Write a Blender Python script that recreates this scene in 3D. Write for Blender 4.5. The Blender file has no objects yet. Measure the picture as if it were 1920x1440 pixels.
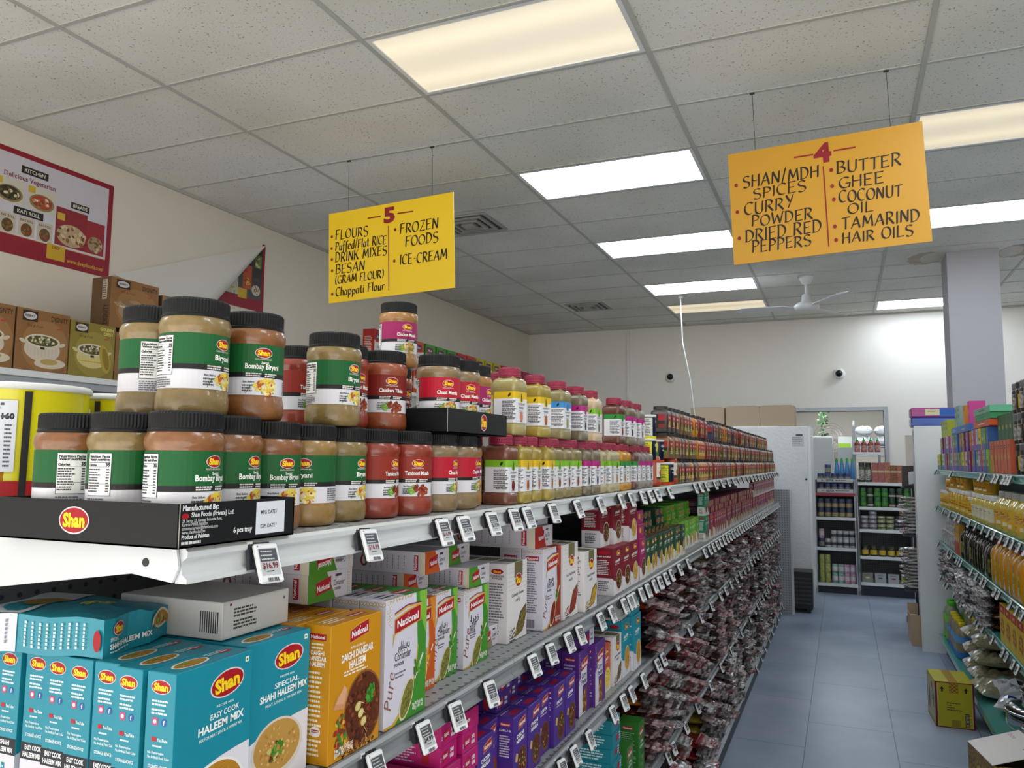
import bpy, bmesh, math, random
from mathutils import Vector, Matrix, noise
rnd = random.Random(7)
PI = math.pi
EYE = 1.55                                   # eye height above the floor (m)
SC = bpy.context.scene
COL = SC.collection

# ------------------------------------------------------------------ camera
cam_d = bpy.data.cameras.new('camera')
cam_d.sensor_width = 36.0
cam_d.lens = 36.0 * 1456.0 / 1920.0
cam_d.clip_start = 0.02
cam = bpy.data.objects.new('camera', cam_d)
COL.objects.link(cam)
R_ = ((0.9207, -0.0289, -0.3892), (0.3901, 0.0931, 0.9160), (0.0098, -0.9952, 0.0972))
m3 = Matrix([[r[0], -r[1], -r[2]] for r in R_])
m3 = m3.to_quaternion().to_matrix()
cam.matrix_world = Matrix.Translation((0, 0, EYE)) @ m3.to_4x4()
SC.camera = cam

# ------------------------------------------------------------------ world: daylight from the shop front behind the camera
w = bpy.data.worlds.new('daylight')
SC.world = w
w.use_nodes = True
wn = w.node_tree; bg = wn.nodes['Background']
wc = wn.nodes.new('ShaderNodeTexCoord'); wx = wn.nodes.new('ShaderNodeSeparateXYZ'); wn.links.new(wc.outputs['Generated'], wx.inputs[0])
wr = wn.nodes.new('ShaderNodeValToRGB')       # pale sky above, brighter lower half added to light the ceiling from below
wr.color_ramp.elements[0].position = 0.44; wr.color_ramp.elements[0].color = (1.0, 0.96, 0.90, 1)
wr.color_ramp.elements[1].position = 0.56; wr.color_ramp.elements[1].color = (0.30, 0.32, 0.34, 1)
wm = wn.nodes.new('ShaderNodeMapRange'); wm.inputs['From Min'].default_value = -1; wm.inputs['From Max'].default_value = 1
wn.links.new(wx.outputs[2], wm.inputs['Value']); wn.links.new(wm.outputs['Result'], wr.inputs['Fac']); wn.links.new(wr.outputs['Color'], bg.inputs[0])
bg.inputs[1].default_value = 2.3
COOL = ((0.80, 0.90, 1.0), 10.0)
WARM = ((1.0, 0.82, 0.50), 0.52)

# ------------------------------------------------------------------ view
SC.view_settings.view_transform = 'Standard'
SC.view_settings.look = 'None'
SC.view_settings.gamma = 1.0
SC.view_settings.exposure = 0.42
SC.cycles.max_bounces = 6
SC.cycles.diffuse_bounces = 4
SC.cycles.glossy_bounces = 3
SC.cycles.transparent_max_bounces = 8
SC.cycles.caustics_reflective = False
SC.cycles.caustics_refractive = False
SC.cycles.sample_clamp_indirect = 4.0
SC.cycles.use_denoising = True

# ------------------------------------------------------------------ materials
def lin(hx):
    hx = hx.lstrip('#')
    c = [int(hx[i:i + 2], 16) / 255 for i in (0, 2, 4)]
    return [x / 12.92 if x <= 0.04045 else ((x + 0.055) / 1.055) ** 2.4 for x in c]
MATS = {}
def mat(name, hx, rough=0.5, metal=0.0, coat=0.0, noise_=None, bump=None, hx2=None, alpha=1.0, spec=0.5, trans=0.0):
    """principled surface; noise_=(scale, mix) blends towards hx2 in object space, bump=(scale, strength)"""
    if name in MATS: return MATS[name]
    m = bpy.data.materials.new(name); m.use_nodes = True
    nt = m.node_tree; b = nt.nodes['Principled BSDF']
    c = lin(hx)
    b.inputs['Base Color'].default_value = (*c, 1)
    b.inputs['Roughness'].default_value = rough
    b.inputs['Metallic'].default_value = metal
    b.inputs['Specular IOR Level'].default_value = spec
    if coat:
        b.inputs['Coat Weight'].default_value = coat
        b.inputs['Coat Roughness'].default_value = 0.06
    if alpha < 1: b.inputs['Alpha'].default_value = alpha
    if trans: b.inputs['Transmission Weight'].default_value = trans
    if noise_ or bump:
        tc = nt.nodes.new('ShaderNodeTexCoord')
    if noise_:
        n = nt.nodes.new('ShaderNodeTexNoise'); n.inputs['Scale'].default_value = noise_[0]; n.inputs['Detail'].default_value = 3
        nt.links.new(tc.outputs['Object'], n.inputs['Vector'])
        r = nt.nodes.new('ShaderNodeValToRGB')
        c2 = lin(hx2) if hx2 else [x * 0.8 for x in c]
        lo = 0.5 - 0.5 * noise_[1]; hi = 0.5 + 0.5 * noise_[1]
        r.color_ramp.elements[0].position = 0.3; r.color_ramp.elements[1].position = 0.7
        r.color_ramp.elements[0].color = (*[a + (b2 - a) * noise_[1] for a, b2 in zip(c, c2)], 1)
        r.color_ramp.elements[1].color = (*c, 1)
        nt.links.new(n.outputs['Fac'], r.inputs['Fac']); nt.links.new(r.outputs['Color'], b.inputs['Base Color'])
    if bump:
        n2 = nt.nodes.new('ShaderNodeTexNoise'); n2.inputs['Scale'].default_value = bump[0]; n2.inputs['Detail'].default_value = 2
        nt.links.new(tc.outputs['Object'], n2.inputs['Vector'])
        bp = nt.nodes.new('ShaderNodeBump'); bp.inputs['Strength'].default_value = bump[1]; bp.inputs['Distance'].default_value = 0.01
        nt.links.new(n2.outputs['Fac'], bp.inputs['Height']); nt.links.new(bp.outputs['Normal'], b.inputs['Normal'])
    MATS[name] = m
    return m
def ink(hx):                                  # printed colour on satin card or film
    return mat('ink_' + hx.lstrip('#'), hx, 0.48, spec=0.3)
def emit(name, col, strength, node=None):
    if name in MATS: return MATS[name]
    m = bpy.data.materials.new(name); m.use_nodes = True; nt = m.node_tree
    b = nt.nodes['Principled BSDF']; b.inputs['Base Color'].default_value = (0.8, 0.8, 0.8, 1)
    b.inputs['Emission Color'].default_value = (*col, 1); b.inputs['Emission Strength'].default_value = strength
    if node: node(nt, b, strength)
    MATS[name] = m
    return m
def dots(name, hx, hx2, pitch, size, axes=(1, 2), rough=0.45, metal=0.0, every=1):
    """metal sheet with punched holes on a square grid"""
    if name in MATS: return MATS[name]
    m = mat(name, hx, rough, metal); nt = m.node_tree; b = nt.nodes['Principled BSDF']
    tc = nt.nodes.new('ShaderNodeTexCoord'); sx = nt.nodes.new('ShaderNodeSeparateXYZ')
    nt.links.new(tc.outputs['Object'], sx.inputs[0])
    def ma(op, a, bb=None):
        k = nt.nodes.new('ShaderNodeMath'); k.operation = op
        for i, x in enumerate((a, bb)):
            if x is None: continue
            if isinstance(x, (int, float)): k.inputs[i].default_value = x
            else: nt.links.new(x, k.inputs[i])
        return k.outputs[0]
    q = []
    for a in axes:
        t = ma('FRACT', ma('DIVIDE', sx.outputs[a], pitch)); t = ma('SUBTRACT', t, 0.5); q.append(ma('MULTIPLY', t, t))
    s = ma('LESS_THAN', ma('ADD', q[0], q[1]), (size / pitch) ** 2)
    mx = nt.nodes.new('ShaderNodeMix'); mx.data_type = 'RGBA'
    mx.inputs['A'].default_value = (*lin(hx), 1); mx.inputs['B'].default_value = (*lin(hx2), 1)
    nt.links.new(s, mx.inputs['Factor']); nt.links.new(mx.outputs['Result'], b.inputs['Base Color'])
    return m

# ------------------------------------------------------------------ mesh building
class MB:
    def __init__(s): s.v = []; s.f = []; s.m = []; s.s = []; s.mats = []
    def mi(s, m):
        if isinstance(m, str): m = ink(m)
        if m not in s.mats: s.mats.append(m)
        return s.mats.index(m)
    def add(s, vs, fs, m, smooth=False, T=None):
        k = len(s.v); i = s.mi(m)
        s.v.extend([tuple(T @ Vector(p)) for p in vs] if T else [tuple(p) for p in vs])
        for f in fs:
            s.f.append(tuple(a + k for a in f)); s.m.append(i); s.s.append(smooth)
    def box(s, a, b, m, bev=0.0, T=None):
        (x0, y0, z0), (x1, y1, z1) = a, b
        if bev <= 0:
            s.add([(x0, y0, z0), (x1, y0, z0), (x1, y1, z0), (x0, y1, z0), (x0, y0, z1), (x1, y0, z1), (x1, y1, z1), (x0, y1, z1)],
                  [(0, 3, 2, 1), (4, 5, 6, 7), (0, 1, 5, 4), (1, 2, 6, 5), (2, 3, 7, 6), (3, 0, 4, 7)], m, False, T)
            return
        vs = []; e = bev
        for z, ins in ((z0, e), (z0 + e, 0), (z1 - e, 0), (z1, e)):
            a0, a1, b0, b1 = x0 + ins, x1 - ins, y0 + ins, y1 - ins
            c = e * 0.6
            vs += [(a0 + c, b0, z), (a1 - c, b0, z), (a1, b0 + c, z), (a1, b1 - c, z), (a1 - c, b1, z), (a0 + c, b1, z), (a0, b1 - c, z), (a0, b0 + c, z)]
        fs = [tuple(range(7, -1, -1)), tuple(range(24, 32))]
        for r in range(3):
            for i in range(8):
                j = (i + 1) % 8
                fs.append((r * 8 + i, r * 8 + j, r * 8 + 8 + j, r * 8 + 8 + i))
        s.add(vs, fs, m, False, T)
    def lathe(s, prof, m, n=32, c=(0, 0), smooth=True, sq=0.0, rib=0.0, ribr=None, caps=True, T=None, a0=0.0):
        """prof: (r, z); sq>0 squares the section off; rib: alternate radius cut on rows named in ribr"""
        vs = []; fs = []
        for q, (r, z) in enumerate(prof):
            for i in range(n):
                a = a0 + 2 * PI * i / n
                rr = r
                if sq:
                    k = 2 + 6 * sq
                    rr = r / (abs(math.cos(a)) ** k + abs(math.sin(a)) ** k) ** (1 / k)
                if rib and (ribr is None or q in ribr) and i % 2: rr -= rib
                vs.append((c[0] + rr * math.cos(a), c[1] + rr * math.sin(a), z))
        for q in range(len(prof) - 1):
            for i in range(n):
                j = (i + 1) % n
                fs.append((q * n + i, q * n + j, q * n + n + j, q * n + n + i))
        s.add(vs, fs, m, smooth, T)
        if caps:
            s.add(vs[:n], [tuple(range(n - 1, -1, -1))], m, False, T)
            s.add(vs[-n:], [tuple(range(n))], m, False, T)
    def tube(s, pts, r, m, n=8):
        pts = [Vector(p) for p in pts]; vs = []; fs = []
        for i, p in enumerate(pts):
            d = (pts[min(i + 1, len(pts) - 1)] - pts[max(i - 1, 0)]).normalized()
            u = d.cross(Vector((0, 0, 1)) if abs(d.z) < 0.9 else Vector((1, 0, 0))).normalized(); v = d.cross(u)
            rr = r[i] if isinstance(r, (list, tuple)) else r
            for k in range(n):
                a = 2 * PI * k / n
                vs.append(p + u * rr * math.cos(a) + v * rr * math.sin(a))
        for i in range(len(pts) - 1):
            for k in range(n):
                j = (k + 1) % n
                fs.append((i * n + k, i * n + n + k, i * n + n + j, i * n + j))
        s.add(vs, fs, m, True)
        s.add(vs[:n], [tuple(range(n))], m); s.add(vs[-n:], [tuple(range(n - 1, -1, -1))], m)
    def prism(s, poly, x0, x1, m, axis=0):
        """extrude polygon (a, b) along an axis"""
        n = len(poly)
        def P(t, a, b): return ((t, a, b), (a, t, b), (a, b, t))[axis]
        vs = [P(x0, *p) for p in poly] + [P(x1, *p) for p in poly]
        fs = [tuple(range(n)), tuple(range(2 * n - 1, n - 1, -1))] + [(i, i + n, (i + 1) % n + n, (i + 1) % n) for i in range(n)]
        s.add(vs, fs, m)
    def grid(s, nx, ny, fn, m, smooth=False, mfn=None):
        vs = [fn(i / nx, j / ny) for j in range(ny + 1) for i in range(nx + 1)]
        k = len(s.v); s.v.extend(tuple(p) for p in vs)
        for j in range(ny):
            for i in range(nx):
                a = k + j * (nx + 1) + i
                s.f.append((a, a + 1, a + nx + 2, a + nx + 1)); s.m.append(s.mi(mfn(i / nx, j / ny) if mfn else m)); s.s.append(smooth)
    def mesh(s, name, recalc=False):
        me = bpy.data.meshes.new(name)
        me.from_pydata(s.v, [], s.f)
        for m in s.mats: me.materials.append(m)
        me.polygons.foreach_set('material_index', s.m)
        me.polygons.foreach_set('use_smooth', s.s)
        if recalc:
            b = bmesh.new(); b.from_mesh(me); bmesh.ops.recalc_face_normals(b, faces=b.faces); b.to_mesh(me); b.free()
        me.update()
        return me

# ------------------------------------------------------------------ printed designs (text, logos, pictures) laid on faces
TXT = {}
def glyphs(t, bold=0.0, shear=0.0):
    k = (t, bold, shear)
    if k not in TXT:
        c = bpy.data.curves.new('lettering', 'FONT'); c.body = t; c.size = 1; c.offset = bold; c.shear = shear; c.resolution_u = 2; c.fill_mode = 'FRONT'
        o = bpy.data.objects.new('lettering', c)
        me = bpy.data.meshes.new_from_object(o)
        vs = [(v.co.x, v.co.y) for v in me.vertices]; fs = [tuple(p.vertices) for p in me.polygons]
        bpy.data.objects.remove(o); bpy.data.curves.remove(c); bpy.data.meshes.remove(me)
        xs = [p[0] for p in vs] or [0, 1]
        TXT[k] = (vs, fs, min(xs), max(xs))
    return TXT[k]
class D:
    def __init__(s): s.it = []
    def rect(s, u0, v0, u1, v1, m, L=1): s.it.append((L, m, 'r', (u0, v0, u1, v1))); return s
    def poly(s, pts, m, L=1): s.it.append((L, m, 'p', ([tuple(p) for p in pts], [tuple(range(len(pts)))]))); return s
    def ell(s, cx, cy, rx, ry, m, L=2, rot=0.0, n=20):
        pts = [(cx + rx * math.cos(a) * math.cos(rot) - ry * math.sin(a) * math.sin(rot), cy + rx * math.cos(a) * math.sin(rot) + ry * math.sin(a) * math.cos(rot)) for a in [2 * PI * i / n for i in range(n)]]
        # strips across the long axis keep the picture smooth when it is wrapped round a jar
        h = n // 2
        q = [(0, 1, n - 1)] + [(i, i + 1, n - i - 1, n - i) for i in range(1, h - 1)] + [(h - 1, h, h + 1)]
        s.it.append((L, m, 'p', (pts, q))); return s
    def text(s, t, x, y, h, m, al='c', bold=0.02, shear=0.0, w=None, L=3, rot=0.0, slant=0.0):
        """h: capital height; w: squeeze to this width"""
        vs, fs, a, b = glyphs(t, bold, shear)
        k = h / 0.70; kx = k if w is None else w / max(1e-6, b - a)
        W = (b - a) * kx
        x0 = {'c': -W / 2, 'l': 0, 'r': -W}[al]
        cr, sr = math.cos(rot), math.sin(rot)
        pts = []
        for px, py in vs:
            q = (x0 + (px - a) * kx, py * k + slant * (x0 + (px - a) * kx))
            pts.append((x + q[0] * cr - q[1] * sr, y + q[0] * sr + q[1] * cr))
        s.it.append((L, m, 'p', (pts, fs))); return s
    def bars(s, x0, y1, w, n, dy, m, L=2, th=0.5, seed=1):
        """lines of print too small to read"""
        g = random.Random(seed)
        for i in range(n):
            x = x0; e = x0 + w * g.uniform(0.72, 1.0); y = y1 - i * dy
            while x < e:
                l = g.uniform(0.06, 0.2) * w
                s.it.append((L, m, 'r', (x, y - dy * th, min(x + l, e), y))); x += l + 0.025 * w
        return s
    def blobs(s, cx, cy, rx, ry, cols, n, sz, L=3, seed=1):
        """a dish of food: many small dabs of colour"""
        g = random.Random(seed)
        for i in range(n):
            a = g.uniform(0, 2 * PI); r = g.random() ** 0.55
            s.ell(cx + rx * r * math.cos(a), cy + ry * r * math.sin(a), sz * g.uniform(0.5, 1.2), sz * g.uniform(0.35, 0.9), g.choice(cols), L + (i % 3), g.uniform(0, 3), 8)
        return s
    def clip(s, w_, h):
        """cut the print off at the edges of its panel"""
        def cut(P, ax, lim, sg):
            out = []
            for i, b in enumerate(P):
                a = P[i - 1]; ia = sg * (a[ax] - lim) <= 0; ib = sg * (b[ax] - lim) <= 0
                if ia != ib:
                    t = (lim - a[ax]) / (b[ax] - a[ax]); q = [a[0] + (b[0] - a[0]) * t, a[1] + (b[1] - a[1]) * t]; q[ax] = lim; out.append(tuple(q))
                if ib: out.append(b)
            return out
        it = []
        for L, m, k, g in s.it:
            if k == 'r':
                q = (max(0, g[0]), max(0, g[1]), min(w_, g[2]), min(h, g[3]))
                if q[2] > q[0] and q[3] > q[1]: it.append((L, m, k, q))
                continue
            if all(0 <= p[0] <= w_ and 0 <= p[1] <= h for p in g[0]): it.append((L, m, k, g)); continue
            V = []; F = []
            for f in g[1]:
                P = [g[0][i] for i in f]
                for ax, lim, sg in ((0, 0, -1), (0, w_, 1), (1, 0, -1), (1, h, 1)):
                    if P: P = cut(P, ax, lim, sg)
                if len(P) > 2: F.append(tuple(range(len(V), len(V) + len(P)))); V += P
            if F: it.append((L, m, k, (V, F)))
        s.it = it; return s
    def put(s, mb, fn, step=None, du=0.0, dv=0.0):
        for n_, (L, m, k, g) in enumerate(s.it):
            L = L + 0.01 * n_            # no two prints share a plane
            if k == 'r':
                u0, v0, u1, v1 = g; n = max(1, int(math.ceil(abs(u1 - u0) / step))) if step else 1
                vs = []
                for i in range(n + 1):
                    u = u0 + (u1 - u0) * i / n
                    vs += [fn(u + du, v0 + dv, L), fn(u + du, v1 + dv, L)]
                mb.add(vs, [(2 * i, 2 * i + 2, 2 * i + 3, 2 * i + 1) for i in range(n)], m)
            else:
                mb.add([fn(u + du, v + dv, L) for u, v in g[0]], g[1], m)
EPS = 0.00013
def flat(o, U, V):
    o, U, V = Vector(o), Vector(U), Vector(V); N = U.cross(V)
    return lambda u, v, L: o + U * u + V * v + N * (L * EPS)
def cyl(r, z0=0.0, a0=0.0):
    return lambda u, v, L: ((r + L * EPS) * math.cos(a0 + u / r), (r + L * EPS) * math.sin(a0 + u / r), z0 + v)

# ------------------------------------------------------------------ objects
def tag(o, label=None, cat=None, group=None, kind=None):
    if label: o['label'] = label
    if cat: o['category'] = cat
    if group: o['group'] = group
    if kind: o['kind'] = kind
    return o
def place(o, loc, rz=0.0, rot=None):
    o.location = loc; o.rotation_euler = rot if rot else (0, 0, rz)
def thing(name, label, cat, loc=(0, 0, 0), rz=0.0, group=None, rot=None):
    o = bpy.data.objects.new(name, None); COL.objects.link(o); o.empty_display_size = 0.05
    place(o, loc, rz, rot); return tag(o, label, cat, group)
def part(name, me, parent, loc=(0, 0, 0), label=None, rot=(0, 0, 0), kind=None):
    if isinstance(me, MB): me = me.mesh(name)
    o = bpy.data.objects.new(name, me); COL.objects.link(o); o.parent = parent; o.location = loc; o.rotation_euler = rot
    return tag(o, label, None, None, kind)
def solo(name, me, label, cat, loc=(0, 0, 0), rz=0.0, group=None, rot=None):
    if isinstance(me, MB): me = me.mesh(name)
    o = bpy.data.objects.new(name, me); COL.objects.link(o); place(o, loc, rz, rot); return tag(o, label, cat, group)
def struct(name, me):
    if isinstance(me, MB): me = me.mesh(name)
    o = bpy.data.objects.new(name, me); COL.objects.link(o); o['kind'] = 'structure'; return o
def unit(name, parts, label, cat, loc, rz=0.0, group=None, rot=None):
    """a thing made of shared part meshes; one mesh alone is the thing itself; (name, mesh, [sub-parts]) nests"""
    if not isinstance(parts, list): return solo(name, parts, label, cat, loc, rz, group, rot)
    t = thing(name, label, cat, loc, rz, group, rot)
    for p in parts:
        o = part(p[0], p[1], t)
        for q in (p[2] if len(p) > 2 else []): part(q[0], q[1], o)
    return t
ONES = 'first second third fourth fifth sixth seventh eighth ninth tenth eleventh twelfth thirteenth fourteenth fifteenth sixteenth seventeenth eighteenth nineteenth'.split()
TENS = ['', '', 'twent', 'thirt', 'fort', 'fift', 'sixt', 'sevent', 'eight', 'ninet']
def nth(i):                                   # 0 -> first
    n = i + 1
    if n < 20: return ONES[n - 1]
    if n % 10 == 0: return TENS[n // 10] + 'ieth'
    return TENS[n // 10] + 'y-' + ONES[n % 10 - 1]
# ================================================================== room
CZ = EYE + 1.95                               # ceiling height
BY = 11.08; LX = -4.43; RX = 4.6; FY = -2.4
def speckle(m, hx, hx2):
    nt = m.node_tree; b = nt.nodes['Principled BSDF']
    tc = nt.nodes.new('ShaderNodeTexCoord')
    n = nt.nodes.new('ShaderNodeTexNoise'); n.inputs['Scale'].default_value = 95; n.inputs['Detail'].default_value = 1.5
    n3 = nt.nodes.new('ShaderNodeTexNoise'); n3.inputs['Scale'].default_value = 0.9; n3.inputs['Detail'].default_value = 2
    nt.links.new(tc.outputs['Object'], n.inputs['Vector']); nt.links.new(tc.outputs['Object'], n3.inputs['Vector'])
    r = nt.nodes.new('ShaderNodeValToRGB'); r.color_ramp.elements[0].position = 0.29; r.color_ramp.elements[1].position = 0.34
    r.color_ramp.elements[0].color = (*lin(hx2), 1); r.color_ramp.elements[1].color = (*lin(hx), 1)
    nt.links.new(n.outputs['Fac'], r.inputs['Fac'])
    r2 = nt.nodes.new('ShaderNodeValToRGB'); r2.color_ramp.elements[0].color = (0.86, 0.86, 0.83, 1); r2.color_ramp.elements[1].color = (1, 1, 1, 1)
    r2.color_ramp.elements[0].position = 0.35; r2.color_ramp.elements[1].position = 0.6
    nt.links.new(n3.outputs['Fac'], r2.inputs['Fac'])
    mx = nt.nodes.new('ShaderNodeMix'); mx.data_type = 'RGBA'; mx.blend_type = 'MULTIPLY'; mx.inputs['Factor'].default_value = 1
    nt.links.new(r.outputs['Color'], mx.inputs['A']); nt.links.new(r2.outputs['Color'], mx.inputs['B'])
    nt.links.new(mx.outputs['Result'], b.inputs['Base Color'])
    bp = nt.nodes.new('ShaderNodeBump'); bp.inputs['Strength'].default_value = 0.25; bp.inputs['Distance'].default_value = 0.004
    nt.links.new(n.outputs['Fac'], bp.inputs['Height']); nt.links.new(bp.outputs['Normal'], b.inputs['Normal'])
M_TILE = mat('mineral_tile', 'e2e0d8', 0.95, spec=0.1); speckle(M_TILE, 'e2e0d8', '9a958a')
M_BAR = mat('tee_bar', 'b5b4ac', 0.6, noise_=(3, 0.3))
M_WALL = mat('wall_paint', 'dcd4c6', 0.8, noise_=(1.2, 0.18), bump=(60, 0.05), spec=0.25)
M_BACK = mat('back_wall_paint', 'e6e1d8', 0.75, noise_=(0.8, 0.12), spec=0.25)
M_WHITE = mat('white_enamel', 'dfe1e0', 0.32, noise_=(4, 0.12))
M_COLM = mat('column_paint', 'a3a1a5', 0.7, noise_=(2, 0.1))

# ceiling with tile joints
X0 = -3.237 - 1.22; Y0 = 2.90 - 0.61 * 9
LIGHTS = [(-0.797 - 1.22, 0, 'w'), (-0.797 - 1.22, 3, 'c'), (-0.797 - 1.22, 6, 'c'), (-0.797 - 1.22, 9, 'c'), (-0.797 - 1.22, 11, 'w'),
          (0.423, 3, 'w'), (0.423, 6, 'c'), (0.423, 12, 'c'), (0.423, 0, 'c'), (2.863, 3, 'c'), (2.863, 7, 'c'), (2.863, 11, 'c'),
          (-0.797 - 1.22, -4, 'c'), (0.423, -4, 'c'), (2.863, -3, 'c'), (-4.457, -5, 'c')]
VENTS = [(-2.80, 5.66, 0.48), (-2.92, 9.33, 0.48)]
cb = MB()
lit = {(round(x, 2), k) for x, k, _ in LIGHTS}
for i in range(8):
    for k in range(-9, 14):
        xa = X0 + 1.22 * i; ya = 2.90 + 0.61 * k; yb = ya + 0.61
        if (round(xa, 2), k) in lit: continue
        ya = max(ya, FY); yb = min(yb, BY + 0.02)
        if yb <= ya: continue
        cb.add([(max(xa, LX), ya, CZ), (min(xa + 1.22, RX), ya, CZ), (min(xa + 1.22, RX), yb, CZ), (max(xa, LX), yb, CZ)], [(0, 3, 2, 1)], M_TILE)
def stain(cx, cy, rx, ry, hx, r2=0.0):        # brown water marks round the column head
    m = mat('water_mark_' + hx, hx, 0.95, noise_=(6, 0.6), hx2='c9c2b2', spec=0.1); n = 28
    P = [(cx + rx * math.cos(2 * PI * i / n) * (1 + 0.06 * math.sin(3 * i)), cy + ry * math.sin(2 * PI * i / n) * (1 + 0.06 * math.cos(2 * i)), CZ - 0.0006) for i in range(n)]
    cb.add(P, [tuple(range(n - 1, -1, -1))], m)
    if r2: cb.add([(cx + r2 + (x - cx) * 0.66, cy + (y - cy) * 0.8, CZ - 0.0012) for x, y, z in P], [tuple(range(n - 1, -1, -1))], mat('water_mark_pale', 'cfc9bd', 0.95, noise_=(6, 0.6), hx2='d9d6cc', spec=0.1))
stain(0.78, 8.22, 0.15, 0.25, 'b5a78f', 0.055); stain(1.52, 8.2, 0.14, 0.25, 'b0a28c', -0.04)
struct('ceiling', cb)
gb = MB()
for i in range(9):
    x = X0 + 1.22 * i
    if LX < x < RX: gb.box((x - 0.012, FY, CZ - 0.006), (x + 0.012, BY, CZ + 0.03), M_BAR)
for k in range(-8, 14):
    y = 2.90 + 0.61 * k
    gb.box((LX, y - 0.010, CZ - 0.004), (RX, y + 0.010, CZ + 0.03), M_BAR)
struct('trim_1', gb)
ab = MB()                                     # wall angle round the ceiling
ab.box((LX, FY, CZ - 0.022), (LX + 0.02, BY, CZ - 0.0005), M_BAR); ab.box((LX, BY - 0.02, CZ - 0.022), (RX, BY, CZ - 0.0005), M_BAR)
struct('trim_2', ab)

# walls
wb = MB(); wb.box((LX - 0.1, FY, 0), (LX, BY + 0.1, CZ + 0.05), M_WALL); struct('wall_left', wb)
wb = MB(); wb.box((RX, FY, 0), (RX + 0.1, BY + 0.1, CZ + 0.05), M_WALL); struct('wall_right_light_block', wb)  # unseen wall added to block outside light from this side
DX0, DX1, DZ = -0.60, 0.505, EYE + 0.68       # opening to the back room
wb = MB()
wb.box((LX, BY, 0), (DX0, BY + 0.14, CZ + 0.05), M_BACK)
wb.box((DX1, BY, 0), (0.74, BY + 0.14, CZ + 0.05), M_BACK)
wb.box((0.74, BY, EYE + 0.36), (0.95, BY + 0.14, CZ + 0.05), M_BACK); wb.box((0.95, BY, 0), (RX, BY + 0.14, CZ + 0.05), M_BACK)
wb.box((DX0, BY, DZ), (DX1, BY + 0.14, CZ + 0.05), M_BACK)
struct('wall_back', wb)
tb = MB(); M_ALU = mat('grey_metal_frame', 'a9adb2', 0.4, 0.3, noise_=(5, 0.2))
tb.box((DX0 - 0.05, BY - 0.02, DZ), (DX1 + 0.05, BY + 0.14, DZ + 0.05), M_ALU); tb.box((DX1, BY - 0.02, 0), (DX1 + 0.05, BY + 0.14, DZ), M_ALU); tb.box((DX0 - 0.05, BY - 0.02, 0), (DX0, BY + 0.14, DZ), M_ALU)
struct('trim_3', tb)
tb = MB(); tb.box((-2.87, BY - 0.03, 0), (-2.83, BY - 0.001, CZ - 0.04), M_BACK); struct('trim_4', tb)
wb = MB(); M_ROOM = mat('back_room_paint', 'e2d9cc', 0.8, noise_=(1, 0.1))
wb.box((-2.6, 14.2, 0), (2.6, 14.3, CZ), M_ROOM); wb.box((-2.7, BY + 0.14, 0), (-2.6, 14.3, CZ), M_ROOM); wb.box((2.6, BY + 0.14, 0), (2.7, 14.3, CZ), M_ROOM)
struct('wall_back_room', wb)
cb = MB(); cb.box((-2.7, BY + 0.14, EYE + 0.92), (2.7, 14.3, EYE + 1.0), mat('back_room_ceiling', 'aab0b4', 0.7, noise_=(2, 0.1))); struct('ceiling_back_room', cb)

# floor: blue vinyl tiles with worn seams
M_FLOOR = mat('blue_vinyl', '5f7486', 0.34, spec=0.45)
nt = M_FLOOR.node_tree; b = nt.nodes['Principled BSDF']
tc = nt.nodes.new('ShaderNodeTexCoord')
bk = nt.nodes.new('ShaderNodeTexBrick'); bk.offset = 0.5; bk.inputs['Scale'].default_value = 1.0
bk.inputs['Brick Width'].default_value = 0.92; bk.inputs['Row Height'].default_value = 0.46; bk.inputs['Mortar Size'].default_value = 0.0022
bk.inputs['Color1'].default_value = (*lin('98a6ba'), 1); bk.inputs['Color2'].default_value = (*lin('a1acbf'), 1); bk.inputs['Mortar'].default_value = (*lin('4a5668'), 1)
mp = nt.nodes.new('ShaderNodeMapping'); mp.inputs['Rotation'].default_value = (0, 0, PI / 2); mp.inputs['Location'].default_value = (0.1, 0.235, 0)
nt.links.new(tc.outputs['Object'], mp.inputs['Vector']); nt.links.new(mp.outputs['Vector'], bk.inputs['Vector'])
ns = nt.nodes.new('ShaderNodeTexNoise'); ns.inputs['Scale'].default_value = 2.2; ns.inputs['Detail'].default_value = 5
nt.links.new(tc.outputs['Object'], ns.inputs['Vector'])
rp = nt.nodes.new('ShaderNodeValToRGB'); rp.color_ramp.elements[0].position = 0.35; rp.color_ramp.elements[1].position = 0.7
rp.color_ramp.elements[0].color = (0.72, 0.74, 0.78, 1); rp.color_ramp.elements[1].color = (1.05, 1.02, 1.0, 1)
nt.links.new(ns.outputs['Fac'], rp.inputs['Fac'])
mx = nt.nodes.new('ShaderNodeMix'); mx.data_type = 'RGBA'; mx.blend_type = 'MULTIPLY'; mx.inputs['Factor'].default_value = 1
nt.links.new(bk.outputs['Color'], mx.inputs['A']); nt.links.new(rp.outputs['Color'], mx.inputs['B']); nt.links.new(mx.outputs['Result'], b.inputs['Base Color'])
rr = nt.nodes.new('ShaderNodeMapRange'); rr.inputs['To Min'].default_value = 0.24; rr.inputs['To Max'].default_value = 0.46
nt.links.new(ns.outputs['Fac'], rr.inputs['Value']); nt.links.new(rr.outputs['Result'], b.inputs['Roughness'])
fb = MB(); fb.box((LX - 0.1, -0.9, -0.05), (RX + 0.1, 14.3, 0), M_FLOOR); struct('floor', fb)  # stops short behind the camera so the added lower light reaches the ceiling

# square column by the far end of the aisle
kb = MB(); kb.box((0.936, 8.02, 0), (1.35, 8.43, CZ - 0.001), M_COLM); struct('column_1', kb)

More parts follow.
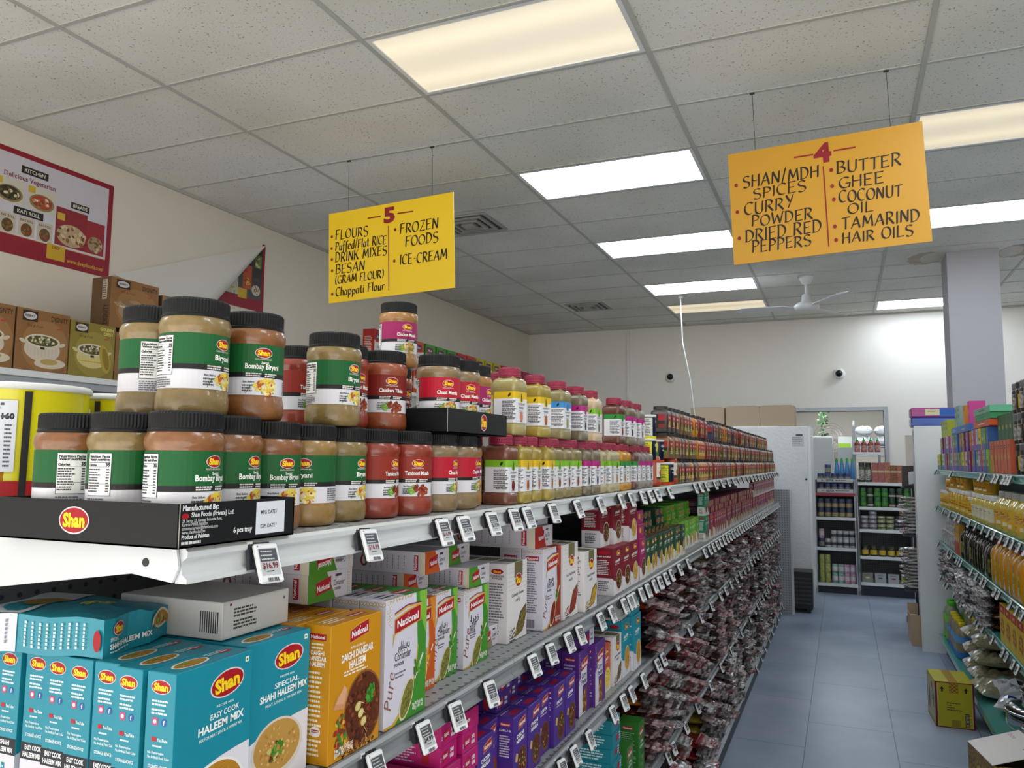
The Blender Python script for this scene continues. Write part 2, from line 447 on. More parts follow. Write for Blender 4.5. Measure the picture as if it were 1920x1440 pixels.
# ---- fluorescent troffers
def bands(cx):
    def fn(nt, b, st):
        tc = nt.nodes.new('ShaderNodeTexCoord'); sx = nt.nodes.new('ShaderNodeSeparateXYZ'); nt.links.new(tc.outputs['Object'], sx.inputs[0])
        r = nt.nodes.new('ShaderNodeMapRange'); r.inputs['From Min'].default_value = -0.29; r.inputs['From Max'].default_value = 0.29
        nt.links.new(sx.outputs[1], r.inputs['Value'])
        cr = nt.nodes.new('ShaderNodeValToRGB'); e = cr.color_ramp.elements
        e[0].position = 0.0; e[0].color = (0.62,) * 3 + (1,); e[1].position = 1.0; e[1].color = (0.62,) * 3 + (1,)
        for p, v in ((0.22, 1.0), (0.42, 0.72), (0.58, 0.72), (0.78, 1.0)):
            q = e.new(p); q.color = (v,) * 3 + (1,)
        nt.links.new(r.outputs['Result'], cr.inputs['Fac'])
        k = nt.nodes.new('ShaderNodeMath'); k.operation = 'MULTIPLY'; k.inputs[1].default_value = st
        nt.links.new(cr.outputs['Color'], k.inputs[0]); nt.links.new(k.outputs[0], b.inputs['Emission Strength'])
    return fn
M_COOL = emit('cool_diffuser', COOL[0], COOL[1], bands(0)); M_WARM = emit('warm_diffuser', WARM[0], WARM[1], bands(0))
def troffer(kind):
    f = MB()
    for a, b_ in (((-0.597, -0.297), (0.597, -0.272)), ((-0.597, 0.272), (0.597, 0.297)), ((-0.597, -0.272), (-0.575, 0.272)), ((0.575, -0.272), (0.597, 0.272))):
        f.box((*a, -0.004), (*b_, 0.02), M_WHITE)
    f.box((-0.60, -0.297, 0.02), (0.60, 0.297, 0.10), M_WHITE)
    d = MB(); d.box((-0.577, -0.274, 0.002), (0.577, 0.274, 0.008), M_WARM if kind == 'w' else M_COOL)
    return [('light_frame', f.mesh('light_frame')), ('diffuser', d.mesh('diffuser'))]
TR = {'w': troffer('w'), 'c': troffer('c')}
LL = {0: 'warm white ceiling light panel with a tape scrap, largest one, over the number five sign', 1: 'cool white ceiling light panel between the two hanging yellow signs', 2: 'cool white ceiling light panel partly hidden by the number four sign',
      3: 'cool white ceiling light panel just in front of the small warm one', 4: 'small warm ceiling light panel by the far ceiling fan', 5: 'warm ceiling light panel cut by the frame above the number four sign corner',
      6: 'cool ceiling light panel beside the lower corner of the number four sign', 7: 'cool ceiling light panel touching the square column'}
for i, (x, k, kd) in enumerate(LIGHTS):
    o = unit('ceiling_light', TR[kd], LL.get(i, 'ceiling light panel over the near shop floor outside the view'), 'ceiling light', (x + 0.61, 2.90 + 0.61 * k + 0.305, CZ), 0, 'fluorescent ceiling lights')

# ---- air vents with stepped louvres
M_VENT = mat('vent_shadow', '4a4a48', 0.8, noise_=(20, 0.3)); M_VW = mat('vent_blade', 'a8a6a0', 0.5, noise_=(9, 0.2))
def vent():
    b = MB(); s = 0.24
    b.box((-s, -s, -0.003), (s, s, -0.0005), M_VENT)
    f = MB()
    for q in range(4):
        r = s - q * 0.062; w_ = 0.022; z0 = -0.012 - 0.006 * q
        for a, c in (((-r, -r), (r, -r + w_)), ((-r, r - w_), (r, r)), ((-r, -r + w_), (-r + w_, r - w_)), ((r - w_, -r + w_), (r, r - w_))):
            f.box((*a, z0), (*c, -0.003), M_VW)
    f.box((-0.03, -0.03, -0.034), (0.03, 0.03, -0.003), M_VW)
    return [('backing', b.mesh('backing')), ('louvre_frame', f.mesh('louvre_frame'))]
VP = vent()
for i, (x, y, s) in enumerate(VENTS):
    unit('ceiling_vent', VP, ('square louvred ceiling vent half hidden behind the number five sign', 'square louvred ceiling vent beyond the number five sign, far from it')[i], 'vent', (x, y, CZ - 0.0005), 0, 'ceiling vents')

# ---- ceiling fans
M_FAN = mat('fan_white', 'd5d6d6', 0.4, noise_=(6, 0.1))
def fan(loc, label, a0, dark=False, drop=0.27, R=0.72):
    t = thing('ceiling_fan', label, 'ceiling fan', loc, 0, 'ceiling fans')
    c = MB(); c.lathe([(0.02, 0.0), (0.075, -0.0), (0.07, -0.03), (0.045, -0.075), (0.018, -0.09)][::-1], M_FAN, 24); part('canopy', c, t)
    r = MB(); r.lathe([(0.014, -drop), (0.014, -0.06)], M_FAN, 12); part('downrod', r, t)
    h = MB(); h.lathe([(0.05, -drop - 0.10), (0.105, -drop - 0.095), (0.125, -drop - 0.07), (0.125, -drop - 0.04), (0.10, -drop - 0.02), (0.055, -drop), (0.045, -drop + 0.07), (0.03, -drop + 0.08)], M_FAN, 32); part('motor', h, t)
    for q in range(3):
        a = a0 + q * 2 * PI / 3; b = MB()
        T = Matrix.Rotation(a, 4, 'Z') @ Matrix.Translation((0, 0, -drop - 0.055)) @ Matrix.Rotation(0.22, 4, 'X')
        pts = [(0.10, -0.02), (0.17, -0.02), (0.22, -0.062), (R * 0.9, -0.072), (R, -0.045), (R, 0.045), (R * 0.9, 0.065), (0.22, 0.055), (0.17, 0.02), (0.10, 0.02)]
        n = len(pts)
        b.add([(x, y, -0.004) for x, y in pts] + [(x, y, 0.004) for x, y in pts], [tuple(range(n - 1, -1, -1)), tuple(range(n, 2 * n))] + [(i, (i + 1) % n, (i + 1) % n + n, i + n) for i in range(n)], M_FAN, False, T)
        part('blade', b, t)
fan((-0.30, 8.58, CZ), 'white ceiling fan with three blades hanging over the aisle', math.radians(60))

# ---- hanging cable and wall cameras
cb = MB(); cb.tube([(-1.72, 9.14, CZ), (-1.70, 9.14, EYE + 1.4), (-1.62, 9.16, EYE + 0.95), (-1.58, 9.25, EYE + 0.48)], 0.008, mat('white_cable', 'd8d8d5', 0.5, noise_=(4, 0.1)), 8)
cb.lathe([(0.03, CZ - 0.02), (0.035, CZ - 0.0005)], M_WHITE, 16, (-1.72, 9.14))
solo('hanging_cable', cb, 'thin white cable dropping from the ceiling to the freezer cartons', 'cable')
M_LENS = mat('dark_lens', '15161a', 0.1, noise_=(5, 0.2))
for i, (x, z) in enumerate(((-2.232, EYE + 1.20), (-0.011, EYE + 1.172))):
    t = thing('security_camera', ('white dome security camera on the wall beside the hanging cable', 'white dome security camera on the wall under the ceiling fan')[i], 'security camera', (x, BY, z), 0, 'wall cameras')
    T = Matrix.Rotation(PI / 2, 4, 'X')
    b = MB(); b.lathe([(0.075, 0.0), (0.075, 0.03), (0.065, 0.05), (0.045, 0.06)], M_WHITE, 28, T=T); part('housing', b, t)
    l = MB(); l.lathe([(0.046, 0.055), (0.044, 0.075), (0.03, 0.095), (0.008, 0.102)], M_LENS, 24, T=T); part('lens_dome', l, t)

# ================================================================== yellow aisle signs, brush lettering drawn with a slanted broad nib
def arc(cx, cy, rx, ry, a, b, n=9): return [(cx + rx * math.cos(math.radians(a + (b - a) * i / n)), cy + ry * math.sin(math.radians(a + (b - a) * i / n))) for i in range(n + 1)]
G = {'A': (0.66, [[(0.0, -0.02), (0.36, 1)], [(0.36, 1), (0.62, 0)], [(0.14, 0.34), (0.56, 0.38)]]),
     'B': (0.56, [[(0.06, 1), (0.06, 0)], [(0, 1)] + arc(0.2, 0.77, 0.27, 0.23, 90, -90), arc(0.2, 0.27, 0.33, 0.27, 90, -90) + [(0, 0)]]),
     'C': (0.6, [arc(0.36, 0.5, 0.34, 0.5, 50, 300, 12)]),
     'D': (0.6, [[(0.06, 1), (0.06, 0)], [(-0.02, 1)] + arc(0.14, 0.5, 0.42, 0.5, 90, -90) + [(0, 0)]]),
     'E': (0.52, [[(0.06, 1), (0.06, 0), (0.5, 0.04)], [(0, 0.98), (0.5, 1)], [(0.06, 0.5), (0.4, 0.54)]]),
     'F': (0.5, [[(0.08, 1), (0.06, 0)], [(0, 0.97), (0.5, 1)], [(0.07, 0.52), (0.4, 0.56)]]),
     'G': (0.64, [arc(0.36, 0.5, 0.34, 0.5, 50, 330, 12), [(0.4, 0.42), (0.66, 0.44), (0.62, 0.02)]]),
     'H': (0.6, [[(0.06, 1), (0.06, 0)], [(0.54, 1), (0.54, 0)], [(0.06, 0.5), (0.54, 0.53)]]),
     'I': (0.16, [[(0.08, 1), (0.08, 0)]]),
     'K': (0.58, [[(0.06, 1), (0.06, 0)], [(0.52, 1), (0.08, 0.46)], [(0.2, 0.6), (0.56, 0)]]),
     'L': (0.5, [[(0.08, 1), (0.06, 0), (0.5, 0.05)]]),
     'M': (0.8, [[(0.06, 0), (0.14, 1), (0.4, 0.25), (0.66, 1), (0.76, 0)]]),
     'N': (0.62, [[(0.06, 0), (0.08, 1), (0.54, 0.02), (0.56, 1)]]),
     'O': (0.66, [arc(0.33, 0.5, 0.32, 0.5, 80, 440, 16)]),
     'P': (0.52, [[(0.08, 1), (0.06, 0)], [(0, 1)] + arc(0.2, 0.74, 0.3, 0.26, 90, -95)]),
     'R': (0.58, [[(0.08, 1), (0.06, 0)], [(0, 1)] + arc(0.2, 0.76, 0.28, 0.24, 90, -90) + [(0.56, 0)]]),
     'S': (0.54, [arc(0.28, 0.76, 0.24, 0.24, 40, 265, 9) + arc(0.26, 0.25, 0.25, 0.27, 85, -140, 9)]),
     'T': (0.56, [[(0.28, 0.98), (0.27, 0)], [(0, 0.95), (0.58, 1)]]),
     'U': (0.6, [[(0.06, 1)] + arc(0.3, 0.3, 0.24, 0.3, 180, 360) + [(0.55, 1)]]),
     'W': (0.86, [[(0.04, 1), (0.2, 0.0), (0.43, 0.75), (0.64, 0), (0.84, 1)]]),
     'X': (0.58, [[(0.04, 1), (0.54, 0)], [(0.54, 1), (0.02, 0)]]),
     'Y': (0.56, [[(0.04, 1), (0.28, 0.5)], [(0.54, 1), (0.2, 0)]]),
     'Z': (0.56, [[(0.04, 0.98), (0.52, 0.98), (0.04, 0.04), (0.56, 0.04)]]),
     '/': (0.34, [[(0.3, 1.15), (0.04, -0.1)]]), '-': (0.3, [[(0.04, 0.48), (0.24, 0.5)]]),
     '(': (0.26, [arc(0.3, 0.5, 0.24, 0.62, 115, 245)]), ')': (0.26, [arc(0.0, 0.5, 0.22, 0.62, 65, -65)]),
     'a': (0.46, [arc(0.2, 0.3, 0.18, 0.3, 60, 400, 10), [(0.4, 0.6), (0.4, 0.02)]]),
     'd': (0.46, [arc(0.2, 0.3, 0.18, 0.3, 60, 400, 10), [(0.4, 1.05), (0.4, 0.02)]]),
     'e': (0.46, [[(0.05, 0.3), (0.4, 0.38)] + arc(0.22, 0.32, 0.19, 0.3, 20, 310, 10)]),
     'f': (0.32, [arc(0.28, 0.9, 0.14, 0.14, 40, 180) + [(0.14, -0.25)], [(0.02, 0.56), (0.32, 0.6)]]),
     'h': (0.46, [[(0.06, 1.05), (0.06, 0)], arc(0.22, 0.36, 0.18, 0.24, 170, 0) + [(0.4, 0)]]),
     'i': (0.16, [[(0.08, 0.6), (0.08, 0)], [(0.06, 0.84), (0.11, 0.8)]]),
     'l': (0.16, [[(0.08, 1.05), (0.08, 0)]]),
     'o': (0.46, [arc(0.22, 0.3, 0.2, 0.3, 80, 440, 12)]),
     'p': (0.46, [[(0.06, 0.62), (0.06, -0.35)], arc(0.24, 0.3, 0.19, 0.3, 150, -170, 10)]),
     'r': (0.32, [[(0.06, 0.6), (0.06, 0)], arc(0.22, 0.38, 0.16, 0.22, 170, 40)]),
     't': (0.32, [[(0.14, 0.85), (0.14, 0.05), (0.3, 0.02)], [(0.0, 0.58), (0.3, 0.6)]]),
     'u': (0.46, [[(0.06, 0.6)] + arc(0.22, 0.2, 0.16, 0.2, 180, 330) + [(0.4, 0.6)], [(0.4, 0.6), (0.41, 0)]])}
def brush(d, word, u0, v0, u1, v1, h, m, g):
    tot = 0.0
    for ch in word: tot += (G[ch][0] if ch in G else 0.3) + 0.13
    kx = (u1 - u0) / (tot - 0.13); x = 0.0
    nib = Vector((0.0088, 0.0060)) * (h / 0.062) ** 0.5
    for ch in word:
        if ch not in G: x += 0.43; continue
        wd, strokes = G[ch]; jy = g.uniform(-0.03, 0.05); js = g.uniform(0.94, 1.06)
        for st in strokes:
            P = []
            for (a, b) in st:
                px = u0 + (x + a) * kx + b * h * 0.06
                P.append(Vector((px, v0 + (v1 - v0) * ((x + a) / tot) + (b * js + jy) * h)))
            for p, q in zip(P, P[1:]):
                dv = q - p
                if dv.length < 1e-6: continue
                t = dv.normalized(); nrm = Vector((-t.y, t.x)) * 0.0020 * (h / 0.06)
                pts = [p + nib / 2, p - nib / 2, q - nib / 2, q + nib / 2]
                if (pts[1] - pts[0]).cross(pts[2] - pts[1]) < 0: pts.reverse()
                d.poly(pts, m, 2)
                e = t * 0.0012
                d.poly([p - nrm - e, q - nrm + e, q + nrm + e, p + nrm - e], m, 2)
        x += wd + 0.13
S5 = [('FLOURS', 0.052, 0.417, 0.301, 0.411, 0.062), ('Puffed/Flat RICE', 0.051, 0.342, 0.437, 0.339, 0.058), ('DRINK MIXES', 0.051, 0.267, 0.441, 0.267, 0.062), ('BESAN', 0.054, 0.188, 0.275, 0.191, 0.062),
      ('(GRAM FLOUR)', 0.050, 0.123, 0.417, 0.122, 0.051), ('Chappati Flour', 0.055, 0.040, 0.421, 0.045, 0.054), ('FROZEN', 0.540, 0.389, 0.811, 0.386, 0.064), ('FOODS', 0.578, 0.300, 0.810, 0.301, 0.063), ('ICE-CREAM', 0.537, 0.187, 0.870, 0.184, 0.063)]
S4 = [('SHAN/MDH', 0.067, 0.401, 0.438, 0.403, 0.065), ('SPICES', 0.115, 0.337, 0.374, 0.338, 0.056), ('CURRY', 0.067, 0.255, 0.310, 0.264, 0.064), ('POWDER', 0.100, 0.191, 0.396, 0.190, 0.059), ('DRIED RED', 0.065, 0.114, 0.433, 0.116, 0.061),
      ('PEPPERS', 0.095, 0.052, 0.380, 0.053, 0.059), ('BUTTER', 0.523, 0.402, 0.813, 0.395, 0.061), ('GHEE', 0.529, 0.325, 0.731, 0.321, 0.057), ('COCONUT', 0.524, 0.251, 0.807, 0.242, 0.058), ('OIL', 0.561, 0.186, 0.675, 0.185, 0.052),
      ('TAMARIND', 0.529, 0.112, 0.872, 0.108, 0.058), ('HAIR OILS', 0.525, 0.042, 0.840, 0.039, 0.054)]
BL5 = [(0.024, 0.443), (0.023, 0.364), (0.025, 0.289), (0.027, 0.214), (0.028, 0.059), (0.506, 0.421), (0.498, 0.219)]
BL4 = [(0.034, 0.425), (0.032, 0.28), (0.035, 0.138), (0.499, 0.427), (0.498, 0.343), (0.501, 0.273), (0.497, 0.134), (0.498, 0.064)]
def sign(num, words, bul, dash, div, loc, label, hooks, rz):
    g = random.Random(ord(num))
    t = thing('aisle_sign', label, 'sign', loc, 0, 'hanging aisle signs', (0, -0.036, rz))
    my = mat('yellow_board_' + num, 'c48f1c' if num == '4' else 'ecc414', 0.45, noise_=(3, 0.12))
    b = MB(); b.box((-0.46, -0.003, -0.3), (0.46, 0.003, 0.3), my); o = part('board', b, t)
    d = D(); ik = '#2b2118'; rd = '#8a1f26'
    for wd in words: brush(d, *wd, ik, g)
    for (u, v) in bul: d.ell(u, v, 0.009, 0.0105, rd, 2)
    d.text(num, 0.463, 0.478, 0.093, rd, 'c', 0.05, w=0.084, L=2)
    for (a, b2) in dash: d.poly([(a[0], a[1] - 0.004), (b2[0], b2[1] - 0.004), (b2[0], b2[1] + 0.004), (a[0], a[1] + 0.004)], rd, 2)
    d.rect(div - 0.003, 0.035, div + 0.003, 0.453, rd, 2)
    lb = MB(); d.put(lb, flat((-0.46, -0.003, -0.3), (1, 0, 0), (0, 0, 1))); part('lettering', lb, t)
    T = Matrix.LocRotScale(Vector(loc), Matrix.Rotation(-0.036, 3, 'Y') , None)
    for hx in hooks:
        w_ = MB(); top = CZ - loc[2]; a = hx - loc[0]
        w_.tube([(a, 0, top), (a + 0.01, 0, 0.288 + 0.036 * a)], 0.0016, mat('thin_wire', '4a4a4a', 0.5, 0.6, noise_=(4, 0.1)), 6); wo = part('wire', w_, t)
        wo.rotation_euler = (0, 0, 0)
        c = MB(); c.box((a - 0.012, -0.006, top - 0.012), (a + 0.012, 0.006, top - 0.001), mat('dark_clip', '2a2a2a', 0.5, noise_=(9, 0.2))); part('ceiling_clip', c, wo)
        # keep the wires plumb although the board hangs a touch crooked
        wo.matrix_parent_inverse = Matrix.Rotation(-0.036, 4, 'Y').inverted()
sign('5', S5, BL5, [((0.302, 0.526), (0.4, 0.524)), ((0.523, 0.524), (0.637, 0.521))], 0.456, (-2.602, 4.12, EYE + 1.317), 'yellow hanging sign numbered five listing flours and frozen foods', (-2.93, -2.31), 0.0)
sign('4', S4, BL4, [((0.328, 0.524), (0.42, 0.523)), ((0.516, 0.525), (0.618, 0.525))], 0.463, (-0.045, 4.12, EYE + 1.342), 'yellow hanging sign numbered four listing spices, butter and oils', (-0.385, 0.255), 0.0)

# ================================================================== posters on the side wall
def poster_a():
    b = MB(); P0, P1 = 2.05, 3.59; Z0, Z1 = EYE + 1.165, EYE + 1.79; W = P1 - P0; Hh = Z1 - Z0
    b.box((LX + 0.001, P0, Z0), (LX + 0.004, P1, Z1), mat('poster_paper', 'c9c6cf', 0.22, coat=0.3, noise_=(5, 0.12)))
    d = D(); R = '#8e1f30'
    d.rect(0, 0, W, 0.115, R).rect(W - 0.035, 0, W, Hh, R).rect(0, Hh - 0.032, W, Hh, R).rect(0, 0, 0.035, Hh, R)
    d.rect(0.04, 0.113, W - 0.037, 0.117, '#b9862c', 2)
    k = '#2a2422'
    x0 = W - 0.76                             # the part inside the picture starts here
    d.rect(x0 + 0.13, 0.50, x0 + 0.30, 0.545, k, 2).text('KITCHEN', x0 + 0.215, 0.512, 0.022, '#d8d4c8', w=0.13)
    d.text('Delicious Vegetarian', x0 + 0.19, 0.455, 0.028, '#7b2634', w=0.32)
    for q, (a, c1, c2) in enumerate(((x0 - 0.02, '#3c2f1e', '#7c6a3a'), (x0 + 0.18, '#a8432c', '#c97b55'))):
        d.rect(a, 0.30, a + 0.18, 0.445, '#c8c2b4', 2).ell(a + 0.09, 0.355, 0.08, 0.05, '#8a7a52', 3).ell(a + 0.09, 0.358, 0.066, 0.04, c1, 4); d.blobs(a + 0.09, 0.358, 0.055, 0.03, [c2, '#d9cfb0', '#4b5a2b'], 16, 0.012, 5, q)
        d.rect(a, 0.40, a + 0.045, 0.44, '#c8a838', 3)
    d.rect(x0 + 0.10, 0.245, x0 + 0.285, 0.29, k, 2).text('KATI ROLL', x0 + 0.192, 0.257, 0.022, '#d8d4c8', w=0.14)
    for q in range(3):
        a = x0 + 0.02 + 0.115 * q
        d.rect(a, 0.125, a + 0.1, 0.24, '#bfb6a6', 2).text('KATI ROLL', a + 0.05, 0.213, 0.014, '#5a2b22', w=0.08); d.ell(a + 0.05, 0.165, 0.035, 0.04, ('#5b4526', '#7a3d23', '#6a4a30')[q], 3); d.blobs(a + 0.05, 0.165, 0.03, 0.035, ['#8c6a3c', '#a34a2c', '#4b5a2b'], 12, 0.01, 4, q + 5)
    d.rect(x0 + 0.46, 0.385, x0 + 0.59, 0.425, k, 2).text('BREADS', x0 + 0.525, 0.395, 0.022, '#d8d4c8', w=0.1)
    d.rect(x0 + 0.365, 0.13, x0 + 0.58, 0.37, '#8c2a33', 2).rect(x0 + 0.58, 0.13, x0 + 0.71, 0.34, '#982c36', 2)
    d.ell(x0 + 0.475, 0.205, 0.1, 0.07, '#b79c78', 3); d.blobs(x0 + 0.475, 0.205, 0.1, 0.065, ['#8a5c38', '#d0bd9c', '#6e4a30', '#cbb28a'], 40, 0.016, 4, 3)
    d.ell(x0 + 0.645, 0.195, 0.055, 0.05, '#a58a68', 3); d.blobs(x0 + 0.645, 0.195, 0.05, 0.05, ['#6e5a3c', '#cbb28a', '#7c4a30'], 22, 0.012, 4, 9)
    d.rect(x0 + 0.375, 0.29, x0 + 0.425, 0.335, '#c8a838', 3)
    d.rect(x0 + 0.32, 0.03, x0 + 0.44, 0.125, '#c9a22c', 2).text('DEEP', x0 + 0.38, 0.098, 0.018, '#7b1f28', w=0.05)
    d.text('www.deepfoods.com', x0 + 0.455, 0.035, 0.026, '#cda23a', 'l', w=0.26)
    d.put(b, flat((LX + 0.004, P0, Z0), (0, 1, 0), (0, 0, 1)))
    solo('wall_poster', b, 'red-bordered food poster taped on the wall above the casserole cartons', 'poster')
poster_a()
def poster_b():
    b = MB(); R = '#8e1f30'; y0, y1 = 4.38, 5.08; z0, z1 = EYE + 1.20, EYE + 1.80
    b.add([(LX + 0.002, 4.52, z0), (LX + 0.002, y1, z0), (LX + 0.002, y1, z1 - 0.02), (LX + 0.002, y1 - 0.03, z1 - 0.02)], [(0, 1, 2, 3)], mat('poster_dark', '2d2726', 0.3, noise_=(8, 0.2)))
    d = D(); W = y1 - y0
    d.rect(W - 0.03, 0, W, 0.575, R).poly([(0.14, 0), (W, 0), (W, 0.095), (0.225, 0.095)], R)
    d.rect(0.40, 0.08, 0.50, 0.16, '#c9a22c', 2)
    d.poly([(0.24, 0.10), (0.40, 0.10), (0.40, 0.24), (0.37, 0.24)], '#b9b3a2', 2); d.blobs(0.335, 0.14, 0.04, 0.03, ['#7c8a3a', '#c8bd96'], 16, 0.012, 3, 1)
    d.rect(0.45, 0.165, 0.55, 0.36, '#b0552c', 2).blobs(0.5, 0.22, 0.035, 0.04, ['#d9b25a', '#8c3a20'], 14, 0.012, 3, 2); d.text('Mix', 0.5, 0.30, 0.03, '#c83a5c', w=0.07)
    d.ell(0.605, 0.17, 0.05, 0.045, '#c7bfae', 2); d.blobs(0.605, 0.17, 0.04, 0.035, ['#8c6a2c', '#a8a05c', '#6e3a22'], 16, 0.011, 3, 4); d.rect(0.57, 0.245, 0.64, 0.275, '#4b4644', 2)
    d.rect(0.585, 0.36, 0.66, 0.47, '#6b7a3c', 2).blobs(0.62, 0.41, 0.03, 0.045, ['#c9bd92', '#4b5a2b'], 14, 0.011, 3, 6)
    d.put(b, flat((LX + 0.002, y0, z0), (0, 1, 0), (0, 0, 1)))
    t = thing('peeling_poster', 'dark food poster whose upper corner has peeled over, showing white paper', 'poster')
    part('printed_sheet', b, t)
    f = MB(); mw = mat('poster_back', 'd4d1cb', 0.7, noise_=(2, 0.08))
    def fn(u, v):                             # the loose sheet: top edge falls from the pinned corner, bulging off the wall
        a = Vector((0, 5.06, z1 - 0.03)).lerp(Vector((0, 3.62, z0 + 0.0)), u); c = Vector((0, 5.06, z1 - 0.03)).lerp(Vector((0, 4.47, z0 - 0.02)), u)
        c2 = Vector((0, 4.30, z0 - 0.45)); p = a.lerp(c, v)
        bul = 0.02 + 0.16 * math.sin(PI * min(1, 0.15 + 0.85 * v)) * u ** 0.8 + 0.06 * u * v
        return (LX + 0.006 + bul * (0.15 + 0.85 * v), p.y + 0.05 * u * math.sin(v * PI), p.z - 0.05 * u * math.sin(v * PI) - 0.30 * u * u * (1 - abs(2 * v - 1)) * 0.3)
    f.grid(16, 10, fn, mw, True); part('peeled_flap', f, t, label='white back of the peeled corner')
    f2 = MB()
poster_b()
# ================================================================== near gondola (aisle face at x = XF, running away from the viewer)
XF = -0.635; GY0, GY1 = 0.625, 8.62
S1, S2, S3, S4, SB = EYE - 0.0945, EYE - 0.408, EYE - 0.686, EYE - 1.05, EYE - 1.425
BPX = -1.045                                  # back panel
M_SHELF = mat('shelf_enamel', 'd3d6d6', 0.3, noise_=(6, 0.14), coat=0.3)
M_STEEL2 = mat('grey_steel_shaded', '96999b', 0.38, 0.25, noise_=(6, 0.2))  # lower shelves: grey steel, darkened in place of the weaker light there
M_DECK2 = dots('grey_deck_shaded', '989b9c', '3c3e40', 0.0254, 0.0042, (0, 1), 0.4, 0.2)  # lower decks: the same shade put into the grey
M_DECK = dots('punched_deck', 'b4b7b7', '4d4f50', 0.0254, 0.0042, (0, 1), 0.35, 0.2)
M_PEG = dots('dark_peg_panel', '4a4c4f', '1f2022', 0.0254, 0.0036, (1, 2), 0.6)
M_PEGL = dots('pale_peg_panel', 'a9abae', '707275', 0.0254, 0.0055, (0, 2), 0.5)
M_KICK = mat('kick_plate', '3a3c40', 0.5, noise_=(5, 0.2))
def shelf_mesh(L, depth, lip=0.034, holes=True, m=None, deck=None):
    m = m or M_SHELF; b = MB()
    b.box((-depth, 0.001, -0.012), (-0.006, L - 0.001, 0), deck or M_DECK)
    # rolled front edge with a concave price channel
    pr = [(-0.012, 0.0), (0.0, 0.0), (0.004, -0.004), (0.003, -0.010), (-0.003, -0.014), (-0.003, -lip + 0.006), (0.004, -lip + 0.002), (0.004, -lip - 0.003), (-0.012, -lip - 0.003)]
    n = len(pr)
    vs = [(x, 0.001, z) for x, z in pr] + [(x, L - 0.001, z) for x, z in pr]
    b.add(vs, [tuple(range(n - 1, -1, -1)), tuple(range(n, 2 * n))] + [(i, (i + 1) % n, (i + 1) % n + n, i + n) for i in range(n)], m)
    return b.mesh('shelf')
def bracket_mesh(depth):
    b = MB(); b.prism([(-depth, -0.075), (-depth + 0.01, -0.001), (-0.008, -0.001), (-0.004, -0.02), (-0.012, -0.036), (-0.07, -0.03)], -0.003, 0.0, M_SHELF, 1)
    b.lathe([(0.0045, -0.0005), (0.0045, 0.0005)], '#303030', 12, T=Matrix.Translation((-0.05, -0.0035, -0.017)) @ Matrix.Rotation(PI / 2, 4, 'X'))
    return b.mesh('shelf_bracket')
gon = thing('gondola_shelving', 'long white metal shelving unit with spices down the aisle', 'shelving', (XF, GY0, 0))
NS = 9; SL = (GY1 - GY0) / NS
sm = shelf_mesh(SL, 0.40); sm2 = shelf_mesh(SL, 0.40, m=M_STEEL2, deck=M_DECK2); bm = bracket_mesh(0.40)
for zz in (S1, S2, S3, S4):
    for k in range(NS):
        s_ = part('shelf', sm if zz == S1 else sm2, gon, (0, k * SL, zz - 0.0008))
        if k == 0: part('shelf_bracket', bm, s_, (0, 0.0, 0))
        if k == NS - 1: part('shelf_bracket', bm, s_, (0, SL, 0))
sb = shelf_mesh(SL, 0.40)
for k in range(NS): part('top_shelf', sb, gon, (BPX - XF - 0.03 - 0.40, (k + 1) * SL, S1 - 0.0008), rot=(0, 0, PI))
b = MB(); b.box((0, 0, SB - 0.004), (0.006, GY1 - GY0, S1 - 0.013), M_PEG); part('back_panel', b, gon, (BPX - XF - 0.006, 0, 0))
bdk = MB(); bdk.box((-0.42, 0, SB - 0.02), (0.02, GY1 - GY0, SB - 0.001), M_SHELF); bdk.box((0.012, 0, SB - 0.05), (0.022, GY1 - GY0, SB - 0.0005), M_SHELF); part('base_deck', bdk, gon)
bk_ = MB(); bk_.box((-0.40, 0.004, 0), (0.016, GY1 - GY0, SB - 0.02), M_KICK); part('kick_plate', bk_, gon)
um = MB(); um.box((-0.03, -0.016, 0), (0.0, 0.016, S1 - 0.014), M_KICK); um = um.mesh('upright')
for k in range(NS + 1): part('upright', um, gon, (BPX - XF - 0.006, min(max(k * SL, 0.016), GY1 - GY0 - 0.016), 0))
b = MB(); b.box((-0.93, GY1 + 0.003, 0.002), (-0.50, GY1 + 0.022, EYE - 0.28), M_PEGL)
b.box((-0.52, GY1 - 0.008, 0.002), (-0.495, GY1 + 0.03, EYE - 0.28), M_SHELF); solo('pegboard_sheet', b, 'pale perforated end panel standing at the far end of the spice shelving', 'panel')

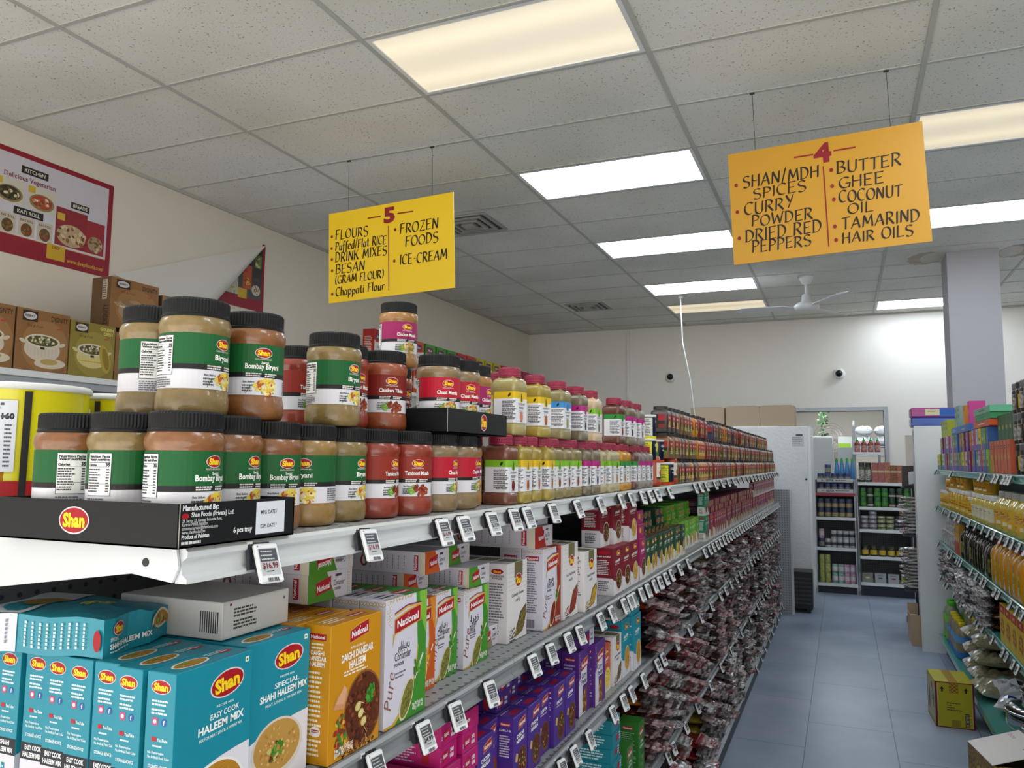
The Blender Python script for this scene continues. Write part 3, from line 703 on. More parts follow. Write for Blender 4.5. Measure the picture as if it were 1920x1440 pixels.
# ================================================================== price tags
M_TAGW = mat('tag_white', 'e6e7e8', 0.35, noise_=(30, 0.05)); M_SCR = mat('tag_screen', 'b9bcbc', 0.4, noise_=(60, 0.06)); M_BLK = mat('black_plastic', '101011', 0.42, noise_=(20, 0.2))
def tag_parts(price, red=False):
    """front faces +x, hung from its top edge"""
    w_, h = 0.0385, 0.052; T = Matrix.Rotation(math.radians(-22), 4, 'Y')
    b = MB(); b.box((0.004, -w_ / 2, -h), (0.0095, w_ / 2, 0), M_TAGW, 0.0022, T); b.box((0.0005, -w_ / 2 + 0.001, -h + 0.003), (0.004, w_ / 2 - 0.001, -0.002), M_BLK, 0, T)
    d = D(); k = '#2b2b2e'
    d.ell(-w_ / 2 + 0.0045, -0.004, 0.0012, 0.0012, '#77797c', 1, n=10)
    g = random.Random(price)
    x = -0.008
    while x < 0.009:
        e = g.choice((0.0005, 0.0009, 0.0013)); d.rect(x, -0.0505, x + e, -0.0455, k, 2); x += e + 0.0007
    sd = D(); sd.rect(-0.0145, -0.0245, 0.0145, -0.008, '#4c4e55', 1)
    for i in range(3): sd.bars(-0.0125, -0.0105 - 0.005 * i, 0.024, 1, 0.0022, '#c3c5c6', 2, 0.75, i + 3)
    sd.text('$' + price, 0, -0.0335, 0.0073, '#7b2a3f' if red else k, w=0.026, bold=0.03, L=2)
    sd.bars(-0.008, -0.0365, 0.016, 1, 0.0018, k, 2, 0.7, 4)
    f0 = flat((0.0096, 0, 0), (0, 1, 0), (0, 0, 1)); f = lambda u, v, L: T @ f0(u, v, L)
    d.put(b, f)
    s = MB(); s.box((0.0094, -0.0155, -0.0425), (0.0098, 0.0155, -0.007), M_SCR, 0, T)
    f1 = flat((0.0099, 0, 0), (0, 1, 0), (0, 0, 1)); sd.put(s, lambda u, v, L: T @ f1(u, v, L))
    c = MB(); mcl = mat('clip_film', '33343a', 0.25, noise_=(9, 0.2))
    c.box((-0.004, -w_ / 2 - 0.003, -0.030), (0.0015, w_ / 2 - 0.006, 0.004), mcl, 0, Matrix.Rotation(math.radians(-12), 4, 'Y')); c.box((-0.0045, -w_ / 2 - 0.004, -0.002), (0.001, -w_ / 2 + 0.005, 0.006), M_SHELF)
    return [('tag_body', b.mesh('tag_body'), [('tag_screen', s.mesh('tag_screen'))]), ('mounting_clip', c.mesh('mounting_clip'))]
def tag_plain(light=True):
    w_, h = 0.0385, 0.052; T = Matrix.Rotation(math.radians(-22), 4, 'Y'); b = MB()
    b.box((0.003, -w_ / 2, -h), (0.0095, w_ / 2, 0), M_TAGW, 0.002, T); b.box((0.0096, -0.0145, -0.042), (0.0098, 0.0145, -0.007), M_SCR, 0, T); b.box((0.0098, -0.0145, -0.0245), (0.00995, 0.0145, -0.009), '#4c4e55', 0, T)
    b.box((0.0098, -0.012, -0.036), (0.00995, 0.012, -0.029), '#2b2b2e', 0, T)
    b.box((-0.004, -w_ / 2 - 0.001, -0.048), (0.003, w_ / 2 - 0.001, -0.001), M_BLK, 0, T)
    return b.mesh('price_tag')
TAGM = {}
TAGP = tag_plain()
def tags_row(x, z, ys, prices, where, flip=1, near=14):
    for i, y in enumerate(ys):
        pr = prices[i] if i < len(prices) else None
        lab = 'electronic price tag clipped to the %s, %s from its %s' % (where, nth(i), 'open end' if flip > 0 else 'aisle end')
        rz = (0.0 if flip > 0 else PI) + rnd.uniform(-0.06, 0.06) - (0.10 if flip > 0 else 0)
        if pr:
            if pr not in TAGM: TAGM[pr] = tag_parts(pr, pr == '16.99')
            o = unit('price_tag', TAGM[pr], lab, 'price tag', (x, y, z), rz, 'price tags on the shelf edges', (rnd.uniform(-0.05, 0.05), 0, rz))
        else:
            o = solo('price_tag', TAGP, lab, 'price tag', (x, y, z), rz, 'price tags on the shelf edges', (rnd.uniform(-0.12, 0.12), 0, rz))
        o.scale = (0.9, 0.9, 0.9)
def dense(a, b, d): return [a + (b - a) * (i / max(1, int((b - a) / d))) for i in range(int((b - a) / d) + 1)]
tags_row(XF + 0.0052, S1 - 0.008, [0.735, 0.95, 1.17, 1.25, 1.37, 1.48, 1.55, 1.71, 1.89, 2.09, 2.31, 2.43, 2.59, 2.70, 2.81, 3.03, 3.60, 3.75, 3.91] + dense(4.2, 8.5, 0.245),
         ['16.99', '16.99', '16.99', '15.99', '15.99', '18.99', '18.99', '15.99', '14.99', '14.99', '15.99', '15.99'], 'top shelf edge')
tags_row(XF + 0.0052, S2 - 0.008, [0.98, 1.12, 1.23, 1.37, 1.59, 1.70, 1.82, 1.91, 2.09, 2.20, 2.34, 2.41, 2.46, 2.56, 2.65, 2.75, 2.84, 2.94, 3.04, 3.21, 3.4, 3.83] + dense(3.98, 8.55, 0.125),
         ['4.79', '4.99', '2.99', '2.29', '2.99', '4.99', '5.99', '2.99', '4.99', '2.99', '3.99', '2.29', '2.29', '2.99', '2.29', '2.29'], 'second shelf edge')
tags_row(XF + 0.0052, S3 - 0.008, [1.78, 1.87, 1.99, 2.21, 2.33, 2.42, 2.58, 2.79, 2.88, 3.13, 3.41, 3.7, 4.02, 4.32, 4.52, 4.75, 4.99] + dense(5.2, 8.5, 0.2),
         ['2.29', '2.29', '1.99', '2.29', '1.99', '2.29', '2.99'], 'third shelf edge')
tags_row(XF + 0.0052, S4 - 0.008, [2.95, 3.05, 3.3, 3.58, 3.95, 4.31, 4.71, 5.21, 5.7] + dense(6.0, 8.5, 0.2), [], 'fourth shelf edge')
tags_row(XF + 0.0235, SB - 0.012, dense(5.9, 8.5, 0.3), [], 'lowest deck edge')

# ================================================================== product designs
FD = {'haleem': ['#c08a2c', '#a8701f', '#d2a24a'], 'nihari': ['#5a2b1a', '#7c3a1e', '#3d1f14'], 'rice': ['#e2c84a', '#d8b83a', '#b5532a', '#ece0a0'], 'tandoori': ['#8c3320', '#a84a2a', '#6b2618'], 'chaat': ['#c79a3c', '#a8642a', '#e0cf90', '#7c8a3a'], 'seed': ['#7c7a34', '#948c40', '#5f5c26']}
RED, GOLD, CREAM = '#a8182a', '#c9a13a', '#e9e6ea'
def shan(d, cx, cy, rx, ry, rot=0.0, L=2):
    d.ell(cx, cy, rx, ry, '#d9d3d6', L, rot, 28).ell(cx, cy, rx * 0.93, ry * 0.9, '#a5141f', L + 1, rot, 28)
    d.text('Shan', cx, cy - ry * 0.46, ry * 0.95, '#f5d21b', 'c', 0.045, w=rx * 1.45, L=L + 2, rot=rot)
def national(d, x0, y0, w_, h, L=2):
    tilt = h * 0.28
    d.poly([(x0 - w_ * 0.02, y0 - tilt * 0.5 - h * 0.08), (x0 + w_ * 0.5, y0 + h * 0.02), (x0 + w_ * 1.03, y0 + tilt * 0.7), (x0 + w_ * 1.02, y0 + h + tilt * 1.1), (x0 + w_ * 0.5, y0 + h * 1.16), (x0 - w_ * 0.02, y0 + h * 0.8)], GOLD, L)
    d.poly([(x0, y0 - tilt * 0.4), (x0 + w_ * 0.5, y0 + h * 0.08), (x0 + w_, y0 + tilt * 0.9), (x0 + w_, y0 + h + tilt * 0.8), (x0 + w_ * 0.5, y0 + h * 1.05), (x0, y0 + h * 0.72)], RED, L + 1)
    d.text('National', x0 + w_ * 0.5, y0 + h * 0.30, h * 0.46, '#f1ecec', 'c', 0.03, w=w_ * 0.84, L=L + 2, slant=0.08)
    d.ell(x0 + w_ * 0.53, y0 + h * 0.88, h * 0.05, h * 0.07, '#f1ecec', L + 2, 0, 8)
def natsmall(d, cx, cy, w_, L=2):
    d.rect(cx - w_ / 2, cy - w_ * 0.16, cx + w_ / 2, cy + w_ * 0.16, RED, L).text('National', cx, cy - w_ * 0.08, w_ * 0.17, '#f1ecec', w=w_ * 0.86, L=L + 1)
def dish(d, cx, cy, rx, ry, rim, fill, cols, n, seed, L=2, sz=0.1):
    d.ell(cx, cy, rx, ry, rim, L, 0, 32).ell(cx, cy + ry * 0.06, rx * 0.9, ry * 0.86, fill, L + 1, 0, 32)
    d.blobs(cx, cy + ry * 0.06, rx * 0.72, ry * 0.66, cols, n, rx * sz, L + 2, seed)
def carton(name, w_, d_, h, base, front=None, side=None, top=None, sidecol=None, topcol=None, open_top=False):
    """origin: centre of the bottom; printed front faces +x, side panel faces -y"""
    b = MB(); mb = mat('card_' + base.lstrip('#'), base, 0.42, noise_=(14, 0.06), spec=0.35); b.box((-d_ / 2, -w_ / 2, 0), (d_ / 2, w_ / 2, h), mb, 0.0009)
    e = 0.0009
    if sidecol: D().rect(e, e, d_ - e, h - e, sidecol, 0.5).put(b, flat((-d_ / 2, -w_ / 2, 0), (1, 0, 0), (0, 0, 1)))
    if topcol: D().rect(e, e, w_ - e, d_ - e, topcol, 0.5).put(b, flat((d_ / 2, -w_ / 2, h), (0, 1, 0), (-1, 0, 0)))
    if front: front.clip(w_, h).put(b, flat((d_ / 2, -w_ / 2, 0), (0, 1, 0), (0, 0, 1)))
    if side: side.clip(d_, h).put(b, flat((-d_ / 2, -w_ / 2, 0), (1, 0, 0), (0, 0, 1)))
    t = top or D()
    t.rect(0.001, 0.0012, w_ - 0.001, 0.0019, '#6b6258', 3)      # tuck-flap edge
    t.clip(w_, d_).put(b, flat((d_ / 2, -w_ / 2, h), (0, 1, 0), (-1, 0, 0)))
    return b.mesh(name)

# --- teal haleem cartons
HW, HD, HH = 0.119, 0.0392, 0.180
TEAL = '#17879a'
def haleem(l1, l2, kind):
    W, H_ = HW, HH; d = D()
    pts = [(0, 0), (W, 0), (W, H_ * 0.43)] + [(W * (1 - t), H_ * (0.43 - 0.12 * t + 0.03 * math.sin(3 * t))) for t in (0.2, 0.4, 0.6, 0.8, 1.0)]
    d.poly(pts, '#dcd9df', 1)
    shan(d, W * 0.66, H_ * 0.845, 0.0275, 0.0150, 0.10)
    d.text('RECIPE MIX', W * 0.64, H_ * 0.715, 0.0024, '#cfe6ea', w=0.028)
    d.text(l1, W * 0.64, H_ * 0.655, 0.0062, '#f2f2ee', bold=0.012, w=0.046, L=2, slant=0.04)
    d.text(l2, W * 0.60, H_ * 0.59, 0.0082, '#f2f2ee', bold=0.03, w=0.072 if kind == 0 else 0.088, L=2, slant=0.04)
    d.text('MIX FOR MEAT, LENTIL & WHEAT MIX' if kind == 0 else 'MEAT, LENTIL & WHEAT MIX', W * 0.60, H_ * 0.55, 0.0032, '#d6e6e4', w=0.068, L=2, slant=0.04)
    if kind == 0: dish(d, W * 0.56, H_ * 0.20, 0.046, 0.036, '#e9e5df', '#b07c22', FD['haleem'], 60, 3, 2, 0.05)
    else: dish(d, W * 0.52, H_ * 0.245, 0.047, 0.036, '#d3cbbd', '#b98d45', ['#c79a52', '#a87832', '#d8b472'], 70, 4, 2, 0.05)
    d.blobs(W * 0.50, H_ * 0.22, 0.014, 0.012, ['#3f7a22', '#58922c', '#6b2a1c', '#c8b872'], 22, 0.004, 8, 5)
    d.rect(W - 0.012, H_ - 0.012, W - 0.006, H_ - 0.006, '#e6ece6', 2).ell(W - 0.009, H_ - 0.009, 0.0016, 0.0016, '#2f8a3a', 3, 0, 10)
    d.text('Net Wt. 300 g', W * 0.62, H_ * 0.03, 0.005, '#2b2b2b', w=0.032, L=3)
    s = D(); w_ = HD
    s.rect(0, 0, w_, H_ * 0.31, '#d6d3da', 1).rect(0, H_ * 0.31, w_, H_ * 0.415, '#1d1f28', 1)
    shan(s, w_ * 0.5, H_ * 0.915, 0.0135, 0.0075)
    for q in range(2): s.bars(w_ * 0.2, H_ * (0.84 - 0.05 * q), w_ * 0.6, 2, 0.0036, '#d9ecee', 2, 0.55, q)
    s.rect(w_ * 0.24, H_ * 0.695, w_ * 0.44, H_ * 0.74, '#c2477a', 2).ell(w_ * 0.34, H_ * 0.7175, 0.0023, 0.0023, '#f0e2d8', 3, 0, 12).ell(w_ * 0.66, H_ * 0.717, 0.0040, 0.0040, '#2f5a9c', 2, 0, 16).text('f', w_ * 0.66, H_ * 0.703, 0.0048, '#f2f2f2', L=3)
    s.rect(w_ * 0.25, H_ * 0.605, w_ * 0.42, H_ * 0.63, '#b3202a', 2).text('YouTube', w_ * 0.63, H_ * 0.607, 0.0034, '#e6f0f0', w=0.014, L=2)
    s.bars(w_ * 0.3, H_ * 0.585, w_ * 0.4, 1, 0.003, '#d9ecee', 2, 0.6, 8)
    s.text('No Preservative', w_ * 0.14, H_ * 0.535, 0.0028, '#d9ecee', 'l', w=0.022, L=2).text('No Artificial Food Color', w_ * 0.14, H_ * 0.51, 0.0028, '#d9ecee', 'l', w=0.030, L=2).text('STORAGE ADVICE', w_ * 0.5, H_ * 0.455, 0.0034, '#e6f0f0', w=0.026, L=2)
    a, b_ = ('EASY COOK', 'HALEEM MIX') if kind == 0 else ('SHAHI', 'HALEEM MIX')
    s.text(a, w_ * 0.52, H_ * 0.372, 0.0052, '#f0f0f0', w=0.027 if kind == 0 else 0.016, bold=0.03, L=2).text(b_, w_ * 0.5, H_ * 0.326, 0.0054, '#f0f0f0', w=0.031, bold=0.03, L=2)
    for q in range(4): s.rect(w_ * 0.42, H_ * (0.215 - 0.075 * q), w_ * 0.58, H_ * (0.258 - 0.075 * q), '#1f7f9c', 2).bars(w_ * 0.35, H_ * (0.207 - 0.075 * q), w_ * 0.3, 1, 0.002, '#4a5a68', 2, 0.7, q).poly([(w_ * 0.45, H_ * (0.245 - 0.075 * q)), (w_ * 0.5, H_ * (0.222 - 0.075 * q)), (w_ * 0.55, H_ * (0.245 - 0.075 * q)), (w_ * 0.5, H_ * (0.235 - 0.075 * q))], '#e8f0f2', 3)
    t = D(); t.ell(W * 0.34, HD * 0.5, 0.027, 0.012, '#e4e0d8', 1, 0.06, 24).ell(W * 0.34, HD * 0.5, 0.024, 0.0098, '#a87828', 2, 0.06, 24).blobs(W * 0.34, HD * 0.5, 0.017, 0.006, FD['haleem'] + ['#5a8a2c'], 20, 0.0026, 3, 6)
    t.ell(W * 0.82, HD * 0.62, 0.012, 0.005, '#a5141f', 2).bars(W * 0.6, HD * 0.8, W * 0.3, 2, 0.005, '#cfe6ea', 2)
    return carton('haleem_carton', HW, HD, HH, TEAL, d, s, t)
HAL0 = haleem('EASY COOK', 'HALEEM MIX', 0); HAL1 = haleem('SPECIAL', 'SHAHI HALEEM MIX', 1)

# --- ochre lentil-mix carton
def daighi():
    W, Dp, H_ = 0.124, 0.042, 0.182; d = D()
    national(d, W * 0.36, H_ * 0.845, 0.046, 0.0185)
    d.text('RECIPE & LENTIL MIX FOR', W * 0.52, H_ * 0.785, 0.0030, '#f3ead6', w=0.036)
    d.text('DAIGHI DANEDAR', W * 0.52, H_ * 0.715, 0.0098, '#f6f2ea', bold=0.03, w=0.078, slant=0.05).text('HALEEM', W * 0.52, H_ * 0.645, 0.0098, '#f6f2ea', bold=0.03, w=0.040, slant=0.05)
    d.bars(W * 0.26, H_ * 0.63, W * 0.5, 2, 0.0042, '#f3ead6', 2, 0.5, 4)
    d.ell(W * 0.66, H_ * 0.30, 0.047, 0.052, '#8c5a24', 2, 0, 36).ell(W * 0.66, H_ * 0.30, 0.044, 0.049, '#5c2c16', 3, 0, 36); d.blobs(W * 0.66, H_ * 0.30, 0.04, 0.045, FD['nihari'] + ['#8a4a24', '#6b3418'], 130, 0.0046, 4, 5)
    d.blobs(W * 0.80, H_ * 0.385, 0.010, 0.012, ['#3f8a2c', '#4f9a34', '#2f6a22'], 34, 0.0045, 7, 6)
    for q, (a, c) in enumerate(((0.54, 0.33), (0.60, 0.27), (0.66, 0.2))): d.ell(W * a, H_ * c, 0.0075, 0.0062, '#c8b060', 9, 0.4, 16).ell(W * a, H_ * c, 0.0058, 0.0046, '#d9cc8a', 10, 0.4, 16)
    for q in range(5): d.poly([(W * 0.56 + q * 0.004, H_ * 0.36 - q * 0.012), (W * 0.66 + q * 0.003, H_ * 0.33 - q * 0.014), (W * 0.66 + q * 0.003, H_ * 0.337 - q * 0.014), (W * 0.56 + q * 0.004, H_ * 0.366 - q * 0.012)], '#d8c890', 11)
    d.poly([(W * 0.08, H_ * 0.385), (W * 0.27, H_ * 0.36), (W * 0.35, H_ * 0.46), (W * 0.30, H_ * 0.50), (W * 0.15, H_ * 0.475)], '#c98f62', 2).poly([(W * 0.12, H_ * 0.42), (W * 0.27, H_ * 0.40), (W * 0.33, H_ * 0.50), (W * 0.27, H_ * 0.535)], '#d6a27a', 3)
    d.blobs(W * 0.22, H_ * 0.18, 0.013, 0.026, ['#a02a22', '#3f7a2a', '#c8b44a', '#7c3a22', '#5c8a34'], 50, 0.0045, 2, 8); d.blobs(W * 0.55, H_ * 0.035, 0.045, 0.006, ['#6b3a1c', '#c89a44', '#3d2413', '#a0642c'], 70, 0.003, 3, 12)
    d.text('Net Wt. 10.33 oz', W * 0.28, H_ * 0.075, 0.0052, '#f6f2ea', w=0.042, L=9, slant=0.05).text('(0.64 lb) / 293 g', W * 0.28, H_ * 0.045, 0.0052, '#f6f2ea', w=0.042, L=9, slant=0.05)
    s = D(); natsmall(s, Dp * 0.5, H_ * 0.915, 0.027); s.bars(Dp * 0.25, H_ * 0.87, Dp * 0.5, 2, 0.005, '#f0e4c4', 2, 0.5, 2)
    for q, (x, ww) in enumerate((('DAIGHI', 0.022), ('DANEDAR', 0.030), ('HALEEM', 0.024))): s.text(x, Dp * 0.5, H_ * (0.785 - 0.042 * q), 0.0058, '#f6f2ea', w=ww, bold=0.03, L=2)
    s.bars(Dp * 0.14, H_ * 0.665, Dp * 0.6, 14, 0.0062, '#f0e4c4', 2, 0.5, 3).bars(Dp * 0.14, H_ * 0.18, Dp * 0.66, 4, 0.006, '#f0e4c4', 2, 0.5, 5)
    s.ell(Dp * 0.5, H_ * 0.235, 0.0085, 0.007, '#e6e0d6', 2, 0, 20); natsmall(s, Dp * 0.5, H_ * 0.24, 0.012, 3)
    t = D(); t.rect(W * 0.55, Dp * 0.30, W * 0.85, Dp * 0.62, RED, 1).text('National', W * 0.7, Dp * 0.38, 0.006, '#f1ecec', w=0.03, L=2).bars(W * 0.1, Dp * 0.75, W * 0.4, 3, 0.0075, '#f0e4c4', 2, 0.45, 7)
    return carton('lentil_mix_carton', W, Dp, H_, '#c98a12', d, s, t), (W, Dp, H_)
DAI, DAIs = daighi()

# --- white powder cartons with a coloured band
def powder(name, l1, l2, l3, band, seedc, urdu, W=0.126, Dp=0.048, H_=0.192, fsmall=False, price='Net Wt. Poids Net'):
    d = D(); c2, c3 = band
    d.poly([(W * 0.72, H_), (W, H_), (W, 0), (W * 0.18, 0), (W * 0.5, H_ * 0.10), (W * 0.72, H_ * 0.30), (W * 0.79, H_ * 0.5)], c2, 1)
    d.poly([(W * 0.80, H_), (W, H_), (W, H_ * 0.62), (W * 0.86, H_ * 0.78)], c3, 2)
    d.poly([(0, 0), (W * 0.24, 0), (W * 0.62, H_ * 0.16), (W * 0.755, H_ * 0.34), (W * 0.80, H_ * 0.56), (W * 0.775, H_ * 0.56), (W * 0.73, H_ * 0.35), (W * 0.60, H_ * 0.185), (W * 0.2, H_ * 0.02), (0, H_ * 0.02)], GOLD, 2)
    for q in range(9): d.ell(W * (0.06 + 0.03 * (q % 3)), H_ * (0.975 - 0.022 * q), 0.0045, 0.0022, '#c2ad7c', 1, 0.6 + q, 12).ell(W * (0.06 + 0.03 * (q % 3)), H_ * (0.975 - 0.022 * q), 0.0032, 0.0013, '#e6e2e6', 2, 0.6 + q, 12)
    for q in range(8): d.ell(W * (0.1 + 0.07 * q), H_ * 0.985, 0.004, 0.0018, '#c2ad7c', 1, q, 12)
    for q, cc in enumerate(('#c9a13a', '#6b2a7a')): d.poly([(W * 0.2, H_ * (0.885 - 0.012 * q)), (W * 0.5, H_ * (0.925 - 0.012 * q)), (W * 0.86, H_ * (0.915 - 0.01 * q)), (W * 0.86, H_ * (0.90 - 0.01 * q)), (W * 0.5, H_ * (0.91 - 0.012 * q)), (W * 0.2, H_ * (0.87 - 0.012 * q))], ('#6b2a7a', '#d9a83a')[q], 3)
    d.poly([(W * 0.17, H_ * 0.62), (W * 0.215, H_ * 0.70), (W * 0.215, H_ * 0.72), (W * 0.17, H_ * 0.72)], GOLD, 3)
    national(d, W * 0.21, H_ * 0.735, W * 0.62, H_ * 0.125, 4)
    d.text(urdu, W * 0.43, H_ * 0.575, 0.0125, '#2a2730', bold=0.015, w=0.036, L=3)
    d.text(l1, W * 0.22, H_ * 0.50 if not l2 else H_ * 0.51, 0.0125, '#2a2730', 'l', 0.004, w=0.0048 * len(l1) + 0.006, L=3)
    if l2: d.text(l2, W * 0.22, H_ * 0.455, 0.0115, '#2a2730', 'l', 0.004, w=0.0048 * len(l2) + 0.006, L=3)
    d.text(l3, W * 0.22, H_ * (0.455 if not l2 else 0.42), 0.0048, '#2a2730', 'l', 0.02, w=0.028, L=3)
    for q in range(2): d.bars(W * 0.24, H_ * (0.405 - 0.03 * q), W * 0.26, 1, 0.004, '#6b6a78', 3, 0.6, q)
    d.text('Pure', W * 0.155, H_ * 0.13, 0.022, '#8c5a4a', 'l', -0.004, 0.25, w=0.056, rot=1.38, L=3)
    d.ell(W * 0.52, H_ * 0.16, 0.033, 0.0165, '#d8cfa6', 4, 1.05, 30).ell(W * 0.525, H_ * 0.165, 0.030, 0.0138, seedc[0], 5, 1.05, 30)
    g = random.Random(3)
    for q in range(70):
        a = g.uniform(0, 2 * PI); r = g.random() ** 0.5; x, y = r * 0.027 * math.cos(a), r * 0.0115 * math.sin(a); cs, sn = math.cos(1.05), math.sin(1.05)
        d.ell(W * 0.525 + x * cs - y * sn, H_ * 0.165 + x * sn + y * cs, 0.0024, 0.0015, g.choice(seedc), 6 + q % 2, g.uniform(0, 3), 8)
    d.poly([(W * 0.70, H_ * 0.30), (W * 0.74, H_ * 0.29), (W * 0.93, H_ * 0.47), (W * 0.90, H_ * 0.485)], '#d6cfc0', 5)
    d.blobs(W * 0.74, H_ * 0.36, 0.010, 0.014, ['#4f8a2a', '#6aa63a', '#3d7020'] if c2 != '#c2571c' else ['#d98a1c', '#c26a12', '#e0a83a'], 18, 0.005, 5, 4)
    d.text(price, W * 0.80, H_ * 0.075, 0.0058, '#eef0e2', w=0.034, L=5).text('400g (14.1 oz)' if not fsmall else '200g (7 oz)', W * 0.80, H_ * 0.045, 0.0058, '#eef0e2', w=0.034, L=5)
    s = D(); natsmall(s, Dp * 0.5, H_ * 0.885, Dp * 0.62)
    for q in range(8): s.ell(Dp * (0.08 + 0.12 * q), H_ * 0.965, 0.004, 0.0026, '#b9a470', 1, q, 12).ell(Dp * (0.08 + 0.12 * q), H_ * 0.965, 0.0028, 0.0015, '#dcd8dc', 2, q, 12)
    s.bars(Dp * 0.12, H_ * 0.83, Dp * 0.62, 22, 0.0055, '#6a6672', 2, 0.5, 5)
    x = Dp * 0.15
    g = random.Random(4)
    while x < Dp * 0.6: e = g.choice((0.0006, 0.001)); s.rect(x, H_ * 0.03, x + e, H_ * 0.13, '#3a3a42', 2); x += e + 0.0008
    t = D(); t.poly([(W * 0.45, 0), (W, 0), (W, Dp), (W * 0.62, Dp), (W * 0.55, Dp * 0.5)], c2, 1); t.rect(W * 0.5, Dp * 0.3, W * 0.85, Dp * 0.72, RED, 2).text('National', W * 0.675, Dp * 0.42, 0.0085, '#f1ecec', w=0.036, L=3); t.bars(W * 0.1, Dp * 0.7, W * 0.32, 2, 0.012, '#4a4652', 2, 0.5, 3)
    for q in range(6): t.ell(W * (0.05 + 0.07 * q), Dp * 0.12, 0.004, 0.002, '#b9a470', 1, q, 12)
    return carton(name, W, Dp, H_, '#d3cfda', d, s, t), (W, Dp, H_)
UR = {'dhania': '\ufe97\u062f\ufeae\ufe8e\ufef3\ufee8\ufeeb\u062f', 'haldi': '\ufef1\u062f\ufee0\ufeeb', 'zeera': '\ufe8d\ufeae\ufef3\ufeaf', 'mirch': '\ufb7a\ufead\ufee3'}
COR, CORs = powder('coriander_carton', 'Coriander', '', 'POWDER', ('#3f8a2a', '#7cb53c'), FD['seed'], '\ufead\u0648\u0627\ufb58\ufe8e\ufef4\ufee8\ufeeb\u062f')
COR2, COR2s = powder('coriander_carton', 'Coriander', '', 'POWDER', ('#3f8a2a', '#7cb53c'), FD['seed'], '\ufead\u0648\u0627\ufb58\ufe8e\ufef4\ufee8\ufeeb\u062f', 0.104, 0.042, 0.160, True)
TUR, TURs = powder('turmeric_carton', 'Turmeric', '', 'POWDER', ('#c2571c', '#d98a2a'), ['#c98a1c', '#d9a02a', '#b0701a'], '\ufef1\u062f\ufee0\ufeeb', 0.104, 0.042, 0.160, True)
CUM, CUMs = powder('cumin_carton', 'Cumin', 'Seed', 'POWDER', ('#3f8a2a', '#7cb53c'), FD['seed'], '\ufe8d\ufeae\ufef3\ufeaf', 0.112, 0.042, 0.150, True)
RCH, RCHs = powder('red_chilli_carton', 'Red Chili', '', 'POWDER', ('#8c2a1c', '#a8402a'), ['#7c2418', '#96301c', '#6b1c12'], '\ufb7a\ufead\ufee3', 0.128, 0.056, 0.192)
def lying(name, endname, c2, W, Dp, Hh, inv=False):
    """a powder carton lying flat: its printed end panel faces the aisle"""
    d = D(); d.poly([(0, 0), (W * 0.62, 0), (W * 0.5, Hh * 0.55), (W * 0.40, Hh), (0, Hh)], c2, 1)
    r = (lambda x: W - x) if inv else (lambda x: x)
    d.poly([(W * 0.17, Hh * 0.22), (W * 0.5, Hh * 0.35), (W * 0.5, Hh * 0.82), (W * 0.17, Hh * 0.65)], RED, 2).text('National', W * 0.335, Hh * 0.38, Hh * 0.2, '#f1ecec', w=W * 0.28, L=3, slant=0.12, rot=PI if inv else 0)
    d.text(endname, W * 0.69, Hh * 0.45, Hh * 0.2, '#3a3640', w=W * 0.24, L=2, bold=0.0, rot=PI if inv else 0).text('POWDER', W * 0.66, Hh * 0.28, Hh * 0.09, '#3a3640', w=W * 0.14, L=2)
    d.bars(W * 0.60, Hh * 0.85, W * 0.18, 1, 0.005, '#2a2730', 2, 0.8, 3)
    for q in range(8): d.ell(W * 0.92, Hh * (0.1 + 0.11 * q), 0.004, 0.0024, '#c2ad7c', 1, q, 12).ell(W * 0.92, Hh * (0.1 + 0.11 * q), 0.0028, 0.0014, '#dcd8dc', 2, q, 12)
    s = D(); L_ = Dp
    for q in range(7): s.bars(L_ * (0.28 + 0.075 * q), Hh * 0.8, 0.0016, 5, Hh * 0.13, '#5a5866', 2, 0.7, q)
    s.rect(L_ * 0.86, Hh * 0.15, L_ * 0.915, Hh * 0.85, RED, 2).text('National', L_ * 0.894, Hh * 0.5, 0.006, '#f1ecec', w=Hh * 0.6, L=3, rot=PI / 2)
    s.rect(L_ * 0.93, 0.001, L_ * 0.995, Hh - 0.001, '#d9cfb4', 1).ell(L_ * 0.20, Hh * 0.5, Hh * 0.2, Hh * 0.28, '#8c3a30', 2, 0, 16).ell(L_ * 0.20, Hh * 0.5, Hh * 0.1, Hh * 0.18, '#d6d0d8', 3, 0, 16)
    return carton(name, W, Dp, Hh, '#cfcbd4', d, s)
LCOR = lying('coriander_carton', 'Coriander', '#4f8a2a', 0.112, 0.19, 0.043); LCORI = lying('coriander_carton', 'Coriander', '#4f8a2a', 0.112, 0.19, 0.043, True)
LTUR = lying('turmeric_carton', 'Turmeric', '#c2571c', 0.092, 0.16, 0.040); LCUM = lying('cumin_carton', 'Cumin', '#4f8a2a', 0.098, 0.16, 0.040); LRCH = lying('red_chilli_carton', 'Red Chili', '#a8281c', 0.125, 0.25, 0.052)
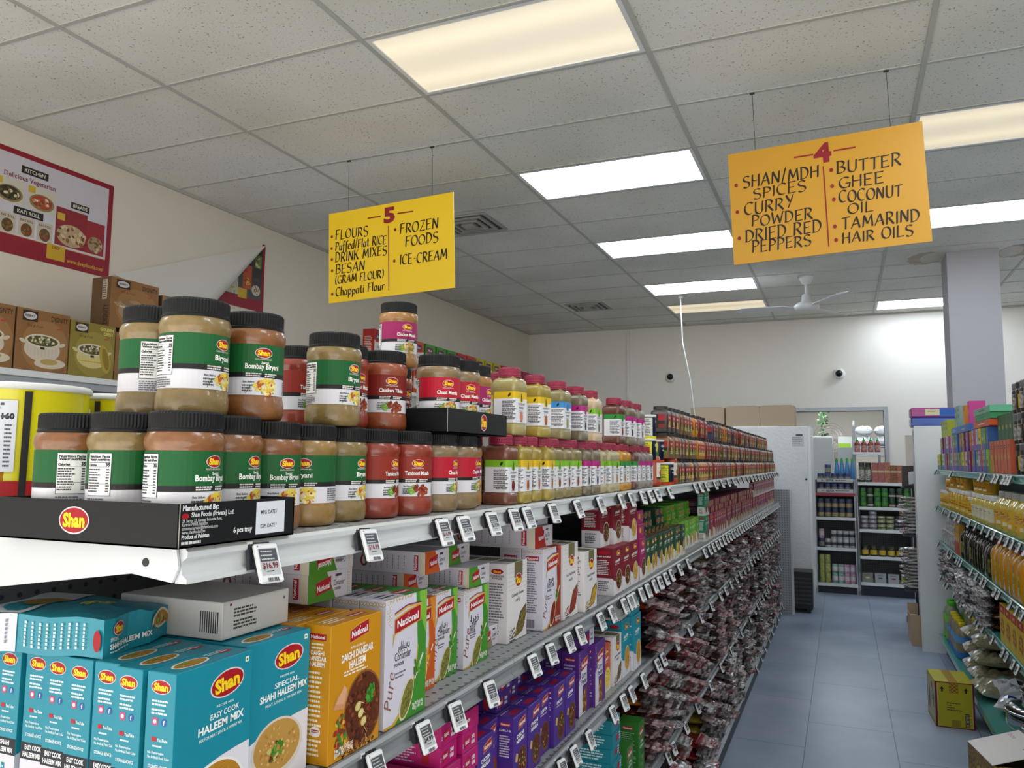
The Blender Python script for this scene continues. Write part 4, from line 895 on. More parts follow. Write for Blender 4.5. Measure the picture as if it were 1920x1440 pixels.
def shanwhite(name, l1, c2, sc, W=0.118, Dp=0.05, H_=0.175):
    d = D()
    for q in range(6): d.rect(0, H_ * (0.93 - 0.055 * q), W, H_ * (0.93 - 0.055 * q) + 0.0008, '#c9b68a', 1)
    d.rect(W * 0.34, H_ * 0.80, W * 0.76, H_ * 0.998, '#6b6440', 2); shan(d, W * 0.55, H_ * 0.76, 0.0195, 0.0155, 0, 3)
    d.text(l1, W * 0.52, H_ * 0.565, 0.0078, '#3a322a', w=0.072, L=2, bold=0.012, slant=0.04); d.text('\ufead\u0648\u0627\ufb58', W * 0.5, H_ * 0.50, 0.007, '#3a322a', w=0.03, L=2)
    d.poly([(W * 0.45, H_ * 0.04), (W * 0.78, H_ * 0.08), (W * 0.99, H_ * 0.30), (W * 0.96, H_ * 0.42), (W * 0.66, H_ * 0.34), (W * 0.45, H_ * 0.16)], '#5c4a24', 2)
    d.poly([(W * 0.49, H_ * 0.06), (W * 0.77, H_ * 0.10), (W * 0.96, H_ * 0.30), (W * 0.93, H_ * 0.385), (W * 0.68, H_ * 0.31), (W * 0.49, H_ * 0.16)], sc[0], 3); d.blobs(W * 0.72, H_ * 0.21, 0.022, 0.016, sc, 60, 0.004, 4, 5)
    d.blobs(W * 0.32, H_ * 0.10, 0.03, 0.012, [c2, sc[-1]], 26, 0.004, 2, 3); d.bars(W * 0.12, H_ * 0.06, W * 0.3, 2, 0.006, '#4a443c', 5, 0.5, 3)
    s = D(); s.ell(Dp * 0.5, H_ * 0.90, 0.015, 0.006, '#a5141f', 2, 0, 20).text('Shan', Dp * 0.5, H_ * 0.885, 0.005, '#f5d21b', w=0.018, L=3).text(l1.split()[0].upper(), Dp * 0.5, H_ * 0.83, 0.0045, '#3a322a', w=Dp * 0.7, L=2).text('POWDER', Dp * 0.5, H_ * 0.80, 0.0045, '#3a322a', w=Dp * 0.5, L=2)
    s.bars(Dp * 0.12, H_ * 0.75, Dp * 0.74, 13, 0.006, '#6a6672', 2, 0.5, 6).bars(Dp * 0.12, H_ * 0.30, Dp * 0.6, 6, 0.006, '#6a6672', 2, 0.5, 8)
    t = D(); t.rect(W * 0.34, 0.001, W * 0.76, Dp * 0.9, '#6b6440', 1)
    for q in range(5): t.rect(0.001, Dp * (0.15 + 0.17 * q), W * 0.33, Dp * (0.15 + 0.17 * q) + 0.0008, '#c9b68a', 1)
    return carton(name, W, Dp, H_, '#dcd7d6', d, s, t), (W, Dp, H_)
SCO, SCOs = shanwhite('coriander_powder_carton', 'Coriander Powder', '#7c7034', ['#6b5c2a', '#84743a', '#54481f']); SRC, SRCs = shanwhite('chilli_powder_carton', 'Red Chilli Powder', '#8c1f18', ['#8c2a1e', '#a03526', '#7a2016'], 0.118, 0.045, 0.19); STU, STUs = shanwhite('turmeric_powder_carton', 'Turmeric Powder', '#b8922a', ['#b8922a', '#c9a53c', '#9c7a1c'], 0.115, 0.06, 0.16)

# --- generic recipe-mix cartons (small in the picture): colour, dish, white foot
def recipe(name, base, l1, W=0.078, Dp=0.036, H_=0.142, logo='shan', food='nihari', foot='#d9d6d8', seed=1, l2=None, footh=0.36):
    d = D()
    if foot: d.poly([(0, 0), (W, 0), (W, H_ * footh), (W * 0.6, H_ * (footh - 0.05)), (W * 0.25, H_ * (footh - 0.08)), (0, H_ * (footh - 0.03))], foot, 1)
    if logo == 'shan': shan(d, W * 0.58, H_ * 0.865, W * 0.2, H_ * 0.062)
    else: national(d, W * 0.36, H_ * 0.80, W * 0.5, H_ * 0.105)
    d.text(l1, W * 0.5, H_ * 0.675, H_ * 0.052, '#f2efe8', bold=0.035, w=W * (0.78 if len(l1) > 7 else 0.52), L=2, slant=0.06)
    if l2: d.text(l2, W * 0.5, H_ * 0.60, H_ * 0.052, '#f2efe8', bold=0.035, w=W * 0.55, L=2, slant=0.06)
    else: d.bars(W * 0.2, H_ * 0.645, W * 0.6, 1, H_ * 0.03, '#d9cfc8', 2, 0.5, seed)
    dish(d, W * 0.64, H_ * 0.28, W * 0.33, H_ * 0.235, '#c9c0b2' if foot else '#6b4a30', FD[food][0], FD[food] + ['#4f7a2a', '#c8a04a'], 34, seed, 3, 0.13)
    if not foot: d.poly([(W * 0.12, H_ * 0.36), (W * 0.28, H_ * 0.33), (W * 0.34, H_ * 0.44), (W * 0.2, H_ * 0.47)], '#c9a46a', 3)
    s = D()
    if foot: s.rect(0.0005, 0, Dp - 0.0005, H_ * footh, foot, 1)
    if logo == 'shan': s.ell(Dp * 0.5, H_ * 0.9, Dp * 0.32, H_ * 0.035, '#a5141f', 2, 0, 16)
    else: natsmall(s, Dp * 0.5, H_ * 0.9, Dp * 0.62)
    s.text(l1, Dp * 0.5, H_ * 0.80, H_ * 0.028, '#e6e2dc', w=Dp * 0.7, L=2).bars(Dp * 0.16, H_ * 0.74, Dp * 0.66, 9, H_ * 0.036, '#cfc6cc' if not foot else '#d6d6d6', 2, 0.5, seed)
    if foot: s.bars(Dp * 0.2, H_ * (footh - 0.06), Dp * 0.6, 5, H_ * 0.045, '#5a5a66', 2, 0.6, seed + 3)
    t = D(); t.rect(W * 0.3, Dp * 0.25, W * 0.8, Dp * 0.6, RED, 1).bars(W * 0.1, Dp * 0.9, W * 0.6, 1, 0.005, '#cfc6cc', 2, 0.5, seed)
    return carton(name, W, Dp, H_, base, d, s, t)
def recipe_lying(name, base, l1, W=0.142, Dp=0.10, Hh=0.036, logo='national', l2='MASALA', inv=False):
    d = D(); a = PI if inv else 0
    d.poly([(W * 0.14, Hh * 0.2), (W * 0.44, Hh * 0.34), (W * 0.44, Hh * 0.78), (W * 0.14, Hh * 0.66)], RED if logo == 'national' else '#c23a1c', 2).text('National' if logo == 'national' else 'Shan', W * 0.29, Hh * (0.4 if not inv else 0.62), Hh * 0.2, '#f1ecec', w=W * 0.24, L=3, slant=0.1, rot=a)
    if not inv: d.text(l1, W * 0.68, Hh * 0.5, Hh * 0.18, '#f2efe8', w=W * 0.2, L=2, bold=0.03).text(l2, W * 0.68, Hh * 0.24, Hh * 0.18, '#f2efe8', w=W * 0.22, L=2, bold=0.03)
    d.rect(W * 0.03, Hh * 0.3, W * 0.06, Hh * 0.5, '#e6ece6', 2).rect(W * 0.038, Hh * 0.35, W * 0.052, Hh * 0.45, '#2f8a3a', 3)
    s = D(); s.bars(Dp * 0.15, Hh * 0.85, Dp * 0.5, 6, Hh * 0.13, '#c9bcd0', 2, 0.5, 2).rect(Dp * 0.74, Hh * 0.15, Dp * 0.84, Hh * 0.85, RED, 2)
    return carton(name, W, Dp, Hh, base, d, s)
# ================================================================== jars
M_LID = mat('black_lid', '0b0b0c', 0.5, noise_=(40, 0.15), spec=0.3); M_RLID = mat('maroon_lid', '8c1a3a', 0.4, noise_=(30, 0.15))
def powder_mat(hx, hx2): return mat('powder_' + hx.lstrip('#'), hx, 0.3, coat=0.4, noise_=(85, 0.6), hx2=hx2, bump=(170, 0.08))
JR, JH = 0.042, 0.1415
def jar_parts(col, title, food, title0=None, facts=True, powder=('#9a6a3a', '#7c5026')):
    b = MB(); mp_ = powder_mat(*powder)
    b.lathe([(0.034, 0), (0.0395, 0.002), (0.0418, 0.009), (0.0418, 0.022), (0.0405, 0.028), (0.0398, 0.031), (0.0398, 0.099), (0.0408, 0.101), (0.042, 0.106), (0.0418, 0.112), (0.039, 0.119), (0.036, 0.1215), (0.036, 0.126)], mp_, 48)
    l = MB(); pr = [(0.0365, 0.1185), (0.0395, 0.1185), (0.0395, 0.1215), (0.0385, 0.1225), (0.0388, 0.125), (0.0388, 0.1385), (0.037, 0.141), (0.033, 0.1415)]
    l.lathe(pr, M_LID, 128, smooth=False, rib=0.0007, ribr=(4, 5)); l.lathe([(0.0358, 0.1165), (0.0372, 0.1170), (0.0372, 0.1188)], M_LID, 32, caps=False)
    d = D(); r = 0.0402; C = 2 * PI * r / 2; h = 0.066
    d.rect(-C, 0, C, h, '#d9d7dc', 1).rect(-C, h * 0.44, C, h, col, 2).rect(-C, h * 0.345, C, h * 0.44, '#1c1b1c', 3)
    shan(d, 0, h * 0.83, 0.0115, 0.0068, 0, 3)
    d.text('RECIPE & SEASONING MIX', 0, h * 0.69, 0.0018, '#d9c9c0', w=0.022)
    if title0: d.text(title0, 0.002, h * 0.615, 0.0030, '#f2efe8', w=0.010)
    d.text(title, 0.0, h * 0.515 if title0 else h * 0.535, 0.0066, '#f4f1ea', bold=0.028, w=min(0.046, 0.0036 * len(title)), L=4)
    d.bars(-0.022, h * 0.43, 0.02, 2, 0.0028, '#d9d5cf', 4, 0.6, 2).bars(0.002, h * 0.43, 0.02, 2, 0.0028, '#d9d5cf', 4, 0.6, 5)
    d.text('Best Before', -0.018, h * 0.235, 0.0026, '#3b3b40', w=0.014).bars(-0.026, h * 0.20, 0.016, 3, 0.0034, '#4b4b50', 3, 0.6, 7)
    if food == 'rice': d.poly([(-0.022, 0.002), (0.0, 0.002), (-0.006, h * 0.22), (-0.016, h * 0.20)], '#5c9a3a', 3)
    else: d.ell(0.004, h * 0.15, 0.019, 0.0085, '#c9c6c4', 3, 0, 20); d.blobs(-0.010, h * 0.17, 0.007, 0.006, ['#6a9a3a', '#8cb34a', '#4f7a2a'], 16, 0.0032, 4, 3)
    d.blobs(0.005, h * 0.165, 0.015, 0.0095, FD[food], 60, 0.0036, 4, 9)
    # nutrition panel
    x1 = -0.062; x0 = -0.092; wh = '#e9e9e6'; k = '#26262a'
    d.rect(x0 - 0.0006, h * 0.24, x1 + 0.0006, h * 0.955, k, 3).rect(x0, h * 0.25, x1, h * 0.945, wh, 4)
    d.text('Nutrition Facts', (x0 + x1) / 2, h * 0.875, 0.0028, k, bold=0.05, w=0.027, L=5).text('Valeur nutritive', (x0 + x1) / 2, h * 0.825, 0.0028, k, bold=0.05, w=0.027, L=5)
    d.rect(x0 + 0.001, h * 0.79, x1 - 0.001, h * 0.797, k, 5).text('Calories', x0 + 0.001, h * 0.735, 0.0026, k, 'l', 0.05, w=0.012, L=5).text('35', x1 - 0.001, h * 0.735, 0.0034, k, 'r', 0.05, L=5).rect(x0 + 0.001, h * 0.72, x1 - 0.001, h * 0.725, k, 5)
    for q in range(9):
        y = h * (0.69 - 0.045 * q); d.bars(x0 + 0.001, y, 0.018, 1, 0.0022, '#4a4a4f', 5, 0.7, q); d.bars(x1 - 0.005, y, 0.004, 1, 0.0022, '#4a4a4f', 5, 0.7, q + 9)
    d.rect(x0 + 0.001, h * 0.44, x1 - 0.001, h * 0.445, k, 5); d.bars(x0, h * 0.20, 0.030, 5, 0.0026, '#6b6b70', 4, 0.55, 4)
    d.bars(0.036, h * 0.30, 0.028, 6, 0.0030, '#6b6b70', 4, 0.55, 12)
    lb = MB(); d.put(lb, cyl(r, 0.032), 0.006)
    return [('jar_body', b.mesh('jar_body')), ('lid', l.mesh('lid')), ('label', lb.mesh('label'))]
GREEN = '#145a2a'
P1_, P2_, P3_ = ('#8c5a30', '#6b4020'), ('#8a7242', '#6a5630'), ('#9a7840', '#7c5c2c'); PT, PC = ('#8f3520', '#742612'), ('#9c5030', '#763a20')
JB1 = jar_parts(GREEN, 'Bombay Biryani', 'rice', 'Special', powder=P1_); JB2 = jar_parts(GREEN, 'Bombay Biryani', 'rice', 'Special', powder=P2_); JB3 = jar_parts(GREEN, 'Biryani', 'rice', powder=P3_); JB4 = jar_parts(GREEN, 'Biryani', 'rice', powder=P2_)
JT = jar_parts('#8c2a1c', 'Tandoori Masala', 'tandoori', powder=PT); JK = jar_parts('#7a1f1a', 'Chicken Tikka', 'tandoori', powder=PC)
JC = jar_parts('#b3142c', 'Chaat Masala', 'chaat', powder=('#8c7452', '#705a3c')); JM = jar_parts('#9c1f5c', 'Chicken Masala', 'chaat', powder=('#a8793f', '#8a5c2c'))
def jar(parts, x, y, z, deg, label):
    unit('masala_jar', parts, label, 'spice jar', (x, y, z), math.radians(deg), 'black-lidded masala jars on the top shelf')
T1 = S1 + JH + 0.0006; T2 = T1 + JH + 0.0006
J = jar
J(JB1, -0.672, 0.655, S1 + 0.0025, 5, 'green-labelled spice jar with dark brown powder at the open corner of the black tray')
J(JB2, -0.760, 0.655, S1 + 0.0025, 26, 'green-labelled jar of pale green-brown powder, middle of the tray front row')
J(JB1, -0.848, 0.655, S1 + 0.0025, 71, 'brown spice jar showing only its nutrition table, at the inner end of the tray')
J(JB1, -0.694, 0.743, S1 + 0.0025, 7, 'green-labelled brown jar standing behind the corner jar of the black tray')
J(JB2, -0.790, 0.745, S1 + 0.0025, -20, 'hidden green-labelled jar in the second row of the tray')
J(JB1, -0.702, 0.830, S1, -15, 'green-labelled brown jar just past the tray end, showing its oval logo')
J(JB3, -0.706, 0.915, S1, -60, 'green-labelled tan jar second past the tray end, label turned up the aisle')
J(JB4, -0.712, 1.001, S1, 3, 'green-labelled grey-tan jar beside the first brick red jar')
J(JT, -0.705, 1.086, S1, 3, 'brick red tandoori jar, first in the lower row beside a green-labelled one')
J(JT, -0.690, 1.171, S1, -35, 'brick red tandoori jar, second in the lower row, full title showing')
J(JK, -0.772, 1.240, S1, -6, 'dark red chicken tikka jar set back in the lower row')
J(JC, -0.692, 1.272, S1, 5, 'red chaat masala jar in the lower row under the small black tray corner')
J(JC, -0.692, 1.358, S1, 17, 'red chaat jar under the middle of the small black tray')
J(JM, -0.722, 1.440, S1, -3, 'magenta chicken masala jar in the lower row beside the square bottles')
J(JB1, -0.800, 0.840, S1, 0, 'hidden brown jar behind the lower row beside the tray'); J(JT, -0.860, 1.085, S1, 0, 'hidden tandoori jar behind the lower row of red jars'); J(JT, -0.80, 0.985, S1, 0, 'hidden jar behind the grey-tan green-labelled jar'); J(JK, -0.865, 1.40, S1, 0, 'hidden tikka jar at the back of the lower row'); J(JT, -0.79, 1.145, S1, 0, 'hidden tandoori jar behind the two brick red ones')
J(JK, -0.80, 1.335, S1, 0, 'hidden tikka jar under the inner part of the small black tray')
J(JB4, -0.726, 0.715, T1, 8, 'largest-looking green jar of pale powder stacked in the upper tier above the tray')
J(JB4, -0.815, 0.735, T1, 67, 'pale green-brown jar peeking out behind the upper tier corner jar')
J(JB1, -0.722, 0.812, T1, -28, 'green-labelled brown jar second in the upper tier above the tray')
J(JT, -0.862, 1.083, T1, -12, 'orange-red tandoori jar set back in the upper tier beside a tall green jar')
J(JB4, -0.716, 0.985, T1, -4, 'single green-labelled pale jar in the upper tier amid red jars')
J(JT, -0.775, 1.095, T1, -10, 'tandoori jar half hidden behind the single upper green jar')
J(JK, -0.752, 1.183, T1, -36, 'dark red chicken tikka jar in the upper tier beside the small black tray')
J(JK, -0.868, 1.40, T1, 0, 'jar in the upper tier carrying the topmost magenta jar')
J(JC, -0.692, 1.278, T1 + 0.003, -35, 'red chaat masala jar at the near corner of the small black tray')
J(JC, -0.692, 1.363, T1 + 0.003, -28, 'second red chaat masala jar in the small black tray')
J(JM, -0.705, 1.447, T1 + 0.003, 0, 'magenta-labelled jar last in the small black tray')
J(JM, -0.872, 1.425, T2, -30, 'magenta chicken masala jar standing alone on top of the upper tier')

# ---- black cardboard trays
M_TRAY = mat('black_card', '101113', 0.5, noise_=(12, 0.25), spec=0.3)
def tray(loc, rz, L_, W_, h, label, big):
    t = thing('display_tray', label, 'display tray', loc, rz, 'black cardboard jar trays')
    b = MB(); th = 0.002
    b.box((0, 0, 0), (L_, W_, th), M_TRAY)
    b.box((0, -0.0, 0), (L_, th, h), M_TRAY); b.box((0, W_ - th, 0), (L_, W_, h), M_TRAY); b.box((0, 0, 0), (th, W_, h), M_TRAY)
    b.box((L_ - th, 0.0025, 0), (L_, W_, h * 1.0), M_TRAY); b.box((L_ - 0.0003, 0.002, 0.001), (L_ + 0.0002, 0.0032, h), '#b9b2a6')
    part('tray_walls', b, t)
    d = D()
    if big: shan(d, L_ * 0.46, h * 0.52, 0.0235, 0.0150)
    e = D()
    if big:
        e.text('Manufactured By:', 0.006, h * 0.84, 0.0055, '#e3e3e3', 'l', 0.03, w=0.050); e.ell(0.010, h * 0.715, 0.005, 0.003, '#a5141f', 2, 0, 14).text('Shan Foods (Private) Ltd.', 0.018, h * 0.69, 0.0048, '#e3e3e3', 'l', 0.02, w=0.062)
        for q, s_ in enumerate(('29, Sector 23, Korangi Industrial Area,', 'Karachi 74900, Pakistan.', 'consumerservices@shanfoods.com', 'www.shanfoods.com')): e.text(s_, 0.006, h * (0.575 - 0.085 * q), 0.0034, '#d0d0d0', 'l', 0.01, w=(0.056, 0.036, 0.05, 0.032)[q])
        e.text('Product of Pakistan', 0.006, h * 0.205, 0.0044, '#e3e3e3', 'l', 0.03, w=0.038).bars(0.006, h * 0.15, 0.034, 1, 0.005, '#d0d0d0', 2, 0.6, 3)
        e.text('6 pcs tray', 0.095, h * 0.23, 0.0058, '#e3e3e3', 'c', 0.03, w=0.030)
        e.rect(0.116, h * 0.12, 0.166, h * 0.93, '#d9dbe2', 1).text('MFG. DATE /', 0.138, h * 0.62, 0.0044, '#3b3d48', w=0.028, L=2).text('EXP. DATE /', 0.138, h * 0.27, 0.0044, '#3b3d48', w=0.028, L=2)
    else: shan(e, W_ * 0.58, h * 0.55, 0.0145, 0.0165)
    if big: pl = MB(); d.put(pl, flat((0, 0, 0), (1, 0, 0), (0, 0, 1))); part('printed_logo', pl, t)
    pl = MB(); e.put(pl, flat((L_, 0, 0), (0, 1, 0), (0, 0, 1))); part('lettering', pl, t)
tray((-0.905, 0.606, S1), 0, 0.278, 0.184, 0.046, 'long black cardboard tray with white maker print holding jars at the shelf end', True)
tray((-0.755, 1.228, T1), 0, 0.108, 0.268, 0.044, 'small black cardboard tray with red jars on top of the lower jar row', False)

# ---- square spice bottles with maroon lids
BH, BW = 0.148, 0.062
def bottle_parts(col, pw, spice, facts=True):
    b = MB(); mp_ = powder_mat(*pw); r = BW / 2
    b.lathe([(r * 0.9, 0), (r * 0.97, 0.002), (r, 0.006), (r, 0.022), (r * 0.955, 0.024), (r * 0.955, 0.096), (r, 0.098), (r, 0.112), (r * 0.96, 0.118), (r * 0.80, 0.1235), (r * 0.66, 0.125), (r * 0.66, 0.128)], mp_, 48, sq=0.8)
    l = MB(); rl = 0.0245
    l.lathe([(rl, 0.126), (rl + 0.0012, 0.1265), (rl + 0.0012, 0.130), (rl, 0.1306), (rl + 0.0004, 0.1312), (rl + 0.0004, 0.1365), (rl - 0.0003, 0.137), (rl + 0.0004, 0.1375), (rl + 0.0004, 0.145), (rl - 0.002, 0.148)], M_RLID, 64, smooth=False, rib=0.0006, ribr=(5, 8))
    lb = MB(); hw = r * 0.957; h = 0.068
    def wrap(u, v, L):                        # label runs round the front and the near side
        o = L * EPS + 0.0006
        k = hw - 0.006
        if abs(u) <= k: return (hw + o, u, 0.026 + v)
        s = 1 if u > 0 else -1; q = abs(u) - k; a = q / 0.006
        if a < PI / 2: return (k + (0.006 + o) * math.cos(a), s * (k + (0.006 + o) * math.sin(a)), 0.026 + v)
        return (k - (q - 0.006 * PI / 2), s * (hw + o), 0.026 + v)
    E = k = hw - 0.006 + 0.0094 + 0.045
    d = D(); d.rect(-E, 0, E, h, '#dddcdf', 1).rect(-E, h * 0.78, E, h, col, 2)
    d.poly([(-0.009, h * 0.79), (0.009, h * 0.79), (0.008, h * 0.70), (0, h * 0.655), (-0.008, h * 0.70)], col, 2); d.ell(0, h * 0.80, 0.0028, 0.009, '#5a4a1c', 3, 0, 12).ell(0, h * 0.89, 0.002, 0.005, '#4a3c18', 3, 0, 10)
    d.text('SHUBHAM', 0, h * 0.57, 0.0052, '#3a3a3e', w=0.030, bold=0.0).text('POWDER', 0, h * 0.44, 0.0034, '#5a5a5f', w=0.018).bars(-0.012, h * 0.52, 0.024, 1, 0.003, '#77777c', 3, 0.6, 2).bars(-0.010, h * 0.40, 0.02, 2, 0.0035, '#77777c', 3, 0.5, 3)
    d.ell(0, h * 0.20, 0.0075, 0.0115, spice, 3, 0, 24).ell(0.001, h * 0.21, 0.0045, 0.0085, spice, 4, 0.2, 16); d.bars(-0.008, h * 0.055, 0.016, 1, 0.003, '#77777c', 3, 0.5, 5)
    x = -0.058
    d.ell(x + 0.018, h * 0.885, 0.005, 0.0026, '#1f2a1a', 3, 0.9, 12); 
    for q in range(5): d.bars(x, h * (0.70 - 0.12 * q), 0.034, 2, 0.0034, '#5a5a60', 3, 0.6, q)
    d.text('Best Foods', x + 0.018, h * 0.10, 0.0036, '#2a2a2e', w=0.024, shear=0.3, L=3)
    d.bars(0.028, h * 0.66, 0.03, 8, 0.005, '#6a6a70', 3, 0.5, 9)
    d.put(lb, wrap, 0.004)
    return [('bottle_body', b.mesh('bottle_body')), ('lid', l.mesh('lid')), ('label', lb.mesh('label'))]
YEL, LIM, PNK, GRN, BLU = '#d9b41c', '#7cb32a', '#b3267c', '#2a8a3a', '#3a86c2'
BT = {'y': bottle_parts(YEL, ('#a8913c', '#8c7830'), '#a85a2a'), 'yp': bottle_parts(YEL, ('#a89a60', '#8f8350'), '#c97a6a'), 'l': bottle_parts(LIM, ('#7c4a38', '#663a2c'), '#7a1f1a'), 'l2': bottle_parts(LIM, ('#8f8050', '#786a40'), '#8a4a2a'),
      'p': bottle_parts(PNK, ('#7c6f58', '#665a46'), '#3a3a3c'), 'l3': bottle_parts(LIM, ('#b5aa80', '#a09468'), '#b98a4a'), 'g': bottle_parts(GRN, ('#c98a1c', '#a87014'), '#c97a2a'), 'g2': bottle_parts(GRN, ('#6b3a2c', '#572d22'), '#8c2f22'), 'p2': bottle_parts(PNK, ('#8a8078', '#746a62'), '#6a5a50'),
      'b': bottle_parts(BLU, ('#8f8458', '#786e48'), '#8a8a4a'), 'pl': bottle_parts(LIM, ('#cbb490', '#b8a07c'), '#6a6a5a')}
BN = {'y': 'yellow-banded bottle of olive powder', 'yp': 'yellow-banded bottle of pale green powder', 'l': 'lime-banded bottle of red-brown powder', 'l2': 'lime-banded bottle of khaki powder', 'p': 'pink-banded bottle of grey-brown powder', 'l3': 'lime-banded bottle of cream powder',
      'g': 'green-banded bottle of orange powder', 'g2': 'green-banded bottle of maroon powder', 'p2': 'pink-banded bottle of grey powder', 'b': 'blue-banded bottle of khaki powder', 'pl': 'plain-sided bottle of cream powder'}
seq = ['l', 'y', 'y', 'y', 'l2', 'l2', 'l2', 'p', 'p', 'l3', 'l3', 'l3', 'g', 'g', 'g2', 'p2', 'p2', 'p2']
ylow = [1.535, 1.605, 1.685, 1.755, 1.83, 1.903, 1.973, 2.06, 2.133, 2.222, 2.295, 2.367, 2.437, 2.52, 2.60, 2.675, 2.747, 2.818]
for i, (k, y) in enumerate(zip(seq, ylow)):
    unit('spice_bottle', BT[k], 'maroon-lidded %s, %s in the lower row of square bottles' % (BN[k], nth(i)), 'spice bottle', (-0.672 + rnd.uniform(-0.005, 0.004), y, S1), math.radians(rnd.uniform(-6, 5)), 'square maroon-lidded spice bottles')
    if i in (0, 2, 4, 6, 8, 10, 12, 14, 16): unit('spice_bottle', BT[k], 'maroon-lidded %s in the row behind, behind the %s lower bottle' % (BN[k], nth(i)), 'spice bottle', (-0.748, y, S1), 0, 'square maroon-lidded spice bottles')
up = [('yp', 1.575, -6, -0.675), ('yp', 1.655, -4, -0.735), ('y', 1.73, -8, -0.675), ('b', 1.885, -4, -0.675), ('p', 1.96, -2, -0.700), ('p', 2.035, 0, -0.675), ('pl', 2.165, -4, -0.675), ('p2', 2.24, -2, -0.73), ('g2', 2.44, -6, -0.678), ('p', 2.56, -12, -0.675), ('p2', 2.64, -8, -0.690), ('p2', 2.72, -6, -0.680)]
for i, (k, y, a, x) in enumerate(up):
    unit('spice_bottle', BT[k], 'maroon-lidded %s standing %s in the upper row of square bottles' % (BN[k], nth(i)), 'spice bottle', (x, y, S1 + BH + 0.0005), math.radians(a), 'square maroon-lidded spice bottles')

# ---- curry tubs, paste bottles
M_TLID = mat('white_lid', 'd9d9d4', 0.4, noise_=(20, 0.06))
def curry_tub(a):
    b = MB(); b.lathe([(0.026, 0), (0.0275, 0.001), (0.0275, 0.082)], mat('navy_card', '141d33', 0.35, noise_=(15, 0.1)), 40)
    l = MB(); l.lathe([(0.0272, 0.081), (0.0288, 0.0815), (0.0288, 0.0885), (0.0275, 0.090)], M_TLID, 40)
    d = D(); r = 0.0276; C = PI * r
    d.rect(-C, 0, C, 0.010, '#c8471c' if a else '#d6cf1c', 1).rect(-0.075, 0.012, -0.030, 0.078, '#d9d61f' if a else '#cfcfca', 1); 
    d.bars(-0.070, 0.072, 0.034, 10, 0.006, '#5a5a3a', 2, 0.5, 4).text('CURRY', 0, 0.060, 0.0095, '#e9e6da', bold=0.04, w=0.030).text('Powder', 0.002, 0.045, 0.007, '#e9e6da', w=0.022, shear=0.2); d.ell(0.008, 0.025, 0.009, 0.010, '#a81f2a', 2, 0, 16)
    lb = MB(); d.put(lb, cyl(r), 0.004)
    return [('tub_body', b.mesh('tub_body')), ('lid', l.mesh('lid')), ('label', lb.mesh('label'))]
CT = [curry_tub(0), curry_tub(1)]
for i, (x, y, z, k, a, lab) in enumerate(((-0.672, 2.905, 0.178, 0, 18, 'navy curry powder tub with yellow side panel, topmost beside the upper bottles'), (-0.672, 2.905, 0.089, 1, 10, 'navy curry tub directly under the topmost curry tub'), (-0.70, 2.975, 0.089, 1, -12, 'navy curry tub with orange foot, second in the middle curry tier'), (-0.672, 3.045, 0.089, 1, -8, 'navy curry tub with orange foot, last in the middle curry tier'),
                                          (-0.745, 2.905, 0.0, 1, 0, 'hidden curry tub behind the green-capped red bottle'), (-0.672, 3.165, 0.0, 1, 30, 'navy curry tub turned to show its white and yellow panels at shelf level'), (-0.672, 3.235, 0.0, 1, -10, 'navy curry tub with orange foot beside the second paste bottle'), (-0.745, 2.975, 0.0, 1, 0, 'hidden curry tub at the base of the middle curry tier'), (-0.675, 3.045, 0.0, 0, 0, 'shelf level curry tub half behind the red paste bottle'), (-0.672, 2.905, 0.0, 0, 0, 'shelf level curry tub behind the dark bottle'))):
    if i in (8,): continue
    unit('curry_tub', CT[k], lab, 'curry powder tub', (x if i != 9 else -0.742, y if i != 9 else 3.05, S1 + z), math.radians(a), 'curry powder tubs')
def paste_bottle():
    b = MB(); b.lathe([(0.024, 0), (0.029, 0.002), (0.031, 0.012), (0.031, 0.020), (0.029, 0.024), (0.029, 0.085), (0.030, 0.095), (0.027, 0.108), (0.021, 0.114), (0.021, 0.118)], powder_mat('#b5421f', '#9c3518'), 40)
    l = MB(); l.lathe([(0.0215, 0.116), (0.0222, 0.116), (0.0222, 0.128), (0.0205, 0.130)], mat('green_cap', '1c6b30', 0.4, noise_=(30, 0.1)), 48, smooth=False, rib=0.0005, ribr=(1, 2))
    d = D(); d.rect(-0.02, 0.026, 0.045, 0.09, '#d9d2c4', 1).ell(0.006, 0.050, 0.012, 0.013, '#a81f22', 2).rect(-0.02, 0.026, 0.045, 0.036, '#274a2c', 2).text('Chilli', 0.010, 0.074, 0.007, '#8c2a1f', w=0.02)
    lb = MB(); d.put(lb, cyl(0.0292), 0.004)
    return [('bottle_body', b.mesh('bottle_body')), ('cap', l.mesh('cap')), ('label', lb.mesh('label'))]
PB = paste_bottle()
unit('paste_bottle', PB, 'red bottle with green cap on the top shelf beside the last square bottles', 'bottle', (-0.668, 2.955, S1), math.radians(-10), 'red bottles with green caps')
unit('paste_bottle', PB, 'red bottle with green cap beside the first small black-lidded jars', 'bottle', (-0.675, 3.315, S1), math.radians(-10), 'red bottles with green caps')
b = MB(); b.lathe([(0.024, 0), (0.027, 0.003), (0.027, 0.125), (0.022, 0.14), (0.012, 0.146)], mat('smoke_glass', '35373a', 0.15, coat=0.5, noise_=(9, 0.2)), 32)
l = MB(); l.lathe([(0.0245, 0.13), (0.0268, 0.131), (0.0265, 0.146), (0.022, 0.15)], M_BLK, 32)
unit('dark_bottle', [('bottle_body', b.mesh('bottle_body')), ('cap', l.mesh('cap'))], 'dark glass bottle wedged between the square bottles and the curry tubs', 'bottle', (-0.745, 2.855, S1))

